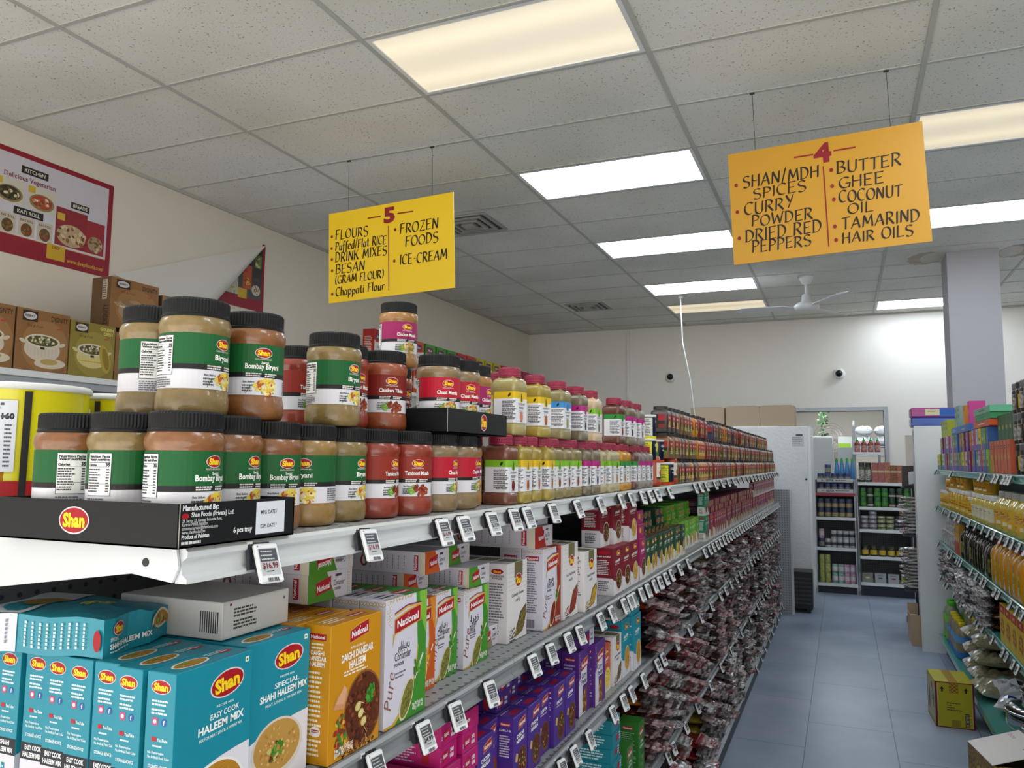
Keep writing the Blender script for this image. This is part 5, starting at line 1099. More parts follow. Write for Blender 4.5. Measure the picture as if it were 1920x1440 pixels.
# ---- far rows of small rectangular jars
M_CLR = mat('clear_plastic_lid', '2a2624', 0.35, noise_=(20, 0.2))
def small_jar(pw, ban, low):
    b = MB(); r = 0.036
    b.lathe([(r * 0.92, 0), (r, 0.004), (r, 0.080), (r * 0.93, 0.086), (r * 0.72, 0.090), (r * 0.72, 0.092)], powder_mat(*pw), 24, sq=0.7)
    l = MB(); l.lathe([(r * 0.80, 0.090), (r * 0.84, 0.0905), (r * 0.84, 0.104), (r * 0.80, 0.106)], M_CLR, 32, smooth=False, rib=0.0006, ribr=(1, 2))
    lb = MB(); d = D(); d.rect(-0.027, 0, 0.027, 0.056, '#2a2320', 1).rect(-0.027, 0.030, 0.027, 0.056, ban, 2).rect(-0.027, 0, 0.027, 0.016, low, 2).ell(0, 0.022, 0.014, 0.009, '#b9a24a', 3, 0, 14).text('MDH', 0, 0.038, 0.009, '#e9d9b0', w=0.026); d.bars(-0.02, 0.013, 0.04, 2, 0.006, '#d9c9a0', 3, 0.5, 4)
    d.put(lb, flat((r + 0.0003, 0, 0.016), (0, 1, 0), (0, 0, 1))); d2 = D(); d2.rect(-0.027, 0, 0.027, 0.056, '#2a2320', 1).rect(-0.0, 0.030, 0.027, 0.056, ban, 2).rect(0, 0, 0.027, 0.016, low, 2); d2.put(lb, flat((0, -r - 0.0003, 0.016), (1, 0, 0), (0, 0, 1)))
    return [('jar_body', b.mesh('jar_body')), ('lid', l.mesh('lid')), ('label', lb.mesh('label'))]
SJ = {'d': small_jar(('#4a4542', '#383432'), '#9c1f2f', '#7c2a22'), 'b': small_jar(('#8c6240', '#6e4a2e'), '#a8222c', '#5c7a2a'), 'o': small_jar(('#c9831c', '#a86a14'), '#b0281f', '#c99a2a'), 'r': small_jar(('#8c2f1c', '#6e2414'), '#a8222c', '#8c2a1c'), 'k': small_jar(('#6e5a34', '#584826'), '#a8222c', '#b59a2a'), 'n': small_jar(('#5c4a5a', '#3a3550'), '#9c1f2f', '#2a3a6b')}
SN = {'d': 'jar of near black spice', 'b': 'jar of tan masala', 'o': 'jar of orange powder', 'r': 'jar of chilli red powder', 'k': 'jar of khaki powder', 'n': 'jar of bluish dark spice'}
bot = 'k k d k o d b o o o b o r r r r b r b r d d o o r k r r k r r b k o r r k b r o d r b r k r o b r k r b r k o r b'.split()
mid = 'b b b d k k b b o o o r r r b r b b k k d n o k r o k b k d r b o k r b n k o r d b k r o b r k b d r k b o r k b'.split()
top = 'd d d b k b b - o r r r - - - n n k r o o - b k n r k b - r o k b r d k - b r k o r b d k r o b r k b r k o r b'.split()
yj = 3.38
n_j = int((8.52 - yj) / 0.0815)
for tier, sq in enumerate((bot, mid, top)):
    for i in range(n_j):
        y = yj + i * 0.0815 - (0.0 if tier == 0 else 0.16 if tier == 1 else 0.20)
        k = sq[i % len(sq)]
        if tier == 2 and (k == '-' or y > 7.6): continue
        unit('small_spice_jar', SJ[k], 'small red-labelled %s, %s along the %s tier of small jars' % (SN[k], nth(i), ('lowest', 'middle', 'topmost')[tier]), 'spice jar', (-0.682 + rnd.uniform(-0.004, 0.006), y, S1 + 0.1066 * tier), math.radians(rnd.uniform(-4, 4)), 'small red-labelled jars at the far end of the top shelf')
        if tier < 2 and i < 4: unit('small_spice_jar', SJ[k], 'small red-labelled %s in the row behind, %s along the %s tier' % (SN[k], nth(i), ('lowest', 'middle')[tier]), 'spice jar', (-0.765, y, S1 + 0.1066 * tier), 0, 'small red-labelled jars at the far end of the top shelf')
# jars under the first few of the middle and top tiers
for i, (x, y) in enumerate(((-0.765, 3.30), (-0.765, 3.22), (-0.765, 3.14))):
    unit('small_spice_jar', SJ['k'], 'small jar hidden behind the paste bottle, %s of three' % nth(i), 'spice jar', (x, y, S1), 0, 'small red-labelled jars at the far end of the top shelf')
# ---- yellow tubs standing on the far side of the unit
M_YTUB = mat('yellow_tub', 'd6cd12', 0.3, coat=0.3, noise_=(5, 0.08))
def yellow_tub(r, h, full):
    b = MB(); b.lathe([(r * 0.9, 0), (r * 0.905, 0.003), (r * 0.915, h * 0.33), (r * 0.985, h * 0.955), (r * 0.99, h * 0.96)], M_YTUB, 64)
    l = MB(); l.lathe([(r * 0.985, h * 0.945), (r * 1.02, h * 0.95), (r * 1.02, h * 0.985), (r * 0.99, h), (r * 0.9, h * 0.995)], M_TLID, 64)
    d = D(); rr = r * 0.955
    def w_(u, v, L):
        R0 = r * (0.905 + 0.085 * max(0.0, min(1.0, v / (h * 0.95)))) + 0.0012 + L * EPS; a = u / rr
        return (R0 * math.cos(a), R0 * math.sin(a), v)
    C = PI * rr
    d.rect(-C, 0.004, C, h * 0.26, '#a3161c', 1).poly([(-0.05, h * 0.25), (0.05, h * 0.25), (0.05, h * 0.34), (-0.05, h * 0.42)], '#b8791c', 1)
    d.rect(-0.105, h * 0.33, -0.030, h * 0.86, '#d3d6dc', 2).text('160', -0.033, h * 0.72, 0.0085, '#23242a', 'r', 0.05, L=3)
    for q in range(11): d.bars(-0.102, h * (0.68 - 0.03 * q), 0.04, 1, 0.004, '#50535c', 3, 0.6, q).bars(-0.045, h * (0.68 - 0.03 * q), 0.01, 1, 0.004, '#50535c', 3, 0.7, q + 20)
    d.bars(-0.102, h * 0.84, 0.064, 4, 0.0065, '#50535c', 3, 0.6, 50)
    d.rect(-0.022, 0.01, -0.012, h * 0.93, '#262422', 3)
    lb = MB(); d.put(lb, w_, 0.006)
    return [('tub_body', b.mesh('tub_body')), ('lid', l.mesh('lid')), ('label', lb.mesh('label'))]
YT = yellow_tub(0.106, 0.208, True)
for i, (x, y, a, lab) in enumerate(((-1.262, 0.868, -18, 'large yellow tub with white lid and red foot at the very end of the shelf'), (-1.285, 1.105, -60, 'large yellow tub with white lid, second behind the casserole-side jars'), (-1.285, 1.36, -60, 'yellow tub with white lid mostly hidden behind the jar stack'), (-1.285, 1.62, -60, 'yellow tub seen through the gap beside the upper red jar'))):
    unit('yellow_tub', YT, lab, 'food tub', (x, y, S1), math.radians(a), 'yellow food tubs on the back side of the shelving')
# ================================================================== second shelf, near part
def bx(name, me, w_, d_, xf, y, z, label, group=None, rz=0.0):
    return solo(name, me, label, 'spice carton', (xf - d_ / 2, y + w_ / 2, z), rz, group)
GH = 'teal haleem mix cartons'
order = ['at the aisle end', 'second in from the aisle', 'third in from the aisle', 'fourth in from the aisle', 'fifth in from the aisle', 'sixth in from the aisle']
for i in range(6):
    bx('haleem_carton', HAL0, HW, HD, -0.653 - 0.0402 * i - (0.003 if i else 0), 0.638 + (0, -0.002, 0.004, 0.003, 0.006, 0.010)[i], S2, 'teal easy cook haleem carton %s of the end row' % order[i], GH, (0.03, 0, 0.01, -0.01, 0, 0.02)[i])
bx('haleem_carton', HAL1, HW, HD, -0.905, 0.648, S2, 'teal shahi haleem carton innermost of the end row, cut by the picture edge', GH)
for i in range(4):
    bx('haleem_carton', HAL1, HW, HD, -0.668 - 0.0405 * i, 0.764 + 0.002 * i, S2, 'teal shahi haleem carton %s, beside the ochre cartons' % order[i], GH, (-0.03, 0, 0.01, 0)[i])
def lying_haleem():
    W, Dp, Hh = 0.126, 0.18, 0.043; b = MB(); m = mat('card_teal_lying', TEAL, 0.34, noise_=(14, 0.06), bump=(30, 0.25))
    def P(x, y, z):                           # a crumpled carton: the shut end is dented, the top bulges
        k = (x + Dp / 2) / Dp
        return (x + 0.004 * math.sin(9 * y * 10), y, z + (0.005 * math.sin(PI * k) if z > Hh / 2 else 0) * math.cos(PI * y / W) - 0.006 * k * k * (z > Hh / 2) * (y > 0) + 0.0015 * math.sin(70 * x + 40 * y))
    n = 10
    b.grid(n, 8, lambda u, v: P(-Dp / 2 + Dp * u, -W / 2 + W * v, Hh), m, False); b.grid(n, 8, lambda u, v: P(-Dp / 2 + Dp * (1 - u), -W / 2 + W * v, 0), m)
    b.grid(n, 3, lambda u, v: P(-Dp / 2 + Dp * u, -W / 2, Hh * v), m); b.grid(n, 3, lambda u, v: P(Dp / 2 - Dp * u, W / 2, Hh * v), m)
    b.grid(8, 3, lambda u, v: P(Dp / 2, -W / 2 + W * u, Hh * v), m); b.grid(8, 3, lambda u, v: P(-Dp / 2, W / 2 - W * u, Hh * v), m)
    d = D(); d.ell(W * 0.80, Hh * 0.66, 0.022, 0.015, '#d3cbbd', 2, 0, 24).ell(W * 0.80, Hh * 0.66, 0.019, 0.012, '#a8823a', 3, 0, 24).blobs(W * 0.80, Hh * 0.66, 0.014, 0.008, ['#c79a52', '#7c4a22', '#d8b472', '#5a8a2c'], 20, 0.003, 4, 2)
    shan(d, W * 0.19, Hh * 0.72, 0.0125, 0.0082); d.text('SPECIAL', W * 0.06, Hh * 0.42, 0.004, '#eef0ee', 'l', 0.01, w=0.016, L=2).text('SHAHI HALEEM MIX', W * 0.06, Hh * 0.22, 0.0058, '#f2f2ee', 'l', 0.03, w=0.072, L=2).bars(W * 0.06, Hh * 0.16, 0.05, 1, 0.003, '#cfe6ea', 2, 0.5, 3)
    fl = flat((Dp / 2, -W / 2, 0), (0, 1, 0), (0, 0, 1))
    def f_(u, v, L): p = fl(u, v, L); q = P(p.x, p.y, p.z); return (q[0] + 0.0012 + L * 0.0001, q[1], q[2])
    d.put(b, f_, 0.004)
    s = D(); s.rect(0, 0.0, Dp * 0.36, Hh, '#d6d3da', 1)
    for q in range(9): s.bars(Dp * (0.42 + 0.055 * q), Hh * 0.85, 0.003, 7, Hh * 0.10, '#d9ecee', 2, 0.7, q)
    for q in range(3): s.bars(Dp * (0.14 + 0.07 * q), Hh * 0.85, 0.003, 6, Hh * 0.11, '#6a7a86', 2, 0.7, q)
    s.ell(Dp * 0.965, Hh * 0.45, 0.005, 0.012, '#a5141f', 2, 0, 16)
    sl = flat((-Dp / 2, -W / 2, 0), (1, 0, 0), (0, 0, 1))
    def g_(u, v, L): p = sl(u, v, L); q = P(p.x, p.y, p.z); return (q[0], q[1] - 0.0008 - L * 0.0001, q[2])
    s.put(b, g_, 0.006)
    t = D(); t.rect(0, Dp * 0.62, W, Dp * 0.999, '#cfd2d8', 1).ell(W * 0.5, Dp * 0.72, 0.03, 0.018, '#a8823a', 2).text('Shan', W * 0.5, Dp * 0.3, 0.012, '#f5d21b', w=0.04)
    tl = flat((Dp / 2, -W / 2, Hh), (0, 1, 0), (-1, 0, 0))
    def h_(u, v, L): p = tl(u, v, L); q = P(p.x, p.y, p.z); return (q[0], q[1], q[2] + 0.001 + L * 0.0001)
    t.put(b, h_, 0.008)
    return b.mesh('haleem_carton')
solo('haleem_carton', lying_haleem(), 'crumpled teal shahi haleem carton lying flat on top of the end row', 'spice carton', (-0.874, 0.692, S2 + HH + 0.001), math.radians(11), GH)
d = D(); d.rect(0.004, 0.004, 0.123, 0.0008 + 0.042, '#cfccc8', 1)
for q in range(2): d.bars(0.02, 0.036 - 0.015 * q, 0.045, 3, 0.0042, '#3c3c40', 2, 0.55, q + 3)
d.rect(0.012, 0.04, 0.016, 0.043, '#6b2a4a', 2); d.ell(0.118, 0.035, 0.0022, 0.0022, '#6a6a6e', 2, n=12)
s = D(); x = 0.135
while x < 0.165: s.rect(x, 0.008, x + 0.0016, 0.034, '#2a2a2c', 1); x += 0.0034
solo('import_carton', carton('import_carton', 0.128, 0.17, 0.046, '#c9c6c2', d, s), 'plain white carton with printed import text lying on the teal cartons', 'spice carton', (-0.712 - 0.085, 0.828, S2 + HH + 0.0022), 0.02)
GO = 'ochre lentil mix cartons'
for i in range(5): bx('lentil_mix_carton', DAI, DAIs[0], DAIs[1], -0.640 - 0.0435 * i - (0.004 if i else 0), 0.893 - (0.012 if i else 0) - 0.004 * (i > 1), S2, 'ochre daighi haleem carton %s, beside the big coriander carton' % ('at the front of its row', 'second from the front of its row', 'third back', 'fourth back', 'fifth back against the panel')[i], GO)
GN = 'white and coloured powder cartons on the second shelf'
back = ['at the front of its row', 'second from the front of its row', 'third back in its row', 'fourth back in its row']
def row(name, me, sz, xf, y, n, desc, gap=0.002, jit=0.004):
    for i in range(n): bx(name, me, sz[0], sz[1], xf - (sz[1] + gap) * i, y + (rnd.uniform(-jit, jit) * 0.5 if i else 0), S2, desc + ' ' + back[i], GN)
row('coriander_carton', COR, CORs, -0.645, 1.038, 4, 'large white and green coriander carton')
row('turmeric_carton', TUR, TURs, -0.690, 1.175, 3, 'white and orange turmeric carton between two coriander cartons')
row('coriander_carton', COR2, COR2s, -0.700, 1.283, 3, 'smaller white and green coriander carton beside the cumin')
row('cumin_carton', CUM, CUMs, -0.690, 1.396, 3, 'white and green cumin seed carton')
row('coriander_powder_carton', SCO, SCOs, -0.697, 1.625, 3, 'white striped coriander powder carton with oval logo')
row('red_chilli_carton', RCH, RCHs, -0.672, 1.785, 2, 'white and dark red chilli carton with flowing banner')
row('chilli_powder_carton', SRC, SRCs, -0.668, 1.922, 3, 'white striped chilli powder carton with oval logo')
row('turmeric_powder_carton', STU, STUs, -0.652, 2.048, 2, 'white striped turmeric powder carton with oval logo')
GL = 'powder cartons lying flat on the standing ones'
z1 = S2 + CORs[2] + 0.001
bx('coriander_carton', LCOR, 0.112, 0.19, -0.728, 0.955, z1, 'coriander carton lying flat, lower of two behind the ochre cartons', GL)
bx('coriander_carton', LCORI, 0.112, 0.19, -0.722, 0.948, z1 + 0.0435, 'coriander carton lying upside down, upper of two under the top shelf', GL)
z1 = S2 + TURs[2] + 0.001
bx('turmeric_carton', LTUR, 0.092, 0.16, -0.745, 1.256, z1, 'orange turmeric carton lying flat, lower of two', GL)
bx('turmeric_carton', LTUR, 0.092, 0.16, -0.690, 1.236, z1 + 0.041, 'orange turmeric carton lying flat, upper of two, jutting out', GL)
z1 = S2 + CUMs[2] + 0.001
bx('cumin_carton', LCUM, 0.098, 0.16, -0.695, 1.425, z1, 'green cumin carton lying flat, lower of two', GL)
bx('cumin_carton', LCUM, 0.098, 0.16, -0.740, 1.420, z1 + 0.041, 'green cumin carton lying flat, upper of two', GL)
bx('coriander_powder_carton', lying('coriander_powder_carton', 'Coriander', '#8a8460', 0.098, 0.16, 0.045), 0.098, 0.16, -0.72, 1.540, S2 + 0.0, 'white and olive carton standing low between the cumin and striped cartons', GL)
z1 = S2 + RCHs[2] + 0.001
bx('red_chilli_carton', LRCH, 0.125, 0.25, -0.690, 1.775, z1, 'long red chilli carton lying flat, lower of two', GL)
bx('chilli_powder_carton', carton('chilli_powder_carton', 0.125, 0.25, 0.045, '#c9c5d2', D().bars(0.02, 0.036, 0.04, 5, 0.006, '#55535e', 2, 0.6, 3).rect(0.085, 0.008, 0.118, 0.036, '#b9b5c2', 2), D().bars(0.05, 0.038, 0.16, 6, 0.006, '#6a6672', 2, 0.5, 4)), 0.125, 0.25, -0.700, 1.765, z1 + 0.053, 'pale printed carton lying flat on the long red chilli carton', GL)
# maroon block
MAR = recipe('recipe_carton', '#7a1626', 'NIHARI', 0.104, 0.06, 0.142, 'shan', 'nihari', '#d6d2d4', 3)
MAR2 = recipe('recipe_carton', '#7a1626', 'VEGETABLE', 0.104, 0.06, 0.142, 'shan', 'chaat', '#d6d2d4', 5)
GM = 'maroon recipe cartons'
for i in range(3):
    bx('recipe_carton', (MAR, MAR, MAR2)[i], 0.104, 0.06, -0.652, 2.335 + 0.106 * i, S2, 'maroon recipe carton with white foot, %s in the lower block' % nth(i), GM)
    bx('recipe_carton', MAR2, 0.104, 0.06, -0.652 - 0.062, 2.335 + 0.106 * i, S2, 'maroon recipe carton behind the %s of the lower block' % nth(i), GM)
bx('recipe_carton', MAR2, 0.104, 0.06, -0.656, 2.545, S2 + 0.1425, 'maroon recipe carton stacked over the third of the lower block', GM)
bx('recipe_carton', MAR, 0.104, 0.06, -0.680, 2.436, S2 + 0.1425, 'maroon recipe carton stacked over the second of the lower block', GM)
bx('recipe_carton', MAR, 0.104, 0.06, -0.690, 2.325, S2 + 0.1425, 'maroon recipe carton stacked over the first of the lower block', GM)
d = D(); d.rect(0.001, 0.001, 0.103, 0.13, '#7a7274', 1); s = D(); s.rect(0.001, 0.055, 0.099, 0.139, '#7a1626', 1).bars(0.06, 0.13, 0.034, 16, 0.0075, '#4a484c', 2, 0.6, 3)
bx('recipe_carton', carton('recipe_carton', 0.104, 0.10, 0.14, '#b5b1b3', d, s), 0.104, 0.10, -0.700, 2.205, S2 + 0.0, 'grey and maroon carton turned sideways before the maroon block', GM)
# magenta stack
MG = carton('recipe_carton', 0.085, 0.11, 0.046, '#9c1a5c', D().ell(0.03, 0.026, 0.014, 0.010, '#d9a21c', 2).ell(0.062, 0.022, 0.012, 0.013, '#b07aa0', 2).ell(0.062, 0.022, 0.009, 0.010, '#7a2a3a', 3), D().rect(0.004, 0.004, 0.07, 0.042, '#cfccd2', 1).bars(0.01, 0.038, 0.05, 5, 0.007, '#6a6672', 2, 0.5, 2))
MGS = recipe('recipe_carton', '#9c1a5c', 'BIRYANI', 0.085, 0.06, 0.142, 'shan', 'nihari', '#d6d2d4', 8)
bx('recipe_carton', MGS, 0.085, 0.06, -0.650, 2.665, S2, 'magenta recipe carton standing under the magenta stack', GM)
bx('recipe_carton', MGS, 0.085, 0.06, -0.713, 2.665, S2, 'magenta recipe carton behind the standing magenta one', GM)
for i in range(2): bx('recipe_carton', MG, 0.085, 0.11, -0.655 - 0.004 * i, 2.665 + 0.003 * i, S2 + 0.1425 + 0.0465 * i, 'magenta carton lying flat, %s up in the magenta stack' % nth(i), GM)
# far part of the second shelf
FH, FW = 0.130, 0.074
def fs(base, t, seed, food='haleem', foot='#d3cfc8', fh=0.34): return recipe('recipe_carton', base, t, FW, 0.036, FH, 'shan', food, foot, seed, None, fh)
FB = {'dk': [fs('#1f4630', 'KOFTA', 1), fs('#1f4630', 'KARAHI', 2, 'chaat'), fs('#234f36', 'CURRY', 3, 'rice')], 'lm': [fs('#57a326', 'KORMA', 4, 'chaat', '#dcdad8', 0.45), fs('#66b030', 'CHAAT', 5, 'chaat', '#dcdad8', 0.45)], 'tg': [fs('#14755a', 'HALEEM', 6, 'nihari')], 'mr': [fs('#7c1736', 'TIKKA', 7, 'nihari', '#cfc6c4', 0.40), fs('#8c1f42', 'SEEKH', 8, 'tandoori', '#cfc6c4', 0.40), fs('#6e1430', 'BEEF', 9, 'chaat', '#cfc6c4', 0.40)], 'pu': [fs('#5a2268', 'FISH', 10, 'chaat', '#c9c2cc', 0.35), fs('#a81f5c', 'MEAT', 11, 'nihari', '#d0c6c8', 0.35)]}
FL = {k: carton('recipe_carton', FW, 0.12, 0.034, c, D().ell(FW * 0.3, 0.017, 0.012, 0.008, '#c2571c', 2, 0, 12).ell(FW * 0.7, 0.017, 0.013, 0.012, '#cfc3a0', 2, 0, 14).ell(FW * 0.7, 0.017, 0.010, 0.009, '#8c6a2c', 3, 0, 12), D().bars(0.01, 0.03, 0.08, 4, 0.007, '#a8a8a0', 2, 0.5, 3)) for k, c in (('dk', '#1c3f2c'), ('lm', '#5fa82c'), ('tg', '#14755a'), ('mr', '#6e1430'), ('pu', '#5a2268'))}
FN = {'dk': 'dark green', 'lm': 'lime green', 'tg': 'teal green', 'mr': 'maroon', 'pu': 'purple'}
GF = 'small recipe cartons along the far second shelf'
y = 2.775; i = 0
while y < 8.5:
    k = 'dk' if y < 3.50 else 'lm' if y < 4.06 else 'tg' if y < 4.2 else 'mr' if y < 6.7 else rnd.choice(('mr', 'pu', 'mr'))
    if k == 'lm' and 3.60 < y < 3.66: y += 0.03
    bx('recipe_carton', rnd.choice(FB[k]), FW, 0.036, -0.655 - rnd.uniform(0, 0.008) - (0.03 if k == 'lm' else 0), y, S2, '%s recipe carton with white foot, %s along the far front row' % (FN[k], nth(i)), GF)
    if k in ('dk', 'lm'):
        hh = 4 + (i % 3 > 0) * 2
        for q in range(hh): bx('recipe_carton', FL[k], FW, 0.12, -0.735 - 0.004 * (q % 2), y, S2 + 0.0345 * q, '%s carton lying flat, %s up behind the %s standing one' % (FN[k], nth(q), nth(i)), GF)
    elif y < 6.5 and k != 'tg':
        for q in range(2): bx('recipe_carton', FL[k], FW, 0.12, -0.662 - rnd.uniform(0, 0.012), y, S2 + FH + 0.001 + 0.0345 * q, '%s carton lying flat, %s on top of the %s standing one' % (FN[k], nth(q), nth(i)), GF)
    elif k == 'tg': bx('recipe_carton', FB['tg'][0], FW, 0.036, -0.660, y, S2 + FH + 0.001, '%s recipe carton stacked over the lower teal green one, %s along' % (FN[k], nth(i)), GF)
    else: bx('recipe_carton', rnd.choice(FB[k]), FW, 0.036, -0.660, y, S2 + FH + 0.001, '%s recipe carton in the second layer, %s along the far row' % (FN[k], nth(i)), GF)
    y += FW + 0.002; i += 1

# ================================================================== third shelf boxes
PUR = '#4a2a86'
GP = 'cartons on the third shelf'
KL = [recipe_lying('kabab_carton', '#b3186a', 'SHAMI', 0.064, 0.14, 0.0365, 'national', 'KABAB'), recipe_lying('kabab_carton', '#b3186a', 'CHAPLI', 0.064, 0.14, 0.0365, 'national', 'KABAB'), recipe_lying('kabab_carton', '#b3186a', '', 0.064, 0.14, 0.0365, 'national', '', True)]
for c, (y, nm) in enumerate(((1.178, 'pink seekh kabab'), (1.250, 'pink shami kabab'), (1.326, 'pink chapli kabab'))):
    for q in range((4, 6, 6)[c]): bx('kabab_carton', KL[2] if (c == 2 and q == 5) else KL[(0, 0, 1)[c]], 0.064, 0.14, -0.650 - rnd.uniform(0, 0.012), y + rnd.uniform(-0.002, 0.002), S3 + 0.037 * q, '%s carton lying flat, %s up in its stack' % (nm, nth(q)), GP)
PN = [('CHICKEN', 'MASALA', 1.412, 'tandoori'), ('DELHI', 'NIHARI', 1.568, 'nihari'), ('FISH', 'MASALA', 1.652, 'nihari'), ('KOFTA', None, 1.736, 'nihari'), ('PAYA', None, 1.820, 'nihari'), ('QUORMA', None, 1.904, 'nihari')]
for i, (a, b2, y, fd) in enumerate(PN):
    me = recipe('masala_carton', PUR, a, 0.078, 0.038, 0.142, 'national', fd, None, i + 2, b2)
    for q in range(3): bx('masala_carton', me, 0.078, 0.038, -0.655 - 0.040 * q - (0.01 if i in (0, 3) else 0), y, S3, 'purple %s carton %s' % (a.lower() + (' ' + b2.lower() if b2 else ''), back[q]), GP)
me = recipe('masala_carton', PUR, 'CHICKEN', 0.072, 0.038, 0.142, 'national', 'tandoori', None, 9, 'MASALA')
bx('masala_carton', me, 0.072, 0.038, -0.690, 1.492, S3, 'purple chicken carton set back between the chicken and nihari rows', GP)
PL = recipe_lying('masala_carton', '#43277a', 'FISH', 0.074, 0.12, 0.036)
PL2 = recipe_lying('masala_carton', '#43277a', 'KOFTA', 0.074, 0.12, 0.036)
for c, (y, n) in enumerate(((1.580, 3), (1.658, 3), (1.740, 2))):
    for q in range(n): bx('masala_carton', (PL, PL, PL2)[c], 0.074, 0.12, -0.690 - 0.018 * c - rnd.uniform(0, 0.01), y, S3 + 0.1425 + 0.0365 * q, 'purple carton lying flat, %s layer of the %s pile on the standing purple ones' % (nth(q), nth(c)), GP)
def curry(w_, name):
    H_ = 0.171; d = D(); W = w_
    d.poly([(0, H_ * 0.55), (0, 0.002), (W * 0.6, 0.002), (W * 0.35, H_ * 0.25), (W * 0.3, H_ * 0.62)], '#cfc9d8', 1); d.rect(W * 0.2, H_ * 0.45, W * 0.72, H_ * 0.74, '#d3cfda', 1)
    national(d, W * 0.2, H_ * 0.70, W * 0.6, H_ * 0.13, 2); d.text('Curry', W * 0.46, H_ * 0.565, 0.014, '#2a2730', w=W * 0.42).text('Powder', W * 0.46, H_ * 0.47, 0.014, '#2a2730', w=W * 0.46)
    d.poly([(W * 0.3, H_ * 0.03), (W * 0.65, H_ * 0.03), (W * 0.72, H_ * 0.42), (W * 0.45, H_ * 0.38)], '#7c4a1c', 3); d.blobs(W * 0.5, H_ * 0.2, W * 0.16, H_ * 0.15, ['#8c5a24', '#6b3a18', '#a8742c', '#c8a04a'], 40, 0.006, 4, 4)
    for q in range(10): d.ell(W * (0.06 + 0.02 * (q % 3)), H_ * (0.95 - 0.05 * q), 0.004, 0.002, '#b08ac0', 2, q, 10)
    s = D(); natsmall(s, 0.025, H_ * 0.88, 0.028); s.bars(0.008, H_ * 0.8, 0.034, 14, 0.008, '#b9aac8', 2, 0.5, 5)
    return carton(name, w_, 0.05, H_, '#552a7c', d, s)
CU = curry(0.10, 'curry_carton')
for q in range(3):
    bx('curry_carton', CU, 0.10, 0.05, -0.668 - 0.052 * q, 2.050, S3, 'tall purple and white curry powder carton, first column, %s' % back[q], GP); bx('curry_carton', CU, 0.10, 0.05, -0.655 - 0.052 * q, 2.158, S3, 'tall purple and white curry powder carton, second column, %s' % back[q], GP)
CL = carton('curry_carton', 0.095, 0.16, 0.045, '#552a7c', D().rect(0.05, 0.001, 0.094, 0.044, '#cfc9d8', 1).poly([(0.02, 0.012), (0.05, 0.016), (0.05, 0.036), (0.02, 0.030)], RED, 2).text('Curry', 0.07, 0.026, 0.008, '#2a2730', w=0.024).text('Powder', 0.07, 0.013, 0.008, '#2a2730', w=0.028))
for q in range(2): bx('curry_carton', CL, 0.095, 0.16, -0.665 - 0.012 * q, 2.085 + 0.02 * q, S3 + 0.172 + 0.0455 * q, 'purple curry carton lying flat, %s of two on the tall curry cartons' % ('lower', 'upper')[q], GP)
OR = recipe('recipe_carton', '#c2501c', 'CURRY', 0.09, 0.045, 0.135, 'shan', 'rice', '#d8cfb0', 21)
for q in range(2): bx('recipe_carton', OR, 0.09, 0.045, -0.668 - 0.047 * q, 2.268, S3, 'orange recipe carton beside the curry cartons, %s' % back[q], GP)
SW = shanwhite('coriander_powder_carton', 'Garam Masala', '#7c5a34', ['#6b5030', '#846a40', '#543f22'], 0.095, 0.045, 0.146)[0]
for q in range(2): bx('coriander_powder_carton', SW, 0.095, 0.045, -0.662 - 0.047 * q, 2.370, S3, 'white striped carton on the third shelf, %s' % back[q], GP)
TL = recipe('haleem_carton', TEAL, 'HALEEM', 0.098, 0.05, 0.175, 'shan', 'haleem', '#d6d3da', 31)
for q in range(3):
    bx('haleem_carton', TL, 0.098, 0.05, -0.650 - 0.052 * q, 2.576, S3, 'tall teal carton beside the packets, %s' % back[q], GP)
    bx('haleem_carton', TL, 0.098, 0.05, -0.662 - 0.052 * q, 2.472, S3, 'tall teal carton beside the striped white one, %s' % back[q], GP)
TLL = carton('haleem_carton', 0.10, 0.15, 0.052, TEAL, D().ell(0.05, 0.026, 0.014, 0.010, '#b0782a', 2), D().bars(0.02, 0.045, 0.1, 5, 0.008, '#cfe6ea', 2, 0.5, 3))
bx('haleem_carton', TLL, 0.10, 0.15, -0.655, 2.575, S3 + 0.176, 'teal carton lying flat on the tall teal cartons', GP)
bx('import_carton', carton('import_carton', 0.095, 0.12, 0.05, '#b9b7b5', D().bars(0.02, 0.04, 0.05, 4, 0.008, '#55535a', 2, 0.5, 3)), 0.095, 0.12, -0.670, 2.472, S3 + 0.176, 'grey white carton lying flat beside the lying teal one', GP)
# fourth shelf boxes
GQ = 'cartons on the fourth shelf'
TS = carton('recipe_carton', 0.095, 0.12, 0.042, '#16808f', D().poly([(0.045, 0.01), (0.07, 0.014), (0.07, 0.034), (0.045, 0.028)], RED, 2).bars(0.075, 0.032, 0.016, 3, 0.008, '#d9ecee', 2, 0.5, 2), D().bars(0.02, 0.036, 0.08, 4, 0.008, '#cfe6ea', 2, 0.5, 3))
for q in range(6): bx('recipe_carton', TS, 0.095, 0.12, -0.665 - rnd.uniform(0, 0.015), 2.395, S4 + 0.0425 * q, 'teal carton lying flat on the fourth shelf, %s up in its stack' % nth(q), GQ)
def green(H_, nm):
    d = D(); national(d, 0.012, H_ * 0.74, 0.05, 0.02, 2); d.text('Green', 0.04, H_ * 0.6, 0.009, '#e6ecd8', w=0.034).text('Cardamom', 0.04, H_ * 0.52, 0.009, '#e6ecd8', w=0.05).blobs(0.045, H_ * 0.25, 0.022, 0.025, ['#8cb04a', '#4f8a2a', '#2a5c1c'], 26, 0.007, 2, 4)
    s = D(); natsmall(s, 0.0375, H_ * 0.9, 0.034); s.bars(0.008, H_ * 0.82, 0.058, 20, 0.0062, '#8cb88a', 2, 0.45, 5)
    return carton(nm, 0.08, 0.075, H_, '#2a6b26', d, s)
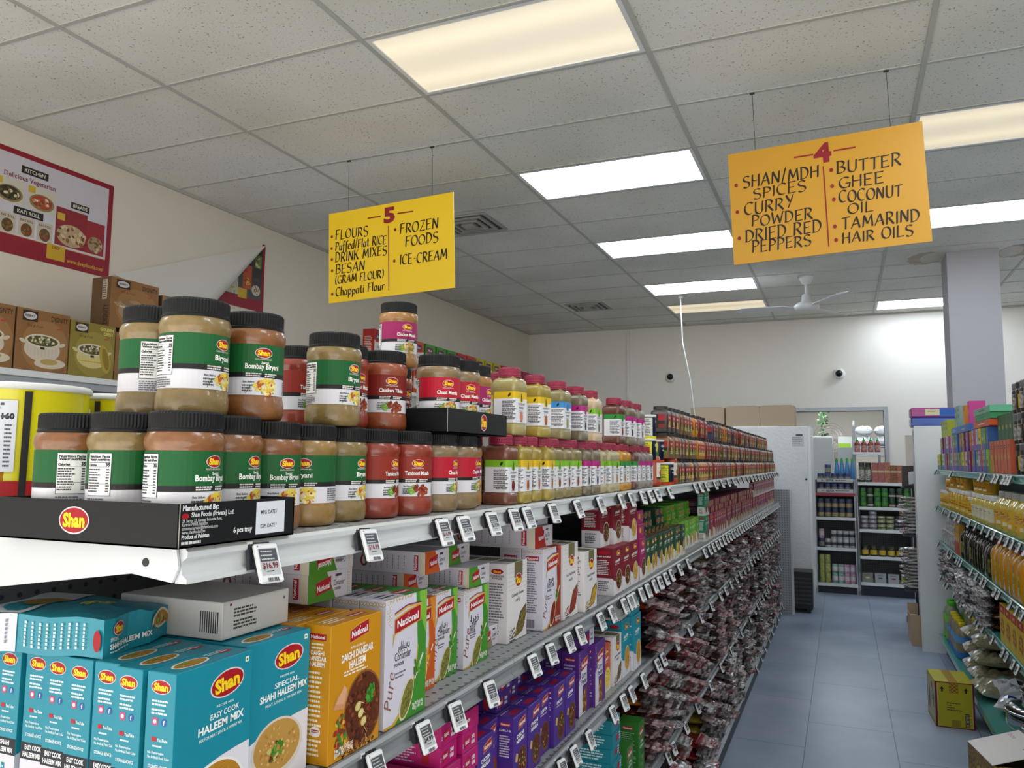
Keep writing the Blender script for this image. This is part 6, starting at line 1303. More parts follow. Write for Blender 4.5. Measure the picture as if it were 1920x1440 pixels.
bx('seasoning_carton', green(0.172, 'seasoning_carton'), 0.08, 0.075, -0.655, 2.655, S4, 'tall bright green carton on the fourth shelf beside the packets', GQ)
bx('seasoning_carton', green(0.135, 'seasoning_carton'), 0.08, 0.075, -0.660, 2.520, S4, 'shorter green carton on the fourth shelf beside the teal stack', GQ)
bx('seasoning_carton', green(0.172, 'seasoning_carton'), 0.08, 0.075, -0.745, 2.545, S4, 'tall green carton set back behind the shorter green one', GQ)

# ================================================================== cellophane spice packets
def film(name, hx, hx2, al, rot=0.5):
    m = mat(name, hx, 0.16, coat=0.5, noise_=(1.0, 1.0), hx2=hx2, bump=(34, 0.35), alpha=al); nt = m.node_tree
    n = next(x for x in nt.nodes if x.type == 'TEX_NOISE' and x.inputs['Scale'].default_value == 1.0); tc = next(x for x in nt.nodes if x.type == 'TEX_COORD')
    mp = nt.nodes.new('ShaderNodeMapping'); mp.inputs['Scale'].default_value = (62, 8, 45); mp.inputs['Rotation'].default_value = (0, 0, rot)   # light and dark streaks painted along the folds as glints and shade
    nt.links.new(tc.outputs['Object'], mp.inputs['Vector']); nt.links.new(mp.outputs['Vector'], n.inputs['Vector'])
    r = next(x for x in nt.nodes if x.type == 'VALTORGB'); r.color_ramp.elements[0].position = 0.38; r.color_ramp.elements[1].position = 0.64
    return m
FILM = [film('clear_film_silver', 'e2dfde', '5a4b49', 0.8), film('clear_film_pink', 'cfbcbc', '5a1f26', 0.76, 0.2), film('clear_film_red', '8f1626', 'bdb2b2', 0.85, -0.3), film('clear_film_grey', 'c2bfc0', '2f2829', 0.72, 0.8)]
PCOL = {'black': ('#1f1a1a', '#3a2d2b'), 'maroon': ('#4a1014', '#2c0a0c'), 'red': ('#7c1218', '#4a0c10'), 'brown': ('#5a3418', '#3a2010'), 'rust': ('#8c3a18', '#5c2410'), 'olive': ('#7c6a24', '#574a18'), 'cream': ('#a8985c', '#84764a'), 'grey': ('#5c5654', '#3c3836'), 'orange': ('#a8641c', '#7c4412'), 'white': ('#b5b0ac', '#8a8482')}
def pouch_geo(mb, mbs, L_, W, T, mb_m, seed, film_m, T4=None):
    bf, sf_ = (0.84, 0.80) if W < 0.15 else (0.94, 0.91)
    g = random.Random(seed); ph = [g.uniform(0, 6) for _ in range(6)]
    nx, na = 9, 12
    vs = []
    for i in range(nx + 1):
        u = i / nx; prof = max(0.16, math.sin(PI * (0.04 + 0.92 * u)) ** 0.42); wx = 0.90 + 0.10 * math.sin(PI * u)
        for k in range(na):
            a = 2 * PI * k / na; c, s = math.cos(a), math.sin(a)
            yy = W / 2 * wx * (abs(c) ** 0.55) * (1 if c >= 0 else -1); zz = T / 2 + T / 2 * prof * (abs(s) ** 0.8) * (1 if s >= 0 else -1)
            zz += T * 0.09 * math.sin(9 * u + ph[0] + 5 * yy / W) * (s > 0.1) * prof; yy += 0.003 * math.sin(13 * u + ph[1])
            vs.append((-L_ / 2 + L_ * bf * u, yy, max(0.0, zz)))
    fs = [(i * na + k, i * na + (k + 1) % na, (i + 1) * na + (k + 1) % na, (i + 1) * na + k) for i in range(nx) for k in range(na)] + [tuple(range(na)), tuple(range((nx + 1) * na - 1, nx * na - 1, -1))]
    mb.add(vs, [tuple(reversed(f)) for f in fs], mb_m, True, T4)
    x0 = -L_ / 2 + L_ * sf_; sw = W * 0.96; kf = g.uniform(1.2, 2.6); fl = 0.045 + g.uniform(0, 0.03); bend = g.uniform(-0.012, 0.014); tw = g.uniform(-0.02, 0.02)
    def fn(off, dr):
        q = [[g.uniform(-1, 1) for _ in range(13)] for _ in range(6)]
        def f(u, v):
            i, j = min(5, int(round(u * 5))), min(12, int(round(v * 12)))
            p = Vector((x0 + fl * u + 0.004 * q[i][j] * u, (v - 0.5) * sw * (1 - 0.10 * u), T * 0.5 + off * (1 - u) ** 1.5 + dr * u + bend * u * u + tw * u * (v - 0.5) + (0.001 + 0.0036 * u) * math.sin(v * 6.28 * kf + ph[2]) + 0.0022 * u * q[i][j]))
            p.z = max(0.0, p.z)
            return T4 @ p if T4 else p
        return f
    mbs.grid(5, 12, fn(T * 0.34, 0.0012), film_m); mbs.grid(5, 12, fn(-T * 0.34, -0.0012), film_m)
PACK = {}
def pouch(col, fi, size, seed):
    k = (col, fi, size, seed)
    if k not in PACK:
        L_, W, T = ((0.20, 0.118, 0.030), (0.24, 0.17, 0.045))[size]
        a, b_ = PCOL[col]; m = mat('packet_' + col, a, 0.2, coat=0.5, noise_=(70, 0.8), hx2=b_, bump=(45, 0.3))
        m1, m2 = MB(), MB(); pouch_geo(m1, m2, L_, W, T, m, seed, FILM[fi])
        PACK[k] = [('pouch_body', m1.mesh('pouch_body')), ('crimped_seal', m2.mesh('crimped_seal'))]
    return PACK[k]
CN = {'black': 'near black', 'maroon': 'dark maroon', 'red': 'deep red', 'brown': 'brown', 'rust': 'rust coloured', 'olive': 'olive yellow', 'cream': 'cream', 'grey': 'grey', 'orange': 'orange', 'white': 'whitish'}
PLAN = {  # shelf: (deck z, layers, first y, colour runs)
    'third': (S3, 6, 2.745, 'black red red maroon rust maroon red brown olive maroon red cream maroon red olive rust'.split(), 0.036),
    'fourth': (S4, 8, 2.765, 'maroon rust rust orange brown red olive olive maroon black cream red maroon olive brown red'.split(), 0.037),
    'lowest': (SB, 8, 2.70, 'red maroon black black cream red olive red maroon cream black red maroon rust olive red'.split(), 0.039)}
PG = 'clear film spice packets stacked on the shelves'
n_pack = 0
stuff_b, stuff_s = MB(), MB()
LIMIT_Y = {'third': 4.40, 'fourth': 4.40, 'lowest': 4.35}
for sh, (zd, nl, ya, runs, pitch) in PLAN.items():
    y = ya; c = 0; big = (sh == 'third' or sh == 'lowest')
    while y < 8.5:
        size = 1 if (big and c < (2 if sh == 'third' else 7)) else 0
        W = (0.124, 0.178)[size]; T = (pitch, 0.050)[size]; n = nl if size == 0 else int(nl * pitch / 0.050)
        n -= rnd.choice((0, 0, 1, 1, 2)) if c else 0
        px_ = rnd.choice((0.0, -0.01, -0.03, -0.055, 0.008)) if c else -0.01
        col = runs[c % len(runs)]; fi = 2 if (sh == 'third' and c == 0) else 1 if col in ('red', 'maroon', 'black') and c % 2 == 0 else rnd.choice((0, 0, 1, 3, 2))
        for q in range(n):
            cc = col if rnd.random() < 0.86 else rnd.choice(list(PCOL)); ff = fi if rnd.random() < 0.7 else rnd.choice((0, 1, 2, 3))
            L_ = (0.20, 0.24)[size]
            x = XF - L_ / 2 + 0.002 + px_ + rnd.uniform(-0.012, 0.010) + (0.015 if sh == 'lowest' else 0); a = rnd.uniform(-0.03, 0.03)
            loc = (x, y + W / 2 + rnd.uniform(-0.003, 0.003), zd + 0.001 + T * q)
            if y < LIMIT_Y[sh]:
                lab = '%s spice packet, %s up in the %s pile of the %s shelf packets' % (CN[cc], nth(q), nth(c), sh)
                unit('spice_packet', pouch(cc, ff, size, (q + c) % 5), lab, 'spice packet', loc, a, PG); n_pack += 1
            else:
                col_a, col_b = PCOL[cc]; m = mat('packet_' + cc, col_a, 0.2, coat=0.5, noise_=(70, 0.8), hx2=col_b, bump=(45, 0.3))
                pouch_geo(stuff_b, stuff_s, L_, (0.118, 0.17)[size], (0.030, 0.045)[size], m, q * 7 + c, FILM[ff], Matrix.Translation(loc) @ Matrix.Rotation(a, 4, 'Z'))
        y += W; c += 1
print('packets', n_pack)
st = bpy.data.objects.new('spice_packet_rows', None); COL.objects.link(st)
tag(st, 'rows of small film-wrapped spice packets filling the far end of the lower shelves', 'packets', None, 'stuff')
part('pouch_body', stuff_b, st, kind='stuff'); part('crimped_seal', stuff_s, st, kind='stuff')
# ================================================================== opposite shelving unit with teal shelf edges (faces -x)
XR = 0.72; RY0, RY1 = 2.2, 7.42
RZ = [EYE - 0.045, EYE - 0.338, EYE - 0.63, EYE - 0.90, EYE - 1.385]
M_TEAL = mat('teal_enamel', '4f9a90', 0.25, coat=0.4, noise_=(5, 0.2)); M_TEALD = mat('dark_teal_panel', '1f4a4c', 0.5, noise_=(6, 0.2))
rg = thing('teal_shelving', 'teal metal shelving unit with ghee, oils and packets across the aisle', 'shelving', (XR, RY1, 0), PI)
SLr = (RY1 - RY0) / 6
sm = shelf_mesh(SLr, 0.40, 0.036, m=M_TEAL, deck=M_TEAL)
for zz in RZ[:4]:
    for k in range(6): part('shelf', sm, rg, (0, k * SLr, zz - 0.0008))
b = MB(); b.box((-0.42, 0, RZ[4] - 0.04), (0.03, RY1 - RY0, RZ[4] - 0.001), M_TEAL); part('base_deck', b, rg)
b = MB(); b.box((-0.42, 0.0, 0), (-0.02, RY1 - RY0, RZ[4] - 0.04), M_KICK); part('kick_plate', b, rg)
b = MB(); b.box((-0.425, 0, RZ[4]), (-0.415, RY1 - RY0, RZ[0] + 0.0), M_TEALD); part('back_panel', b, rg)
b = MB(); b.box((0.565, 7.44, 0.0), (1.16, 7.462, EYE + 0.32), M_WHITE); solo('upright_board', b, 'plain white upright panel closing the far end of the teal shelving', 'panel')
def rx(x): return XR + x
def tr(ys, z, where): tags_row(XR - 0.0052, z - 0.008, ys, [], where, -1)
tr([7.36, 6.35, 5.05, 4.92, 4.62, 4.52, 4.36, 4.27, 4.20], RZ[0], 'incense shelf edge'); tr([7.38, 6.9, 6.5, 6.15, 5.95, 5.55, 5.3, 5.05, 4.85, 4.7, 4.5, 4.35, 4.22, 4.08, 3.95, 3.82, 3.7], RZ[1], 'ghee shelf edge')
tr([7.36, 6.7, 6.5, 6.2, 6.1, 6.0, 5.55, 5.35, 5.15, 5.05, 4.75, 4.65, 4.35, 4.2, 4.08], RZ[2], 'oil shelf edge'); tr([7.3, 7.0, 6.85, 6.45, 6.2, 6.05, 5.8, 5.65, 5.45, 5.35, 5.2, 4.9, 4.6, 4.5, 4.35, 4.25], RZ[3], 'packet shelf edge'); tr([6.75, 6.05, 4.72, 4.6], RZ[4], 'bottom deck edge')

# --- incense and soap cartons (printed front faces -x: carton turned half round)
def flatbox(name, w_, d_, h, base, band=None, bcol='#2f5fa8', seed=0):
    d = D(); g = random.Random(seed)
    if band: d.rect(0.001, 0.001, w_ - 0.001, h * band, bcol, 1)
    d.bars(w_ * 0.2, h * 0.85, w_ * 0.6, 2, h * 0.07, '#4a4a44', 2, 0.5, seed).ell(w_ * 0.5, h * 0.5, w_ * 0.22, h * 0.09, g.choice(['#b9a24a', '#8c3a2a', '#d9d2c4', '#3a6a4a']), 2, 0, 14)
    s = D(); s.rect(0.001, 0.001, d_ - 0.001, h - 0.001, g.choice(['#d0ccd0', '#c6c2c8', '#b9b2bc', base]), 1)
    if band: s.rect(0.001, 0.001, d_ - 0.001, h * band, bcol, 2)
    return carton(name, w_, d_, h, base, d, s, None)
IC = ['#7c2a6a', '#a81f6a', '#5c9a2a', '#8cb83a', '#c98a2a', '#b9b4ba', '#3a6ab0', '#8c1f4a', '#c2bac6', '#d0c23a', '#6a4a2a', '#7a8c9a', '#b0567a', '#4f8a6a', '#a06a34']
INC = [flatbox('incense_carton', 0.070, 0.14, 0.125, c, 0.28, ('#5a5aa8', '#9a4a9a', '#3a6aa8')[i % 3], i) for i, c in enumerate(IC)]
GI = 'incense cartons on the top of the teal shelving'
def rb(me, name, w_, d_, y, z, label, cat='carton', xo=0.0, rz=0.0, group=GI):
    return solo(name, me, label, cat, (XR + 0.004 + xo + d_ / 2, y, z), PI + rz, group)
y = 7.30; i = 0
while y > 4.86:
    k = INC[(i * 7 + 3) % len(INC)] if i > 1 else INC[9]
    cn = ['plum', 'pink', 'green', 'lime', 'amber', 'pale grey', 'blue', 'wine red', 'lilac grey', 'yellow', 'brown', 'slate', 'rose', 'sea green', 'tan'][(i * 7 + 3) % len(INC)] if i > 1 else 'yellow'
    rb(k, 'incense_carton', 0.07, 0.14, y, RZ[0], '%s incense carton in the lower row, %s from the white end panel' % (cn, nth(i)), 'incense carton', rnd.uniform(0, 0.01), rnd.uniform(-0.05, 0.05))
    if i > 1:
        k2 = INC[(i * 4 + 6) % len(INC)]; cn2 = ['plum', 'pink', 'green', 'lime', 'amber', 'pale grey', 'blue', 'wine red', 'lilac grey', 'yellow', 'brown', 'slate', 'rose', 'sea green', 'tan'][(i * 4 + 6) % len(INC)]
        rb(k2, 'incense_carton', 0.07, 0.14, y, RZ[0] + 0.1255, '%s incense carton in the upper row, %s from the white end panel' % (cn2, nth(i)), 'incense carton', rnd.uniform(0, 0.012), rnd.uniform(-0.06, 0.06))
    y -= 0.079; i += 1
OL = flatbox('soap_carton', 0.12, 0.10, 0.13, '#9aa82a', None, '', 40); TG = flatbox('soap_carton', 0.105, 0.09, 0.15, '#8aa89a', None, '', 41); ORB = flatbox('soap_carton', 0.10, 0.09, 0.13, '#d98a2a', None, '', 42); PKB = flatbox('soap_carton', 0.07, 0.09, 0.145, '#c23a8a', None, '', 43)
zt = RZ[0] + 0.2515
for i, (me, nm, w_, y, z) in enumerate(((OL, 'olive yellow soap carton', 0.12, 7.05, zt), (OL, 'olive yellow soap carton', 0.12, 6.92, zt), (OL, 'olive yellow soap carton', 0.12, 6.79, zt), (TG, 'grey green soap carton', 0.105, 6.25, zt + 0.047), (TG, 'grey green soap carton', 0.105, 6.13, zt + 0.047), (ORB, 'orange soap carton', 0.10, 5.86, zt + 0.047), (PKB, 'bright pink soap carton', 0.07, 5.66, zt + 0.047))):
    rb(me, 'soap_carton', w_, 0.1, y, z, '%s standing on the upper incense row, %s from the white end panel' % (nm, nth(i)), 'soap carton', 0.015)
BT_ = carton('display_tray', 0.88, 0.14, 0.045, '#2f6ab0', D().text('incense', 0.6, 0.014, 0.016, '#d9c9a0', w=0.12).bars(0.05, 0.036, 0.2, 3, 0.009, '#c9d2e0', 2, 0.5, 3))
rb(BT_, 'display_tray', 0.88, 0.14, 5.96, zt + 0.001, 'long blue cardboard tray under the grey green soap cartons', 'display tray', 0.004)
FG = flatbox('flat_carton', 0.50, 0.12, 0.034, '#2f8a52', None, '', 50); FG2 = flatbox('flat_carton', 0.54, 0.12, 0.036, '#5fb08a', None, '', 51); FO = flatbox('flat_carton', 0.56, 0.12, 0.036, '#c9521c', None, '', 52)
for i, (me, nm, w_, y, dz) in enumerate(((FO, 'orange', 0.56, 5.06, 0.001), (FG, 'dark green', 0.50, 5.02, 0.038), (FG2, 'mint green', 0.54, 5.03, 0.073))): rb(me, 'flat_carton', w_, 0.12, y, zt + dz, '%s flat carton in the pile over the incense rows' % nm, 'carton')
DG = flatbox('soap_carton', 0.09, 0.12, 0.13, '#1f5a34', None, '', 55); SAL = flatbox('soap_carton', 0.075, 0.12, 0.165, '#c25a3c', None, '', 56); SAL2 = flatbox('soap_carton', 0.12, 0.12, 0.165, '#b5522c', 0.4, '#a8861c', 57)
for i in range(5): rb(DG, 'soap_carton', 0.09, 0.12, 4.70 - 0.095 * i, RZ[0] + 0.168, 'dark green soap carton over the salmon cartons, %s along' % nth(i), 'soap carton', 0.03)
for i in range(6): rb(SAL2 if i == 0 else SAL, 'soap_carton', 0.12 if i == 0 else 0.075, 0.12, 4.78 - 0.085 * i - (0.03 if i else 0), RZ[0] + 0.0, 'salmon soap carton in the lower layer beside the incense, %s along' % nth(i), 'soap carton', 0.002)
M_BW = mat('patterned_label', 'cfcac2', 0.4, noise_=(55, 1.0), hx2='201c1a')
def cream_jar(r, h, body, lidc, pat=True):
    b = MB(); b.lathe([(r * 0.94, 0), (r, 0.004), (r, h * 0.74), (r * 0.88, h * 0.80)], mat('glass_' + body, body, 0.15, coat=0.5, noise_=(8, 0.15)), 28)
    l = MB(); l.lathe([(r * 0.92, h * 0.78), (r * 0.98, h * 0.785), (r * 0.98, h * 0.97), (r * 0.92, h)], mat('jar_lid_' + lidc, lidc, 0.35, noise_=(20, 0.1)), 36, smooth=False, rib=0.0005, ribr=(1, 2))
    lb = MB(); 
    if pat: lb.lathe([(r + 0.0006, h * 0.12), (r + 0.0006, h * 0.64)], M_BW, 28, caps=False)
    else: D().rect(-PI * r, 0, PI * r, h * 0.45, '#c9a83a', 1).rect(-0.02, 0, 0.02, h * 0.45, '#2a241c', 2).put(lb, cyl(r, h * 0.15), 0.006)
    return [('jar_body', b.mesh('jar_body')), ('lid', l.mesh('lid')), ('label', lb.mesh('label'))]
CJ = cream_jar(0.040, 0.14, '3a2f28', '6a6a6c'); CJ2 = cream_jar(0.040, 0.14, '3a2f28', '2a2a2c', False)
GC = 'dark patterned jars on the top of the teal shelving'
for q in range(3):
    for i in range(7): unit('cream_jar', CJ2 if (i + q) % 3 == 0 else CJ, 'dark jar with black and white label, %s layer, %s from the salmon cartons' % (nth(q), nth(i)), 'jar', (XR + 0.055, 4.25 - 0.088 * i - (0.04 if q == 0 else 0.02), RZ[0] + 0.1402 * q), PI, GC)
# --- ghee jars
M_GHEE = mat('ghee', 'c79a1c', 0.18, coat=0.6, noise_=(9, 0.35), hx2='d9bb48'); M_GHEE2 = mat('pale_ghee', 'cdb548', 0.18, coat=0.6, noise_=(7, 0.3), hx2='d9cf86')
def ghee_jar(r, h, m, lab, lw=1.6, txt='Ghee', tc='#7a2a12', lc='#cfa31f', bulge=False):
    b = MB(); b.lathe([(r * 0.93, 0), (r, 0.006), (r, h * 0.70), (r * 0.93, h * 0.78), (r * 0.78, h * 0.83), (r * 0.78, h * 0.86)] if not bulge else [(r * 0.9, 0), (r, 0.01), (r, h * 0.60), (r * 0.92, h * 0.70), (r * 0.6, h * 0.80), (r * 0.55, h * 0.86)], m, 32)
    l = MB(); k = 0.86 if not bulge else 0.60; l.lathe([(r * k, h * 0.845), (r * (k + 0.04), h * 0.85), (r * (k + 0.04), h * 0.97), (r * k, h)], M_TLID if lab != 'm' else M_VW, 40, smooth=False, rib=0.0005, ribr=(1, 2))
    d = D(); W = r * lw; H_ = h * 0.44
    d.rect(-W, 0, W, H_, lc, 1).text(txt, 0, H_ * 0.42, H_ * 0.24, tc, w=W * 1.1, shear=0.25, bold=0.03).bars(-W * 0.5, H_ * 0.85, W, 2, H_ * 0.1, '#5a3a1c', 2, 0.5, 3); d.rect(W * 0.3, H_ * 0.06, W * 0.62, H_ * 0.26, '#d9cfb0', 2); d.bars(-W * 0.7, H_ * 0.3, W * 0.8, 2, H_ * 0.1, '#7a4a1c', 2, 0.5, 6)
    lb = MB(); d.put(lb, cyl(r + 0.0003, h * 0.14), 0.008)
    return [('jar_body', b.mesh('jar_body')), ('lid', l.mesh('lid')), ('label', lb.mesh('label'))]
GJ = [ghee_jar(0.042, 0.13, M_GHEE, 'w'), ghee_jar(0.052, 0.16, M_GHEE, 'w', 1.6, 'Ghee', '#8c1f14', '#d2a81c'), ghee_jar(0.060, 0.165, M_GHEE2, 'w', 1.3, 'A', '#3a3a44', '#cfc9ae'), ghee_jar(0.068, 0.20, M_GHEE2, 'm', 1.3, '80', '#a83a6a', '#d2a83a', True), ghee_jar(0.045, 0.112, M_GHEE, 'w', 1.9, 'Ghee', '#2a1c10', '#b5801c')]
GG = 'ghee jars on the second teal shelf'
z = RZ[1]
lst = [(0, 7.22), (0, 7.10), (0, 6.98), (0, 6.86), (1, 6.70), (1, 6.56), (1, 6.42), (1, 6.28), (1, 6.14), (1, 6.00), (1, 5.86), (0, 5.72), (2, 5.56), (2, 5.41), (2, 5.26), (2, 5.11), (2, 4.96), (3, 4.78), (3, 4.60), (3, 4.42), (3, 4.24), (3, 4.06), (3, 3.88)]
for i, (k, y) in enumerate(lst): unit('ghee_jar', GJ[k], '%s ghee jar in the front row, %s from the white end panel' % (('small yellow', 'tall yellow', 'pale yellow white-labelled', 'big round pale', 'brown-labelled')[k], nth(i)), 'jar', (XR + (0.045, 0.055, 0.064, 0.072, 0.05)[k], y, z), PI + rnd.uniform(-0.4, 0.2), GG)
for i, (k, y, dz, xo) in enumerate(((4, 6.84, 0.131, 0.05), (4, 6.66, 0.161, 0.06), (4, 6.30, 0.161, 0.06), (4, 6.12, 0.161, 0.06), (4, 6.45, 0.161, 0.14), (1, 6.62, 0.0, 0.17), (1, 6.47, 0.0, 0.17), (1, 6.30, 0.0, 0.17))): unit('ghee_jar', GJ[k], 'brown-labelled ghee jar %s, %s of them' % ('stacked on the front row' if dz else 'in the back row', nth(i)), 'jar', (XR + xo, y, z + dz + (0.0006 if dz else 0.0)), PI - 0.3, GG)
for i, y in enumerate((5.54, 5.38, 5.22)): unit('ghee_jar', GJ[4], 'white-lidded ghee jar on the pale white-labelled jars, %s of three' % nth(i), 'jar', (XR + 0.062, y, z + 0.1658), PI - 0.3, GG)
# --- tins, bottles
def tin(r, h, hx, hx2):
    b = MB(); m = mat('tin_' + hx, hx, 0.3, coat=0.3, noise_=(38, 0.9), hx2=hx2)
    b.lathe([(r, 0), (r, h * 0.82), (r * 0.9, h * 0.88)], m, 28); l = MB(); l.lathe([(r * 0.94, h * 0.86), (r * 0.98, h * 0.87), (r * 0.98, h * 0.98), (r * 0.9, h)], M_VW, 28)
    return [('tin_body', b.mesh('tin_body')), ('lid', l.mesh('lid'))]
TN = tin(0.05, 0.115, 'b9b6b2', '55565a')
for i in range(14): unit('coconut_tin', TN, 'grey and white tin in the %s layer, %s from the white end panel' % (('lower', 'upper')[i % 2], nth(i // 2)), 'tin', (XR + 0.058 + 0.02 * (i % 2), 7.26 - 0.11 * (i // 2) - (0.05 if i % 2 else 0), RZ[2] + 0.1155 * (i % 2)), rnd.uniform(0, 6), 'grey tins on the oil shelf')
M_OILD = mat('dark_oil', '1d1a12', 0.12, coat=0.6, noise_=(6, 0.3), hx2='35300f'); M_OILY = mat('yellow_oil', 'd08a12', 0.15, coat=0.6, noise_=(5, 0.2), hx2='c2ac1c')
def oil(r, h, m, cap, lc, name='l'):
    b = MB(); b.lathe([(r * 0.92, 0), (r, 0.006), (r, h * 0.62), (r * 0.85, h * 0.74), (r * 0.42, h * 0.84), (r * 0.40, h * 0.88)], m, 28, sq=0.35)
    l = MB(); l.lathe([(r * 0.46, h * 0.87), (r * 0.48, h * 0.875), (r * 0.46, h * 0.99), (r * 0.4, h)], cap, 24)
    d = D(); d.rect(-r * 0.9, 0, r * 0.9, h * 0.34, lc, 1).ell(0, h * 0.2, r * 0.5, h * 0.07, '#2a2a20', 2, 0, 14).bars(-r * 0.6, h * 0.09, r * 1.2, 3, h * 0.025, '#55503a', 2, 0.5, 4)
    lb = MB(); d.put(lb, cyl(r + 0.0012, h * 0.16), 0.006)
    return [('bottle_body', b.mesh('bottle_body')), ('cap', l.mesh('cap')), ('label', lb.mesh('label'))]
OB = oil(0.042, 0.215, M_OILD, M_BLK, '#7c7a1c'); OY = oil(0.052, 0.24, M_OILY, mat('red_cap', '8c1c1c', 0.4, noise_=(9, 0.1)), '#bdb01c'); OW = oil(0.04, 0.22, M_OILD, M_BLK, '#b9b4a4')
GOI = 'hair oil and mustard oil bottles on the third teal shelf'
OYB = flatbox('oil_carton', 0.075, 0.06, 0.20, '#b5861c', 0.5, '#a82a14', 60)
for i in range(3): rb(OYB, 'oil_carton', 0.075, 0.06, 6.42 - 0.082 * i, RZ[2], 'yellow and red upright oil carton beside the tins, %s of three' % nth(i), 'oil carton', 0.0, 0, GOI)
for i in range(12): unit('oil_bottle', (OB, OW, OB, OB)[i % 4], 'dark hair oil bottle, %s along from the yellow oil cartons' % nth(i), 'bottle', (XR + 0.05, 6.14 - 0.097 * i, RZ[2]), PI + rnd.uniform(-0.3, 0.3), GOI)
for i in range(7): unit('oil_bottle', OY, 'orange yellow oil bottle with olive label, %s along from the dark bottles' % nth(i), 'bottle', (XR + 0.058, 4.96 - 0.118 * i, RZ[2]), PI + rnd.uniform(-0.1, 0.1), GOI)
# --- fourth level and bottom: packets, bottled drinks, bags, pots
GRP = 'clear packets on the fourth teal shelf'
def rpack(col, fi, size, x, y, z, a, label, grp):
    unit('spice_packet', pouch(col, fi, size, rnd.randrange(5)), label, 'packet', (x, y, z), PI + a, grp)
for c in range(9):
    col = ('grey', 'grey', 'black', 'maroon', 'cream', 'grey', 'white', 'grey', 'maroon')[c]
    for q in range((6, 6, 6, 6, 6, 5, 5, 5, 5)[c]): rpack(col, (0, 3, 3, 1, 0, 0, 0, 3, 0)[c], 0, XR + 0.105 + rnd.uniform(-0.015, 0.01), 7.30 - 0.124 * c, RZ[3] + 0.001 + 0.036 * q, rnd.uniform(-0.05, 0.05), '%s film packet, %s up in the %s pile from the white end panel' % (CN[col], nth(q), nth(c)), GRP)
for c in range(7):
    for q in range(4): rpack(('grey', 'white', 'grey', 'black', 'grey', 'grey', 'brown')[c], (0, 0, 3, 0, 3, 0, 0)[c], 1, XR + 0.125 + rnd.uniform(-0.02, 0.015), 6.13 - 0.178 * c, RZ[3] + 0.001 + 0.052 * q, rnd.uniform(-0.05, 0.05), 'large %s film bag, %s up in the %s pile of big bags' % (CN[('grey', 'white', 'grey', 'black', 'grey', 'grey', 'brown')[c]], nth(q), nth(c)), GRP)
RYP = flatbox('tea_pack', 0.13, 0.05, 0.21, '#b5a01c', 0.0, '', 61)
def redpack():
    d = D(); W, h = 0.14, 0.19; d.rect(0.001, h * 0.78, W - 0.001, h - 0.001, '#a81a20', 1).ell(W * 0.5, h * 0.42, 0.045, 0.05, '#c98a1c', 2).blobs(W * 0.5, h * 0.42, 0.04, 0.045, ['#8c3a14', '#d9b23a', '#6b2a12'], 26, 0.012, 3, 3).text('MIX', W * 0.5, h * 0.84, 0.018, '#e9d28a', w=0.05)
    return carton('snack_pack', W, 0.06, h, '#c9b01c', d, D().rect(0.001, 0.001, 0.058, h * 0.98, '#a81a20', 1))
RP = redpack()
for i in range(5): rb(RP, 'snack_pack', 0.14, 0.06, 4.70 - 0.15 * i, RZ[3], 'red and yellow snack pack standing on the fourth teal shelf, %s of five' % nth(i), 'snack pack', 0.0, 0, 'red and yellow snack packs')
def water(r, h, body, cap, low, upper):
    b = MB(); b.lathe([(r * 0.9, 0), (r, 0.008), (r * 0.98, h * 0.2), (r, h * 0.28), (r, h * 0.62), (r * 0.8, h * 0.78), (r * 0.5, h * 0.86), (r * 0.45, h * 0.9)], mat('bottle_' + body, body, 0.2, coat=0.4, noise_=(12, 0.3)), 24)
    l = MB(); l.lathe([(r * 0.5, h * 0.88), (r * 0.52, h * 0.885), (r * 0.5, h * 0.985), (r * 0.42, h)], ink(cap), 20)
    lb = MB(); D().rect(-PI * r, 0, PI * r, h * 0.16, low, 1).rect(-PI * r, h * 0.42, PI * r, h * 0.60, upper, 1).put(lb, cyl(r + 0.0008, h * 0.03), 0.008)
    return [('bottle_body', b.mesh('bottle_body')), ('cap', l.mesh('cap')), ('label', lb.mesh('label'))]
WG = water(0.055, 0.30, '8c9a78', '#4fae2a', '#5fb02a', '#7cbf3a'); WB = water(0.05, 0.25, '8a7f66', '#d9c21c', '#3a78b8', '#5a9ad0')
GB = 'green and blue bottles on the bottom teal deck'
for i in range(4): unit('drink_bottle', WG, 'green-capped bottle on the bottom deck, %s from the white end panel' % nth(i), 'bottle', (XR + 0.05 + 0.125 * (i % 2), 7.30 - 0.125 * (i // 2), RZ[4]), 0, GB)
for i in range(10): unit('drink_bottle', WB, 'blue-banded bottle with yellow top on the bottom deck, %s of ten' % nth(i), 'bottle', (XR + 0.04 + 0.112 * (i % 2), 7.0 - 0.112 * (i // 2), RZ[4]), 0, GB)
# plastic bags of pulses
def bag(L_, W, T, seed, film_m, inner, printc=None):
    g = random.Random(seed); a = MB(); b = MB(); n = 18
    ph = [g.uniform(0, 6) for _ in range(8)]
    def sf(sgn):
        def f(u, v):
            x, y = (u - 0.5) * 2, (v - 0.5) * 2; e = max(0.0, (1 - abs(x) ** 3.2) * (1 - abs(y) ** 3.2)) ** 0.55
            z = T / 2 + sgn * (T / 2) * e + (0.007 * math.sin(9 * x + ph[0] + 4 * y) + 0.006 * math.sin(11 * y + ph[1] - 6 * x) + g.uniform(-0.0035, 0.0035)) * (0.35 + e) * (sgn > 0)
            return (x * L_ / 2, y * W / 2 * (0.94 + 0.06 * e), max(0.0, z))
        return f
    a.grid(n, n, sf(1), film_m, False, mfn=inner); a.grid(n, n, lambda u, v: sf(-1)(1 - u, v), film_m, False)
    return a.mesh('pulse_bag')
